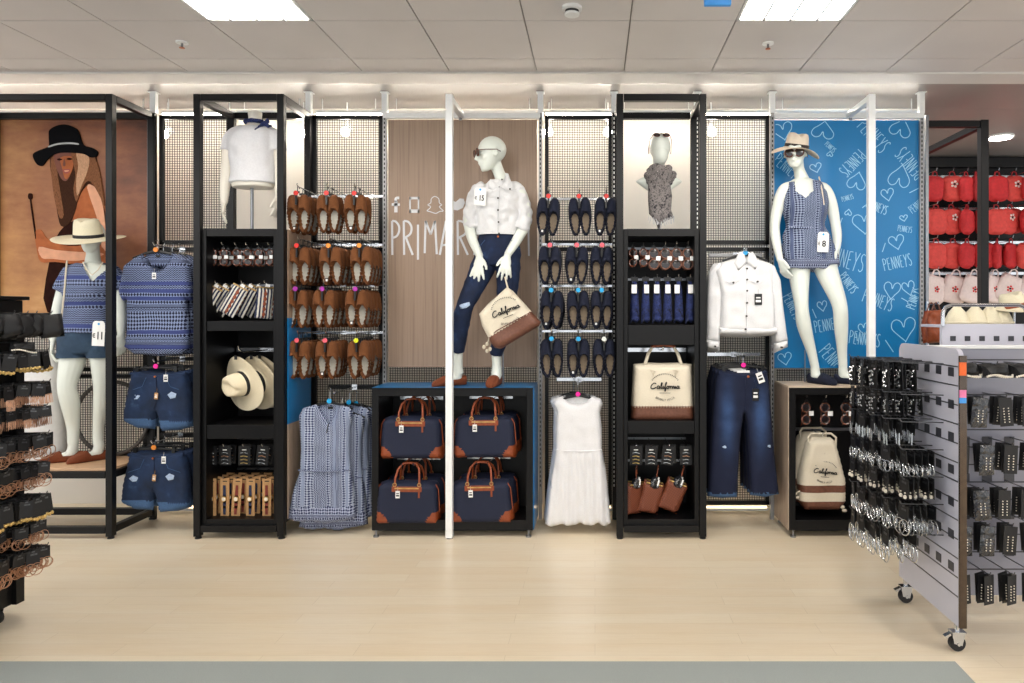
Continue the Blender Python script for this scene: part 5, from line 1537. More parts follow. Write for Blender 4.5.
class Fig:
    """figure laid out from joints: (px, py, depth offset) at base depth Y, radii in metres"""
    def __init__(s, Y): s.Y = Y
    def p(s, a): return P(a[0], a[1], s.Y + (a[2] if len(a) > 2 else 0))
    def limb(s, mb, js, grow=0., n=14, flat=1.):
        """js: (px, py, dy, r)"""
        q = cat_pts([(*s.p(j), j[3]) for j in js], 6)
        mb.tube([v[:3] for v in q], [v[3] + grow for v in q], n, ry=[(v[3] * flat + grow) for v in q])
    def torso(s, mb, rs, grow=0.):
        """rs: (px centre, py, half width m, half depth m, dy), top to bottom"""
        q = cat_pts([(*s.p((r[0], r[1], r[4] if len(r) > 4 else 0)), r[2], r[3]) for r in rs], 5)
        rings = []
        for v in q:
            a, b = v[3] + grow, v[4] + grow
            rings.append([Vector((v[0] + a * math.copysign(abs(math.cos(t)) ** .85, math.cos(t)), v[1] + b * math.sin(t), v[2])) for t in [2*PI*j/28 for j in range(28)]])
        mb.loft(rings[::-1])
    def hand(s, mb, wrist, d, side, L=.175, thumb=1, curl=.15, splay=1.):
        """d: finger direction, side: towards the thumb; palm plane holds both"""
        w = Vector(wrist); d = Vector(d).normalized(); sd = Vector(side); sd = (sd - d * sd.dot(d)).normalized(); nn = d.cross(sd)
        if nn.y > 0: nn = -nn      # palm turned away, back of the hand to the viewer
        nn = -nn
        pl = L * .5
        mb.tube([w - d * .02, w + d * .02, w + d * pl * .6, w + d * pl * 1.02], [.023, .027, .036, .034], 12, ry=[.02, .017, .014, .011], up=sd)
        for i, (off, ln) in enumerate(((.030, .88), (.0105, 1.), (-.0095, .93), (-.028, .74))):
            ang = (.13 - .1 * i) * splay
            fd = (d * math.cos(ang) + sd * math.sin(ang)).normalized()
            b = w + d * pl * .9 + sd * off; l_ = L * .5 * ln
            m1 = b + fd * l_ * .5 + nn * curl * .02; m2 = b + fd * l_ + nn * curl * .07
            mb.tube([b, b + fd * l_ * .25, m1, b + fd * l_ * .8 + nn * curl * .045, m2], [.0108, .0102, .0098, .009, .0074], 8)
        tb = w + d * pl * .25 + sd * .024
        td = (d * .75 + sd * .62).normalized()
        mb.tube([tb, tb + td * .03, tb + td * .05 + d * .01, tb + td * .06 + d * .024], [.0135, .0122, .0108, .0085], 8)
    def head(s, mb, c, yaw, pitch=0., features=True, k=1.):
        R = Matrix.Translation(c) @ Matrix.Rotation(D(yaw), 4, 'Z') @ Matrix.Rotation(D(pitch), 4, 'X') @ Matrix.Scale(k, 4)
        st = mb.mark()
        mb.ell((0, .012, .008), (.074, .094, .088), 22, 14)
        mb.loft([[Vector((a * math.cos(t), y0 + b * math.sin(t), z)) for t in [2*PI*j/20 for j in range(20)]] for z, a, b, y0 in
                 ((-.128, .022, .022, -.062), (-.118, .036, .036, -.052), (-.09, .052, .055, -.036), (-.05, .064, .072, -.018), (0, .07, .082, -.008), (.04, .062, .078, -.002))])
        if features:
            mb.tube([(0, -.086, .002), (0, -.098, -.02), (0, -.112, -.042), (0, -.094, -.052)], [.008, .010, .0125, .012], 10)
            for s_ in (-1, 1):
                mb.tube([(s_ * .052, -.058, .012), (s_ * .032, -.082, .017), (s_ * .01, -.088, .010)], [.007, .009, .006], 8)
                mb.ell((s_ * .032, -.078, -.012), (.017, .010, .009), 10, 6)
                mb.ell((s_ * .038, -.066, -.045), (.02, .016, .018), 10, 6)
                mb.ell((s_ * .073, .006, -.02), (.010, .02, .032), 10, 8)
            mb.ell((0, -.091, -.071), (.022, .011, .0055), 12, 6); mb.ell((0, -.088, -.081), (.018, .011, .0065), 12, 6)
            mb.ell((0, -.074, -.112), (.018, .015, .014), 10, 6)
        mb.xf(R, st); return R
    def foot(s, mb, ank, d, z0, L=.235):
        a = Vector(ank); d = Vector((d[0], d[1], 0)).normalized()
        h = a - d * .035; 
        mb.tube([a + Vector((0, 0, .035)), a, (a + Vector((0,0,z0 + .05)) - Vector((0, 0, a.z))) + d * .01], [.031, .034, .036], 14)
        pts = []
        for u, r, zz in ((-.2, .022, .030), (-.1, .027, .034), (.1, .030, .042), (.3, .031, .036), (.5, .032, .024), (.66, .028, .018)):
            q = a + d * (u * L); pts.append((Vector((q.x, q.y, z0 + zz)), r, zz))
        mb.tube([q[0] for q in pts], [q[1] for q in pts], 14, ry=[max(.014, q[2] * .75) for q in pts], up=Vector((-d.y, d.x, 0)))
    def shoe(s, par, ank, d, z0, m_, name='shoe', L=.245):
        a = Vector(ank); d = Vector((d[0], d[1], 0)).normalized(); sv = Vector((-d.y, d.x, 0))
        rings = []
        for u, w_, h_ in ((-.25, .014, .055), (-.235, .027, .068), (-.15, .036, .066), (.05, .038, .052), (.22, .039, .05), (.32, .042, .078), (.46, .045, .070), (.62, .042, .052), (.74, .032, .038), (.80, .014, .022)):
            q = a + d * (u * L); ring = []
            for j in range(18):
                t = 2 * PI * j / 18
                cx, cz = math.cos(t), math.sin(t)
                zz = h_ / 2 * cz if cz > 0 else h_ / 2 * max(-1, cz * 1.35)
                ring.append(Vector((q.x, q.y, z0 + h_ / 2 + zz)) + sv * (w_ * math.copysign(abs(cx) ** .75, cx)))
            rings.append(ring)
        mb = MB(); mb.loft(rings)
        return mb.build(name, m_, par, smooth=60)

def sunglasses_on(par, R, frame='tortoise', lens='glass_dark', z=-.008, r=.028, top=0., name='sunglasses', half=False):
    f = MB(); L_ = MB()
    for s_ in (-1, 1):
        c = (s_ * .034, -.103 if not top else -.088, z + top)
        f.torus(c, r, .004, 20, 6); L_.ell(c, (r, .004, r), 16, 6)
        f.tube([(s_ * .058, c[1], z + top + .008), (s_ * .078, -.06, z + top + .006), (s_ * .082, .015, z + top), (s_ * .08, .04, z + top - .016)], .0028, 6)
    f.tube([(-.01, -.107 + (.015 if top else 0), z + top + .006), (0, -.11 + (.015 if top else 0), z + top + .009), (.01, -.107 + (.015 if top else 0), z + top + .006)], .0032, 6)
    f.xf(R); L_.xf(R)
    o = f.build(name, frame, par, smooth=60); L_.build('lens', lens, o, smooth=60); return o

def tag_card(par, px, py0, py1, w, Y, txt, ang=0.):
    """white hanging price card with printed price"""
    a = P(px, py0, Y); b = P(px, py1, Y); h = a.z - b.z
    c = MB().prism([(-w*.32, 0), (w*.32, 0), (w*.46, -h*.07), (w/2, -h*.16), (w/2, -h), (-w/2, -h), (-w/2, -h*.16), (-w*.46, -h*.07)], -.001, .001)
    R = Matrix.Translation(a) @ Matrix.Rotation(ang, 4, 'Y'); c.xf(R)
    o = c.build('price_card', 'paper', par, smooth=0)
    n_ = len(txt) - 1; t_ = text_mb(txt[1:], h * .42, (w * (.13 if n_ > 1 else .08), -.0022, -h * .60), bold=.0016, squash=.72 if n_ > 1 else .95); e = text_mb(txt[0], h * .24, (-w * .35, -.0022, -h * .60), bold=.0008, squash=.75)
    t_.add(e.v, e.f); t_.xf(R); t_.build('price_print', 'ink', o, smooth=0)
    d_ = MB().cyl((0, -.0012, -h * .12), (0, -.0022, -h * .12), .008, 12); d_.xf(R); d_.build('logo_dot', 'blue_disc', o)

# ---------------------------------------------------------------- centre mannequin
F = Fig(5.04); zf = PZ(388, FR) + .001
base = Vector((PX(488, 5.04), 5.04, zf))
t = thing('mannequin', 'white mannequin in white denim jacket and torn skinny jeans, on the blue-topped box', 'mannequin', base)
B = MB()
hc = P(491, 151, 5.02)
Rh = F.head(B, hc, -66, 10, k=1.08)
F.limb(B, [(495, 163, .01, .045), (499, 173, .02, .042), (502, 182, .02, .05), (501, 190, .02, .06)])
TR = [(500, 181, .055, .05), (499, 186, .12, .07), (498, 194, .158, .095), (498, 206, .148, .112), (498, 220, .126, .096), (498, 232, .118, .088), (498, 244, .142, .104), (498, 256, .154, .11), (497, 266, .11, .09)]
F.torso(B, TR)
AL = [(485, 187, .0, .03), (477, 192, .0, .044), (472, 204, .0, .044), (469, 222, -.02, .039), (472, 238, -.06, .037), (479, 255, -.11, .026)]
AR = [(511, 187, .0, .03), (519, 192, .0, .044), (524, 204, .0, .044), (526, 222, -.02, .039), (518, 238, -.07, .037), (508, 254, -.12, .026)]
F.limb(B, AL); F.limb(B, AR)
LL = [(488, 256, .0, .084), (479, 276, -.04, .074), (465.5, 305, -.09, .053), (461, 322, -.06, .054), (458, 352, -.02, .038)]
LR = [(508, 256, .0, .084), (508, 278, -.02, .074), (505, 312, -.05, .056), (502, 330, -.03, .053), (496, 355, .0, .038)]
F.limb(B, LL); F.limb(B, LR)
aL = P(458, 366, 5.03); aR = P(496.5, 368, 5.04)
F.limb(B, [(458, 345, -.02, .038), (458, 366, -.01, .034), (459, 374, -.01, .036)]); F.limb(B, [(496, 348, .0, .038), (497, 366, .0, .034), (497, 376, .0, .036)])
F.foot(B, aL, (-.8, -.6), zf); F.foot(B, aR, (-.1, -1), zf)
wl = P(479.5, 256, 4.93); wr_ = P(507.5, 255, 4.92)
F.hand(B, wl, (-.10, -.15, -1), (1, 0, 0), .19, splay=1.9, curl=.2)
F.hand(B, wr_, (-.12, -.25, -1), (-1, -.2, 0), .19, splay=1.7, curl=.5)
remesh(B, 'body', 'mannequin', t, .0062, 3)
# jeans
J = MB()
F.torso(J, [(498, 233, .122, .092), (498, 244, .145, .107), (498, 256, .157, .113), (498, 266, .12, .095)], .008)
F.limb(J, LL, .009); F.limb(J, LR, .009)
def jp(c):
    return 0
remesh(J, 'jeans', 'denim_skinny', t, .007, 4, .005, 22)
MB().puff(oo([(459, 305), (463, 303.5), (469, 302), (470, 305), (466, 308), (460, 309)], 4.87), .012, 4.882, .01, .008, .004, 60, 1).build('torn_knee', 'denim_fray', t, smooth=60)
for a, b in ((473, 255), (521, 250)): pass
MB().cyl(P(498, 236.5, 4.935), P(498, 236.5, 4.92), .007, 12).build('jeans_button', 'copper', t)
MB().tube([P(485, 240, 4.93), P(480, 246, 4.935), P(476, 249, 4.96)], .002, 5).tube([P(511, 240, 4.93), P(516, 246, 4.935), P(520, 249, 4.96)], .002, 5).build('pocket_seam', 'denim_cuff', t)
# jacket
K = MB()
F.torso(K, [(501, 181, .068, .06), (500, 186, .12, .078), (498, 195, .16, .105), (498, 207, .158, .124), (498, 220, .146, .112), (498, 234, .142, .106)], .010)
F.limb(K, [(486, 186, .0, .034), (478.5, 191, .0, .046), (473, 204, .0, .047), (470, 218, -.01, .046), (471.5, 227, -.03, .045)], .006)
F.limb(K, [(511, 186, .0, .034), (517.5, 191, .0, .046), (523, 204, .0, .047), (525.5, 218, -.01, .046), (522, 228, -.04, .045)], .006)
for a, b, c_ in (((472, 225), (473, 228.5), -.03), ((522.5, 226), (521, 229.5), -.04)):
    K.tube([P(*a, 5.04 + c_), P(*b, 5.04 + c_)], [.052, .050], 16)
remesh(K, 'jacket', 'white_denim', t, .007, 3, .014, 22)
cb = MB(); F.torso(cb, [(498, 231.5, .147, .108), (498, 235.5, .145, .106)], .012); cb.build('jacket_waistband', 'white_denim', t, smooth=60)
MB().puff(oo([(487, 184), (490, 178.5), (494, 181), (499, 187), (494, 190), (488, 188)], 4.93), .02, 4.945, .012, .012).build('collar', 'white_denim', t, smooth=70)
MB().puff(oo([(505, 172), (508, 173), (511, 182), (508, 189), (501, 187), (504, 180)], 4.94), .025, 4.965, .012, .012).build('collar', 'white_denim', t, smooth=70)
MB().tube([P(500, 186, 4.915), P(499, 200, 4.895), P(498, 215, 4.905), P(498, 234, 4.915)], .0035, 6).build('placket', 'shade_cloth', t)
for a, b in ((502, 179.5), (499.5, 187), (498, 198), (498, 210), (498.5, 222), (499, 233.5), (510, 189)):
    yy = 4.93 if b < 190 else (4.895 if b < 205 else 4.90)
    MB().cyl(P(a, b, yy + .03), P(a, b, yy - .008), .0065, 12).build('button', 'button', t)
MB().tube([P(501, 187.5, 4.92), P(507, 191, 4.91), P(517, 189, 4.925)], .003, 5).tube([P(479, 200, 4.93), P(484, 196, 4.91), P(494, 196, 4.90)], .0025, 5).build('pocket_flap', 'shade_cloth', t)
tag_card(t, 480.5, 187.5, 205.5, .082, 4.89, '€15', .05)
sunglasses_on(t, Rh, 'tortoise', 'glass_dark', -.006, .025)
F.shoe(t, aL, (-.8, -.6), zf, 'suede_mannequin', 'loafer'); F.shoe(t, aR, (-.1, -1), zf, 'suede_mannequin', 'loafer')
# metal foot rod
MB().cyl(P(503, 350, 5.12), (P(503, 350, 5.12).x, 5.12, zf), .006, 10).build('support_rod', 'steel', t)

# bag held by the centre mannequin
Y = 4.86; c0 = P(508, 288, Y)
t = thing('canvas_backpack', 'cream canvas bag with brown base hanging tilted from the centre mannequin hand', 'bag', c0)
MBg = MB()
bp = [(507, 287), (513, 291), (524, 303), (541, 322), (539, 326), (501, 349), (495, 348), (491, 343), (482, 326), (479, 314), (487, 305)]
n_ = Vector((.50, .0, .86)).normalized()
la = Vector(oo([(491, 336)], Y)[0]); lb = Vector(oo([(531, 312)], Y)[0])
def below(x, z): return (lb.x - la.x) * (z - la.y) - (lb.y - la.y) * (x - la.x) < 0
MBg.puff(oo(bp, Y), .11, Y, .014, .05, .012, 9, 4, fun=lambda x, z: 1 if below(x, z) else 0)
MBg.build('bag_body', ['canvas_cream', 'brown_leather'], t, smooth=70)
MB().tube([(la.x, Y - .035, la.y), (la.x + .05, Y - .061, la.y + .04), (lb.x - .05, Y - .061, lb.y - .03), (lb.x, Y - .035, lb.y)], .0035, 6).build('base_seam', 'brown_leather', t)
MB().tube([P(505, 277, 4.87), P(506.5, 283, 4.85), P(508, 289, 4.85)], .006, 8).tube([P(508, 290, 4.85), P(514, 293, 4.82), P(509, 297, 4.81)], .005, 8).build('strap', 'rope', t)
r_ = MB()
for a, b in ((487, 344), (484, 347), (490, 349), (487, 351)): r_.ell(P(a, b, Y), (.012, .012, .016), 8, 6)
r_.tube([P(489, 338, Y - .03), P(487, 345, Y)], .004, 6); r_.build('rope_knot', 'rope', t)
bag_print(t, PX(507, Y), PZ(311, Y), .20, Y - .0625, .38)

# ---------------------------------------------------------------- left mannequin
F = Fig(5.08); zf = .4832
t = thing('mannequin', 'white mannequin in wide straw hat, printed top and denim shorts, left platform', 'mannequin', (PX(84, 5.08), 5.08, zf))
B = MB(); hc = P(92, 234, 5.06); Rh = F.head(B, hc, 12, 8)
F.limb(B, [(92, 243, .01, .048), (93, 253, .02, .043), (93, 262, .02, .052), (93, 270, .02, .06)])
F.torso(B, [(93, 263, .055, .05), (92, 268, .14, .075), (91, 276, .172, .10), (91, 290, .152, .112), (89, 308, .118, .09), (87, 322, .13, .10), (85, 337, .165, .115), (85, 348, .12, .09)])
F.limb(B, [(79, 269, 0, .03), (70, 274, 0, .044), (64, 288, .0, .042), (58, 308, -.01, .037), (55, 324, -.03, .033), (53, 340, -.05, .024)])
F.limb(B, [(104, 269, 0, .03), (113, 274, 0, .044), (119, 288, .0, .042), (121, 306, -.01, .037), (121, 322, -.02, .033), (121, 334, -.04, .024)])
LL = [(75, 340, 0, .09), (73, 358, -.02, .084), (67, 385, -.06, .060), (70, 402, -.04, .060), (73, 425, .0, .042), (73, 444, .0, .034)]
LR = [(99, 340, 0, .09), (101, 358, .0, .072), (101.5, 385, .0, .052), (101, 402, .02, .050), (98.5, 425, .04, .037), (98, 444, .04, .033)]
F.limb(B, LL); F.limb(B, LR)
aL = P(73, 448, 5.08); aR = P(99, 446, 5.12)
F.foot(B, aL, (-.86, -.5), zf); F.foot(B, aR, (-.6, -.8), zf)
F.hand(B, P(53, 340, 5.03), (-.04, -.05, -1), (.5, -.8, 0), .17, splay=.6, curl=.5)
F.hand(B, P(121, 334, 5.04), (.02, -.05, -1), (-.5, -.8, 0), .17, splay=.6, curl=.5)
remesh(B, 'body', 'mannequin', t, .0066, 3)
S = MB(); F.torso(S, [(87, 326, .14, .105), (85, 336, .168, .118), (85, 346, .16, .115), (86, 353, .10, .10)], .008)
F.limb(S, [(75, 338, 0, .095), (74, 348, -.01, .092), (73.5, 357, -.02, .090)], .010); F.limb(S, [(98, 338, 0, .09), (100, 348, .0, .082), (101, 357, .0, .078)], .010)
zc = PZ(352, 5.05)
remesh(S, 'shorts', ['denim_grey', 'denim_cuff'], t, .007, 3, .004, 25, paint=lambda c: 0)
for j, rr in ((((73.5, 352, -.02), (73.5, 357.5, -.02)), .103), (((101, 352, 0), (101, 357.5, 0)), .090)):
    MB().tube([F.p(j[0]), F.p(j[1])], rr, 24).build('shorts_cuff', 'denim_grey', t, smooth=60)
K = MB(); F.torso(K, [(92, 264, .10, .06), (92, 268, .16, .085), (91, 277, .180, .11), (91, 292, .166, .126), (89, 308, .148, .11), (88, 322, .155, .115), (87, 332, .168, .125)], .012)
F.limb(K, [(80, 268, .0, .036), (71.5, 273, .0, .053), (67, 281, .0, .058), (63.5, 291, .0, .060)], .006); F.limb(K, [(103, 268, .0, .036), (112, 273, .0, .053), (116.5, 281, .0, .058), (119, 291, .0, .060)], .006)
def vneck(cx, zt, zb_, hw, Yc):
    def f(c):
        if c.y > Yc: return 0
        u = (zt - c.z) / (zt - zb_)
        return -1 if u < 1 and abs(c.x - cx) < hw * (1 - max(0, u)) + .004 else 0
    return f
remesh(K, 'printed_top', 'print_tee', t, .007, 4, .010, 14, paint=vneck(PX(93, 4.97), PZ(266, 4.97), PZ(281, 4.97), .075, 5.06))
# V neckline of skin and beaded necklace
MB().tube([P(83, 262, 4.98), P(86, 269, 4.965), P(92, 275, 4.955), P(98, 270, 4.96), (P(103, 262, 4.98))], .004, 6).build('necklace', 'canvas_cream', t)
MB().tube([P(67, 261, 5.06), P(66, 270, 4.98), P(65, 285, 4.955), P(63, 305, 4.955), P(60, 330, 4.98)], .006, 6).build('shoulder_strap', 'rope', t)
tag_card(t, 99, 321, 346, .088, 4.93, '€11', .04)
mb, bd = hat_mb(.236, .145, .095, .012, .85, .02)
place_hat(t, mb, bd, Matrix.Translation(P(89, 239, 5.03)) @ Matrix.Rotation(D(1), 4, 'Y') @ Matrix.Rotation(D(15), 4, 'X'), 'straw', 'hat_band')
F.shoe(t, aL, (-.86, -.5), zf, 'suede_mannequin', 'loafer'); F.shoe(t, aR, (-.6, -.8), zf, 'suede_mannequin', 'loafer')

# white round plinth and grey hoop on the platform
px0 = P(47, 455, 5.14)
t = thing('round_plinth', 'white cylindrical plinth behind the legs of the hat mannequin', 'plinth', (px0.x, 5.15, .483))
MB().lathe([(.135, .483), (.135, 1.25)], (px0.x, 5.15, 0), 40).build('drum', 'plinth_white', t, smooth=40)
MB().lathe([(.139, 1.2502), (.139, 1.262)], (px0.x, 5.15, 0), 40).build('top_disc', 'plinth_white', t, smooth=40)
q = P(113, 409, 5.26)
hp = MB(); hp.torus((q.x, 5.25, .483 + .285), .27, .014, 48, 10)
tag(hp.build('display_hoop', 'grey_hoop', smooth=60), 'large grey hoop standing against the grid behind the hat mannequin legs', 'hoop')

# ---------------------------------------------------------------- right mannequin
F = Fig(5.04); zf = PZ(386.5, FR) + .001
t = thing('mannequin', 'white mannequin in pale sun hat, sunglasses and patterned romper, on the pale-topped box', 'mannequin', (PX(812, 5.04), 5.04, zf))
B = MB(); hc = P(795.5, 150.5, 5.02); Rh = F.head(B, hc, -20, 3)
F.limb(B, [(797, 160, .01, .046), (799, 170, .02, .040), (802, 180, .02, .052), (804, 188, .02, .06)])
F.torso(B, [(802, 179, .06, .05), (804, 184, .125, .072), (805, 192, .156, .096), (805, 206, .140, .112), (804, 224, .110, .09), (807, 240, .138, .102), (810, 256, .160, .112), (811, 266, .12, .09)])
F.limb(B, [(792, 185, 0, .03), (784, 190, 0, .043), (779, 203, .0, .043), (775, 224, .0, .037), (776, 240, -.02, .034), (780, 260, -.05, .024)])
F.limb(B, [(817, 185, 0, .03), (825, 190, 0, .043), (831, 203, .0, .043), (835, 222, .0, .037), (837, 236, -.02, .034), (837, 249, -.04, .024)])
LL = [(799, 256, 0, .09), (799, 272, -.0, .078), (801.5, 305, -.02, .050), (804, 325, .0, .052), (811, 350, .02, .036), (815, 367, .02, .031)]
LR = [(823, 256, 0, .092), (827, 272, -.02, .080), (839, 303, -.08, .054), (841, 325, -.06, .050), (842, 350, -.02, .036), (843, 367, -.01, .031)]
F.limb(B, LL); F.limb(B, LR)
aL = P(815, 371, 5.06); aR = P(843, 372, 5.03)
F.foot(B, aL, (.45, -.9), zf); F.foot(B, aR, (.8, -.6), zf)
F.hand(B, P(780, 259, 4.99), (.28, -.1, -1), (.4, -.8, 0), .165, splay=.6, curl=.5)
F.hand(B, P(837, 248, 5.0), (-.0, -.1, -1), (-.5, -.8, 0), .165, splay=.6, curl=.6)
remesh(B, 'body', 'mannequin', t, .0066, 3)
K = MB()
F.torso(K, [(804, 180, .08, .06), (804, 184, .118, .085), (805, 195, .145, .11), (805, 206, .152, .125), (805, 218, .136, .11), (805, 226, .128, .10), (807, 240, .165, .12), (809, 256, .182, .128), (810, 262, .176, .122), (811, 269, .11, .10)], .010)
F.limb(K, [(798, 254, 0, .098), (799, 262, 0, .098), (799, 269, 0, .096)], .010); F.limb(K, [(822, 254, 0, .1), (824, 262, -.01, .098), (825.5, 268, -.02, .096)], .010)
zh = PZ(260, 5.04)
remesh(K, 'romper', ['print_romper', 'print_hem'], t, .007, 4, .010, 16, paint=lambda c: -1 if (c.z > PZ(200, 5.0) and ((c.y < 5.03 and abs(c.x - PX(804, 4.95)) < .062 * min(1, (c.z - PZ(200, 5.0)) / .06)) or c.z > PZ(182.5, 5.04))) else (1 if c.z < zh else 0))
MB().tube([P(789, 227, 4.95), P(805, 228, 4.925), P(821, 227, 4.95)], .007, 8).build('waist_tie', 'print_hem', t)
MB().tube([P(819, 177, 5.02), P(822, 190, 4.93), P(824, 205, 4.93)], .005, 6).build('shoulder_strap', 'rope', t)
tag_card(t, 823.5, 232, 252, .078, 4.885, '€8', .04)
mb, bd = hat_mb(.17, .115, .082, -.04, 1.0, .025)
place_hat(t, mb, bd, Matrix.Translation(P(796, 149.5, 5.02)) @ Matrix.Rotation(D(7), 4, 'Y') @ Matrix.Rotation(D(14), 4, 'X'), 'straw_pink', 'hat_band_brown')
sunglasses_on(t, Rh, 'tortoise', 'glass_dark', -.03, .030)
F.shoe(t, aL, (.45, -.9), zf, 'navy_suede', 'loafer'); F.shoe(t, aR, (.8, -.6), zf, 'navy_suede', 'loafer')
MB().cyl(P(805, 350, 5.14), (P(805, 350, 5.14).x, 5.14, zf), .005, 10).build('support_rod', 'steel', t)

# ---------------------------------------------------------------- headless bust in a white T-shirt
F = Fig(5.07); ztop = PZ(229, FR) + .001
t = thing('mannequin_bust', 'headless bust in a white T-shirt with navy neck scarf, on the first display tower', 'mannequin', (PX(252, 5.07), 5.07, ztop))
B = MB()
F.limb(B, [(255, 112, .01, .050), (255, 120, .01, .045), (254, 128, .01, .055)])
F.torso(B, [(254, 126, .06, .05), (254, 130, .13, .075), (253, 138, .155, .10), (253, 150, .142, .112), (253, 168, .12, .09), (253, 184, .145, .105), (253, 188, .14, .10)])
F.limb(B, [(243, 131, 0, .03), (235, 136, 0, .043), (229, 146, .0, .043), (227, 166, .0, .038), (225, 185, -.02, .035), (224, 203, -.03, .025)])
F.limb(B, [(265, 131, 0, .03), (272, 136, 0, .043), (278, 146, .0, .043), (280, 166, .0, .038), (280, 182, -.02, .035), (279, 198, -.03, .025)])
F.hand(B, P(224, 202, 5.04), (-.05, -.05, -1), (.4, -.8, 0), .165, splay=.8, curl=.4)
F.hand(B, P(279, 197, 5.04), (-.05, -.05, -1), (-.4, -.8, 0), .165, splay=.8, curl=.4)
remesh(B, 'body', 'mannequin_warm', t, .0066, 3)
K = MB(); F.torso(K, [(254, 127, .09, .06), (254, 131, .145, .088), (253, 139, .165, .112), (253, 152, .156, .124), (253, 168, .144, .108), (253, 184, .158, .115)], .010)
F.limb(K, [(244, 130, 0, .036), (236, 135, 0, .052), (231, 142, 0, .056), (229, 151, 0, .056)], .006); F.limb(K, [(264, 130, 0, .036), (271, 135, 0, .052), (276, 142, 0, .056), (278, 151, 0, .056)], .006)
remesh(K, 'white_tee', 'white_cloth', t, .007, 4, .010, 14)
N_ = MB(); N_.torus(P(255, 122.5, 5.08), .062, .016, 24, 8, axis='z')
N_.ell(P(263, 124, 5.01), (.02, .018, .018), 10, 6)
N_.tube([P(263, 124, 5.01), P(267, 120, 4.99), P(269, 123, 4.99)], [.008, .02, .012], 8, ry=.006); N_.tube([P(262, 124, 5.01), P(257, 130, 4.98), P(254, 134, 4.97)], [.008, .02, .008], 8, ry=.006)
N_.tube([P(263, 124, 5.01), P(268, 126, 4.99), P(272, 126, 4.99)], [.008, .017, .006], 8, ry=.006)
remesh(N_, 'neck_scarf', 'scarf_navy', t, .006, 2, .003, 40)
MB().cyl(P(252, 188, 5.07), (PX(252, 5.07), 5.07, ztop + .01), .011, 14).build('pole', 'steel', t)
MB().lathe([(.11, ztop), (.11, ztop + .006), (.02, ztop + .012)], (PX(252, 5.07), 5.07, 0), 28).build('stand_base', 'steel', t)

# ---------------------------------------------------------------- head bust in a scarf
F = Fig(5.07)
t = thing('mannequin_bust', 'white faceless head bust wrapped in a grey scarf, on the second display tower', 'mannequin', (PX(659, 5.07), 5.07, ztop))
B = MB(); hc = P(660, 148, 5.06)
B.ell(hc + Vector((0, .01, .012)), (.076, .092, .098), 24, 16); B.ell(hc + Vector((0, -.02, -.05)), (.058, .07, .078), 20, 12)
F.limb(B, [(659, 160, .01, .045), (659, 170, .01, .042), (659, 180, .01, .055)])
F.torso(B, [(659, 173, .05, .05), (659, 177, .11, .06), (659, 181, .165, .06), (659, 184, .15, .055), (659, 192, .07, .05), (659, 198, .05, .045)])
remesh(B, 'body', 'mannequin', t, .0066, 3)
Rh = Matrix.Translation(hc) @ Matrix.Rotation(D(4), 4, 'Z')
sunglasses_on(t, Rh @ Matrix.Rotation(D(-48), 4, 'X'), 'tortoise', 'glass_dark', 0, .022)
K = MB(); K.torus(P(659, 170, 5.06), .072, .026, 24, 10, axis='z'); K.torus(P(660, 177, 5.05), .082, .036, 24, 10, axis='z'); K.torus(P(659, 183, 5.03), .066, .034, 24, 10, axis='z')
remesh(K, 'scarf_wrap', 'scarf_print', t, .008, 3, .022, 18)
MB().puff(oo([(648, 183), (670, 182), (672, 196), (671, 210), (674, 218), (666, 221), (662, 224), (658, 229), (655, 221), (649, 214), (648, 200)], 4.98), .05, 4.975, .012, .03, .02, 26, 4).build('scarf_end', 'scarf_print', t, smooth=70)
fr = MB()
for i in range(22):
    u = i / 21; a = (649 + 25 * u, 216 + 4 * math.sin(u * PI) + (1 if i % 2 else 0))
    fr.tube([P(a[0], a[1] - 1, 4.955), P(a[0] + random.uniform(-1, 1), a[1] + 4 + random.uniform(0, 2), 4.95)], .002, 5)
fr.build('fringe', 'shade_cloth', t)
MB().cyl(P(659, 196, 5.08), (PX(659, 5.08), 5.08, ztop + .01), .011, 14).build('pole', 'steel', t)
MB().lathe([(.10, ztop), (.10, ztop + .006), (.02, ztop + .012)], (PX(659, 5.08), 5.08, 0), 28).build('stand_base', 'steel', t)

# ================================================================== SLATTED GONDOLA, RIGHT
XE = 1.655; G0, G1 = 3.19, 3.82; GT = 1.392; GB = .125
t = thing('slat_gondola', 'wheeled white slat-wall gondola with chrome edge, nearest on the right', 'gondola', (XE, 3.5, 0), 'slat-wall gondolas')
e = MB()
# end panel outline in the YZ plane with a rounded rear top corner
r_ = .045
out = [(G0, GB), (G1, GB), (G1, GT - r_)] + [(G1 - r_ + r_ * math.cos(a), GT - r_ + r_ * math.sin(a)) for a in [PI/2 * i / 6 for i in range(1, 7)]] + [(G0 + r_, GT)] + [(G0 + r_ - r_ * math.sin(a), GT - r_ + r_ * math.cos(a)) for a in [PI/2 * i / 6 for i in range(1, 7)]]
e.prism(out, 0, .022); e.xf(Matrix(((0, 1, 0, XE), (1, 0, 0, 0), (0, 0, 1, 0), (0, 0, 0, 1))))
g = MB()
z = GT - .085
while z > GB + .05:
    e.box((XE - .0012, G0 + .01, z), (XE + .001, G1 - .006, z + .006), 1); z -= .0875
k = 0; z = GT - .085
while z > .4:
    y = G0 + .045
    while y < G1 - .06:
        e.box((XE - .003, y, z - .045), (XE - .0011, y + .05, z - .004), 1); y += .118
    z -= .175 * .857
e.build('end_panel', ['slat_white', 'slat_grey'], t, smooth=35)
MB().box((XE - .004, G0 - .012, GB), (XE + .03, G0, GT - .03)).build('edge_strip', 'mirror_edge', t, bev=.002)
MB().box((XE - .006, G0 - .0135, GT - .12), (XE + .026, G0 - .0122, GT - .06)).build('edge_label', 'orange_label', t)
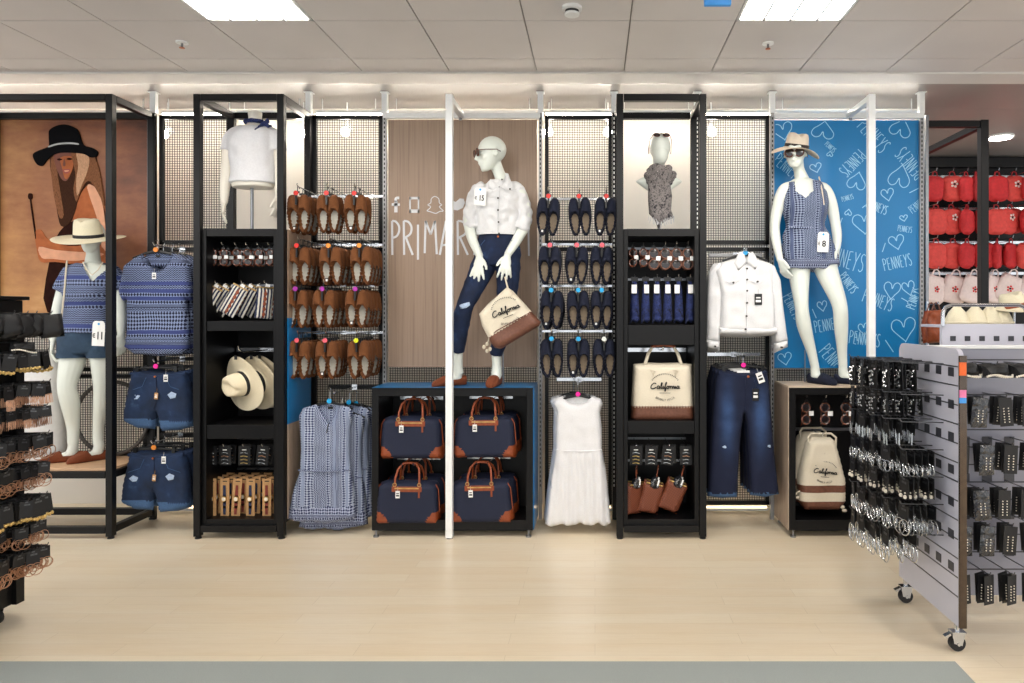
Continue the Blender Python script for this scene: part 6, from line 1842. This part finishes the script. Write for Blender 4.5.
MB().box((XE - .006, G0 - .0135, GT - .22), (XE + .026, G0 - .0122, GT - .185)).build('edge_label', 'pink_label', t)
MB().box((XE - .006, G0 - .0135, GT - .245), (XE + .026, G0 - .0122, GT - .2201)).build('edge_label', 'sky_sign', t)
YC = 3.52
c = MB(); c.box((XE + .023, YC, .14), (3.6, YC + .04, GT - .015)); z = GT - .075
while z > .2: c.box((XE + .024, YC - .001, z), (3.6, YC + .002, z + .007), 1); z -= .0875
z = GT - .08
rr = 0
while z > .2:
    x = XE + .06
    while x < 3.5: c.box((x, YC - .003, z - .05), (x + .05, YC - .0011, z - .006), 1); x += .112
    z -= .185
c.build('centre_panel', ['slat_side', 'slat_grey'], t)
MB().box((XE + .023, YC - .012, GT - .016), (3.6, YC + .05, GT)).build('top_rail', 'white_metal', t, bev=.003)
def caster(x, y, par):
    m_ = MB(); m_.cyl((x, y - .012, .037), (x, y + .012, .037), .036, 24); w_ = m_.build('caster_wheel', 'rubber', par, smooth=50)
    f = MB()
    for s_ in (-1, 1): f.prism([(x - .022, .04), (x + .016, .03), (x + .03, .09), (x - .03, .09)], y + s_ * .018, y + s_ * .021)
    f.box((x - .03, y - .022, .085), (x + .035, y + .022, .092)); f.cyl((x, y, .09), (x, y, .13), .012, 12); f.cyl((x, y - .023, .037), (x, y + .023, .037), .008, 12)
    f.prism([(x - .03, .085), (x - .06, .07), (x - .055, .062), (x - .028, .075)], y - .012, y + .012)
    f.build('caster_fork', 'chrome', par, smooth=40)
for x, y in ((XE + .012, 3.235), (XE + .012, 3.77), (3.3, 3.3)): caster(x, y, t)
gond = t

random.seed(11)
def card_thing(kind):
    """small jewellery card, card in the XZ plane facing -Y, hung from its top at the origin"""
    t = thing('jewellery_card', 'x', 'jewellery card', (0, 0, 0))
    if kind in ('hoop', 'bighoop'):
        MB().cbox((0, 0, -.03), (.052, .002, .06)).cbox((.002, -.0016, -.016), (.026, .001, .007), 1).cbox((0, -.0016, -.004), (.012, .001, .006), 1).build('card', ['card_black', 'pewter'], t, smooth=0)  # small pewter bars on the cards stand in for glints of light
        r = .019 if kind == 'hoop' else .028
        h = MB()
        for s_ in (-1, 1): h.torus((s_ * .013, -.003, -.05 - r), r, .0019, 16, 5)
        h.build('earring', 'silver', t)
    elif kind == 'bead':
        MB().cbox((0, 0, -.045), (.056, .002, .09)).cbox((.002, -.0016, -.016), (.026, .001, .007), 1).cbox((0, -.0016, -.004), (.012, .001, .006), 1).build('card', ['card_black', 'pewter'], t, smooth=0)
        h = MB()
        for i in range(16): h.ell((random.uniform(-.02, .02), -.005, -.05 + random.uniform(-.026, .026)), (.0048, .004, .0048), 6, 4)
        h.build('bead_cluster', 'silver', t)
    elif kind == 'pearl':
        MB().cbox((0, 0, -.035), (.052, .002, .07)).cbox((.002, -.0016, -.016), (.026, .001, .007), 1).cbox((0, -.0016, -.004), (.012, .001, .006), 1).build('card', ['card_black', 'pewter'], t, smooth=0)
        h = MB()
        for s_ in (-1, 1):
            h.ell((s_ * .012, -.005, -.064), (.0065, .0065, .0075), 8, 6); h.ell((s_ * .012, -.005, -.05), (.003, .003, .003), 6, 4)
        h.build('earring', 'pearl', t)
    elif kind == 'drop':
        MB().cbox((0, 0, -.03), (.052, .002, .06)).cbox((.002, -.0016, -.016), (.026, .001, .007), 1).cbox((0, -.0016, -.004), (.012, .001, .006), 1).build('card', ['card_black', 'pewter'], t, smooth=0)
        h = MB()
        for s_ in (-1, 1):
            for q in (-.005, 0, .005): h.tube([(s_ * .012 + q * .3, -.003, -.052), (s_ * .012 + q, -.003, -.1)], .0015, 4)
        h.build('earring', 'silver', t)
    elif kind == 'gold':
        MB().cbox((0, 0, -.04), (.055, .002, .08)).cbox((.002, -.0016, -.016), (.026, .001, .007), 1).cbox((0, -.0016, -.004), (.012, .001, .006), 1).build('card', ['card_black', 'pewter'], t, smooth=0)
        h = MB()
        for i in range(5): h.ell(((i - 2) * .01, -.006, -.085 - .004 * (i % 2)), (.007, .006, .008), 8, 6)
        h.build('bead_row', 'gold', t)
    elif kind == 'rose':
        MB().cbox((0, 0, -.03), (.055, .002, .06)).cbox((.002, -.0016, -.016), (.026, .001, .007), 1).cbox((0, -.0016, -.004), (.012, .001, .006), 1).build('card', ['card_black', 'pewter'], t, smooth=0)
        h = MB()
        for i in range(7): h.tube([((i - 3) * .007, -.003, -.055), ((i - 3) * .0075, -.003, -.1)], .0014, 4)
        h.build('chain_fringe', 'rose_gold', t)
    elif kind == 'rosehoop':
        MB().cbox((0, 0, -.03), (.052, .002, .06)).cbox((.002, -.0016, -.016), (.026, .001, .007), 1).cbox((0, -.0016, -.004), (.012, .001, .006), 1).build('card', ['card_black', 'pewter'], t, smooth=0)
        h = MB()
        for s_ in (-1, 1): h.torus((s_ * .012, -.003, -.076), .024, .0017, 16, 5)
        h.build('earring', 'rose_gold', t)
    elif kind == 'hair':
        MB().puff([(-.04, 0), (.04, 0), (.042, -.09), (-.042, -.09)], .03, 0, .02, .012, .01, 40, 2).build('hair_band_bundle', 'card_black', t, smooth=60)
    elif kind == 'stud':
        MB().cbox((0, 0, -.068), (.062, .003, .135)).build('card', 'card_black', t, smooth=0)
        h = MB()
        for j in range(6):
            for s_ in (-1, 1): h.ell((s_ * .011, -.004, -.05 - j * .013), (.0035, .003, .0035), 6, 4)
        h.build('earring_studs', 'pearl', t)
    elif kind == 'bag':
        MB().puff([(-.036, 0), (.036, .0), (.04, -.14), (-.038, -.145)], .012, 0, .012, .008, .01, 50, 3).build('plastic_bag', 'clear_bag', t, smooth=20)
        h = MB()
        for j in range(5):
            for s_ in (-1, 1): h.ell((s_ * .010, -.010, -.06 - j * .013), (.0035, .003, .0035), 6, 4)
        h.build('earring_studs', 'pearl', t)
    elif kind == 'headband':
        MB().puff([(-.07, 0), (.06, .01), (.07, -.05), (-.07, -.055)], .04, 0, .015, .02, .02, 30, 3).build('hair_wrap', 'card_black', t, smooth=40)
        h = MB()
        for i in range(14): h.ell(((i - 6.5) * .0098, -.026, -.05 + .006 * math.sin(i * .4)), (.0052, .005, .006), 8, 5)
        h.build('bead_row', 'pearl', t)
    return t
KP = {}
NM = {'hoop': ('hoop_earring_card', 'small silver hoop earrings'), 'bighoop': ('hoop_earring_card', 'large silver hoop earrings'), 'bead': ('bead_jewellery_card', 'silver bead clusters'),
      'pearl': ('pearl_earring_card', 'pearl drop earrings'), 'drop': ('drop_earring_card', 'long silver drop earrings'), 'gold': ('gold_bead_card', 'gold beads'), 'rose': ('chain_jewellery_card', 'rose gold chain fringe'),
      'rosehoop': ('hoop_earring_card', 'rose gold hoop earrings'), 'hair': ('hair_band_pack', 'black hair bands'), 'stud': ('stud_earring_card', 'two columns of stud earrings'),
      'bag': ('bagged_stud_card', 'stud earrings in a clear bag'), 'headband': ('beaded_headband', 'cream beads')}
def put(kind, loc, rot, lab, grp, sc_=None, cat=None):
    if kind not in KP:
        o = card_thing(kind); KP[kind] = o; o.name = NM[kind][0]; o.location = loc; o.rotation_euler = rot
        if sc_: o.scale = (sc_,) * 3
        o['label'] = lab
    else: o = dup(KP[kind], loc, lab, rot=rot, scale=sc_ or 1)
    if kind == 'headband': o['category'] = 'headband'
    if kind == 'hair': o['category'] = 'hair bands'
    o['group'] = grp
    return o
rown = ['top', 'second', 'third', 'fourth', 'fifth', 'sixth', 'seventh', 'eighth', 'lowest']
# left face of the right gondola
rows = [('bead', 1.315, 1.15), ('bead', 1.165, .9), ('drop', 1.035, .95), ('hoop', .905, 1.05), ('pearl', .775, 1.05), ('bighoop', .645, 1.0), ('bighoop', .50, 1.15)]
cols = [(3.775, .28, 8), (3.665, .275, 8), (3.555, .26, 7), (3.445, .24, 6), (3.335, .2, 5)]
pg = []
for ri, (kd, z, s_) in enumerate(rows):
    for ci, (y, ln, n) in enumerate(cols):
        MB().tube([(XE, y, z), (XE - ln, y, z + .004), (XE - ln - .008, y, z + .018)], .0028, 6).build('hook', 'pewter', gond)
        if ci == 4 and ri in (0, 1, 2, 6): continue
        if ci == 3 and ri in (0, 2, 6): n = 3
        nn = n
        for k in range(nn):
            x = XE - ln + .012 + k * (ln - .03) / n * .95
            lab = '%s card of %s on the %s row of the left face, right gondola' % ('front' if k == 0 else 'black', NM[kd][1], rown[ri])
            if k: lab = '%s behind the front cards, %s row, right gondola' % (NM[kd][1], rown[ri])
            else:
                lab = '%s, front of %s hook, %s row, right gondola' % (NM[kd][1], ['farthest', 'second farthest', 'middle', 'second nearest', 'nearest'][ci], rown[ri])
            put(kd, (x, y + random.uniform(-.004, .004), z - .002), (D(random.uniform(-3, 3)), D(random.uniform(-4, 4)), D(-90 + random.uniform(-14, 14))), lab, 'jewellery cards on the left face of the right gondola', s_ * (1.35 if kd in ('bead',) else 1.3))
# front face of the right gondola
rows = [('headband', 1.31), ('stud', 1.155), ('stud', .93), ('stud', .715), ('stud', .545), ('stud', .335)]
for ri, (kd, z) in enumerate(rows):
    for ci in range(4 if kd == 'stud' else 3):
        x = (XE + .065 + ci * .112) if kd == 'stud' else XE + .095 + ci * .15
        if ri in (2, 4): x += .03
        ln = .2 if ri != 5 else .26
        yf = YC - ln
        MB().tube([(x, YC, z), (x, yf, z + .003), (x, yf - .01, z + .018)], .0028, 6).build('hook', 'pewter', gond)
        n = 3 if kd == 'stud' else 2
        for k in range(n):
            y = yf + .01 + k * (.035 if ri != 5 else .022)
            kk = 'bag' if (k == 0 and (ri, ci) in ((1, 1), (2, 1), (3, 1), (4, 1), (4, 0))) else kd
            what = 'beaded black headband' if kd == 'headband' else NM[kk][1]
            if k == 0: lab = '%s, front, %s hook, %s row facing the walkway' % (what, ['left', 'second', 'third', 'rightmost'][ci], rown[ri])
            else: lab = '%s behind the front one, %s row facing the walkway' % (what, rown[ri])
            put(kk, (x + random.uniform(-.003, .003) + k * (.0 if ri != 5 else -.01), y, z - .002), (0, D(random.uniform(-5, 5)), D(random.uniform(-8, 8) + (18 if ri == 5 else 0))), lab, 'jewellery on the walkway side of the right gondola')

# ================================================================== GONDOLA, LEFT
XL = -2.93
t = thing('accessory_gondola', 'black accessory gondola packed with jewellery cards, left edge of the picture', 'gondola', (XL - .15, 3.3, 0))
MB().box((XL - .3, 2.7, .08), (XL - .02, 3.62, 1.62)).build('core_panel', 'black_panel', t, bev=.003)
MB().box((XL - .02, 3.55, .08), (XL + .004, 3.60, 1.5)).build('edge_strip', 'black_metal', t)
for y in (2.8, 3.5): 
    for x in (XL - .25, XL - .06): caster(x, y, t)
MB().box((XL - .32, 2.68, 1.621), (XL, 3.64, 1.64)).build('top_rail', 'black_metal', t, bev=.003)
rows = [('hair', 1.55, 1.2), ('headband', 1.41, .8), ('gold', 1.36, 1.), ('rose', 1.205, 1.05), ('rose', 1.085, .95), ('rosehoop', .945, 1.1), ('rosehoop', .80, 1.15), ('gold', .635, 1.1), ('rosehoop', .505, 1.), ('rosehoop', .375, 1.2)]
cols = [(3.565, .19, 9), (3.495, .19, 6), (3.425, .19, 5), (3.35, .18, 4), (3.27, .18, 4), (3.18, .18, 3)]
rn2 = ['top', 'second', 'third', 'fourth', 'fifth', 'sixth', 'seventh', 'eighth', 'ninth', 'lowest']
for ri, (kd, z, s_) in enumerate(rows):
    for ci, (y, ln, n) in enumerate(cols):
        if kd == 'headband' and ci != 2: continue
        if ci == 5 and ri < 5: continue
        ln2 = ln - .035 - (.02 if ri > 7 else 0) + (.01 if ri == 3 else 0) + random.uniform(-.015, .015)
        MB().tube([(XL - .02, y, z), (XL + ln2, y, z + .004), (XL + ln2 + .006, y, z + .016)], .0028, 6).build('hook', 'pewter', t)
        for k in range(n if kd != 'headband' else 1):
            x = XL + ln2 - .012 - k * (ln2 - .02) / n
            nmx = NM[kd][1]
            if k == 0: lab = '%s, outermost on %s hook, %s row, left gondola' % (nmx, ['farthest', 'second farthest', 'third', 'fourth', 'second nearest', 'nearest'][ci], rn2[ri])
            else: lab = '%s behind the outermost ones, %s row, left gondola' % (nmx, rn2[ri])
            put(kd, (x, y + random.uniform(-.012, .012), z - .002), (D(random.uniform(-6, 6)), D(random.uniform(-9, 9)), D(90 + random.uniform(-38, 10))), lab, 'jewellery cards on the left gondola', s_ * random.uniform(.85, 1.12))

# ================================================================== RED BAG DEPARTMENT
YD = 7.05
t = thing('bag_display_unit', 'tall black display wall holding rows of red and white bags, far right', 'display unit', (PX(985, 7.4), 7.4, 0))
xa, xb = PX(915, 7.4), PX(1090, 7.4)
MB().box((xa, 7.5, 0), (xb, 7.56, PZ(152, 7.4))).build('back_panel', 'black_panel', t)
MB().box((xa, 7.42, PZ(167, 7.42)), (xb, 7.499, PZ(158, 7.42))).build('header', 'black_metal', t, bev=.003)
for py in (172, 205, 240, 272):
    z = PZ(py, 7.2)
    MB().box((xa, 7.46, z - .015), (xb, 7.499, z + .015)).build('crossbar', 'chrome', t)
def roundrect(w, h, r, top=0):
    o = []
    for cx, cz, a0 in ((w/2 - r, -h + r, -PI/2), (w/2 - r, -r, 0), (-w/2 + r, -r, PI/2), (-w/2 + r, -h + r, PI)):
        for i in range(5): a = a0 + PI/2 * i / 4; o.append((cx + r*math.cos(a), cz + r*math.sin(a)))
    return o
def red_bag(m_, w, h, motif):
    t = thing('red_bag', 'x', 'bag', (0, 0, 0))
    mb = MB(); mb.puff([(a, b - .04) for a, b in roundrect(w, h, .075)], .08, 0, .03, .035, .008, 12, 2); mb.build('bag_body', m_, t, smooth=70)
    MB().tube([(-w*.42, 0, -.1), (-w*.44, -.012, -h*.5), (-w*.42, 0, -h)], .004, 5).tube([(w*.42, 0, -.1), (w*.44, -.012, -h*.5), (w*.42, 0, -h)], .004, 5).build('piping', 'red_deep', t)
    MB().tube([(-.03, 0, -.045), (-.02, 0, -.005), (0, 0, .004), (.02, 0, -.005), (.03, 0, -.045)], .005, 6).build('handle', 'red_deep', t)
    if motif:
        mo = MB()
        mo.ell((0, -.044, -.13), (.012, .003, .012), 10, 5)
        mo.build('motif', 'ink', t); mo = MB()
        for q in range(5): mo.ell((.026 * math.cos(q * 1.257), -.042, -.13 + .026 * math.sin(q * 1.257)), (.013, .003, .013), 10, 5)
        mo.build('motif', 'white_canvas', t)
    return t
def white_bag():
    t = thing('white_tote', 'x', 'bag', (0, 0, 0))
    MB().puff([(-.1, -.06), (.1, -.06), (.14, -.3), (.1, -.34), (-.1, -.34), (-.14, -.3)], .07, 0, .03, .03, .012, 10, 3).build('bag_body', 'white_canvas', t, smooth=70)
    MB().tube([(-.05, 0, -.065), (-.03, 0, -.01), (0, 0, .005), (.03, 0, -.01), (.05, 0, -.065)], .006, 6).build('handle', 'white_canvas', t)
    mo = MB()
    mo.ell((0, -.039, -.2), (.011, .003, .011), 10, 5)
    mo.build('motif', 'ink', t); mo = MB()
    for q in range(5): mo.ell((.024 * math.cos(q * 1.257 + .3), -.037, -.2 + .024 * math.sin(q * 1.257 + .3)), (.011, .003, .011), 10, 5)
    mo = mo; mo.build('motif', 'pink_print', t)
    return t
RB = {}
posn = ['leftmost', 'second', 'third', 'fourth', 'fifth', 'sixth', 'seventh']
for ri, (py, xs, kinds) in enumerate(((170, (935, 952, 966, 976, 997, 1014, 1028), 'mMpPmMp'), (203, (936, 951, 967, 980, 996, 1010, 1026), 'cMpPcMp'), (237, (936, 953, 967, 982, 997, 1011, 1027), 'ccpmppM'), (268, (937, 957, 975, 996, 1015, 1034), 'wwwwww'))):
    for i, (px, kd) in enumerate(zip(xs, kinds)):
        for k in range(2):
            Y = YD + k * .13 + (i % 2) * .04
            col = {'m': 'red', 'M': 'printed red', 'p': 'plain red', 'P': 'dark red', 'c': 'coral', 'w': 'white'}[kd]
            lab = '%s %s, %s on the %s row of the far wall' % (col, 'printed tote' if kd == 'w' else 'rounded bag', posn[i], ['top', 'second', 'third', 'lowest'][ri])
            if k: lab = '%s bag hanging behind the front bags on the %s row of the far wall' % (col, ['top', 'second', 'third', 'lowest'][ri])
            z = PZ(py, Y) - .02
            rot = (0, D(random.uniform(-8, 8) + (random.uniform(8, 20) if kd == 'w' else 0)), D(random.uniform(20, 60) if kd in 'pP' else random.uniform(-15, 25)))
            key = 'w' if kd == 'w' else kd
            if key not in RB:
                RB[key] = white_bag() if kd == 'w' else red_bag({'m': 'red_canvas', 'M': 'red_coral', 'p': 'red_canvas', 'P': 'red_deep', 'c': 'red_coral'}[kd], .22 if kd not in 'pP' else .2, .26, kd == 'M')
                o = RB[key]; o.location = (PX(px, Y), Y, z); o.rotation_euler = rot; o['label'] = lab
            else: o = dup(RB[key], (PX(px, Y), Y, z), lab, rot=rot, scale=1)
            o['group'] = 'bags on the far display wall'
            if k == 0:
                MB().tube([(PX(px, Y), 7.48, z + .01), (PX(px, Y), Y - .03, z + .01), (PX(px, Y), Y - .04, z + .035)], .004, 6).build('hook', 'chrome', t)

# far ceiling lamp over the red bags
q = P(1000, 131, 6.6)
t = thing('ceiling_light', 'oval white downlight above the far red bags', 'ceiling light', (q.x, 6.6, CE))
MB().lathe([(.12, CE - .002), (.12, CE - .02)], (q.x, 6.6, 0), 28).build('light_frame', 'white_metal', t)
MB().lathe([(.10, CE - .021), (.10, CE - .024)], (q.x, 6.6, 0), 28).build('diffuser', 'diffuser', t)

# second gondola with hats, beyond the right one
Y2 = 4.35
t = thing('slat_gondola', 'white slat-wall gondola with rounded chrome top frame and hats, behind the near one', 'gondola', (PX(990, Y2), Y2, 0), 'slat-wall gondolas')
xa, xb = PX(942, Y2), 3.4
g = MB().box((xa, Y2, .12), (xb, Y2 + .03, PZ(324, Y2)))
x = xa + .05
while x < xb - .05: g.box((x, Y2 - .002, PZ(341, Y2)), (x + .035, Y2 - .0005, PZ(336, Y2)), 1); x += .09
g.build('slat_panel', ['slat_white', 'slat_grey'], t)
for a, b in ((xa, xa + .52), (xa + .56, xa + 1.06)):
    f = MB(); zt, zb_ = PZ(305, Y2), PZ(326, Y2)
    f.tube([(a, Y2 - .01, zb_), (a, Y2 - .01, zt - .05), (a + .015, Y2 - .01, zt - .015), (a + .05, Y2 - .01, zt), (b - .05, Y2 - .01, zt), (b - .015, Y2 - .01, zt - .015), (b, Y2 - .01, zt - .05), (b, Y2 - .01, zb_)], .012, 10)
    f.build('top_frame', 'chrome', t)
MB().box((xa, Y2 - .2, .10), (xb, Y2 + .25, .12)).build('base_plate', 'white_metal', t, bev=.003)
for x, y in ((xa + .05, Y2 - .15), (xa + .05, Y2 + .2), (xb - .1, Y2)): caster(x, y, t)
MB().box((xa + .02, Y2 + .031, PZ(323, Y2) - .03), (xb, Y2 + .33, PZ(323, Y2) - .012)).build('hat_shelf', 'slat_white', t, bev=.003)
zs = PZ(323, Y2) - .0115
cn = None
for i, px in enumerate((957, 975, 990, 1000)):
    x = PX(px, Y2 + .18)
    lab = 'cream folded cloth cap, %s of four on the hat gondola shelf' % ['leftmost', 'second', 'third', 'rightmost'][i]
    if cn is None:
        cn = thing('cloth_cap', lab, 'hat', (x, Y2 + .18, zs), 'cream caps on the far gondola')
        MB().lathe([(.075, zs), (.072, zs + .03), (.05, zs + .08), (.02, zs + .115), (.004, zs + .12)], (x, Y2 + .18, 0), 20).build('cap_crown', 'straw', cn, smooth=60)
        MB().torus((x, Y2 + .18, zs + .012), .076, .008, 20, 6, axis='z').build('cap_brim', 'straw', cn)
    else: dup(cn, (x, Y2 + .18, zs), lab, rot=(0, 0, i))
q = P(1014, 300, Y2 + .2); stand = (q.x, q.y, zs)
t = thing('straw_hat', 'pale straw hat raised on a stand above the caps, far gondola at the right edge', 'hat', stand)
mb, bd = hat_mb(.16, .11, .08, .03, 1.0, .02); place_hat(t, mb, bd, Matrix.Translation((q.x, q.y, q.z - .06)) @ Matrix.Rotation(D(-12), 4, 'Y'), 'straw', 'tan_leather')
MB().cyl(stand, (q.x, q.y, q.z - .02), .008, 8).build('hat_stand', 'chrome', t)
# brown fringed bags at the opening
Y = 5.0; z = PZ(304, Y)
t = thing('bag_stand', 'thin chrome stand holding the brown bags beside the bright blue board', 'display rail', (PX(934, Y), Y + .1, 0))
MB().cyl((PX(934, Y), Y + .1, 0), (PX(934, Y), Y + .1, z + .02), .012, 12).build('pole', 'chrome', t)
MB().lathe([(.11, 0), (.11, .01), (.03, .02)], (PX(934, Y), Y + .1, 0), 24).build('stand_base', 'chrome', t)
MB().tube([(PX(934, Y), Y + .1, z), (PX(934, Y), Y - .06, z), (PX(934, Y), Y - .065, z + .015)], .005, 6).build('hook', 'chrome', t)
for k in range(2):
    t = thing('brown_bag', ['soft brown leather bag, front one beside the bright blue board', 'soft brown leather bag behind the front one beside the bright blue board'][k], 'bag', (PX(934, Y), Y - .03 + k * .07, z), 'brown bags by the opening')
    mb = MB().puff([(-.05, -.05), (.04, -.04), (.075, -.14), (.08, -.27), (-.06, -.28), (-.075, -.16)], .06, 0, .016, .03, .03, 22, 3 + k)
    mb.xf(Matrix.Translation(t.location)); mb.build('bag_body', 'tan_leather', t, smooth=70)
    mb = MB().tube([(-.03, 0, -.05), (-.015, 0, 0), (0, 0, .01), (.015, 0, 0), (.03, 0, -.05)], .005, 6); mb.xf(Matrix.Translation(t.location)); mb.build('strap', 'brown_leather', t)
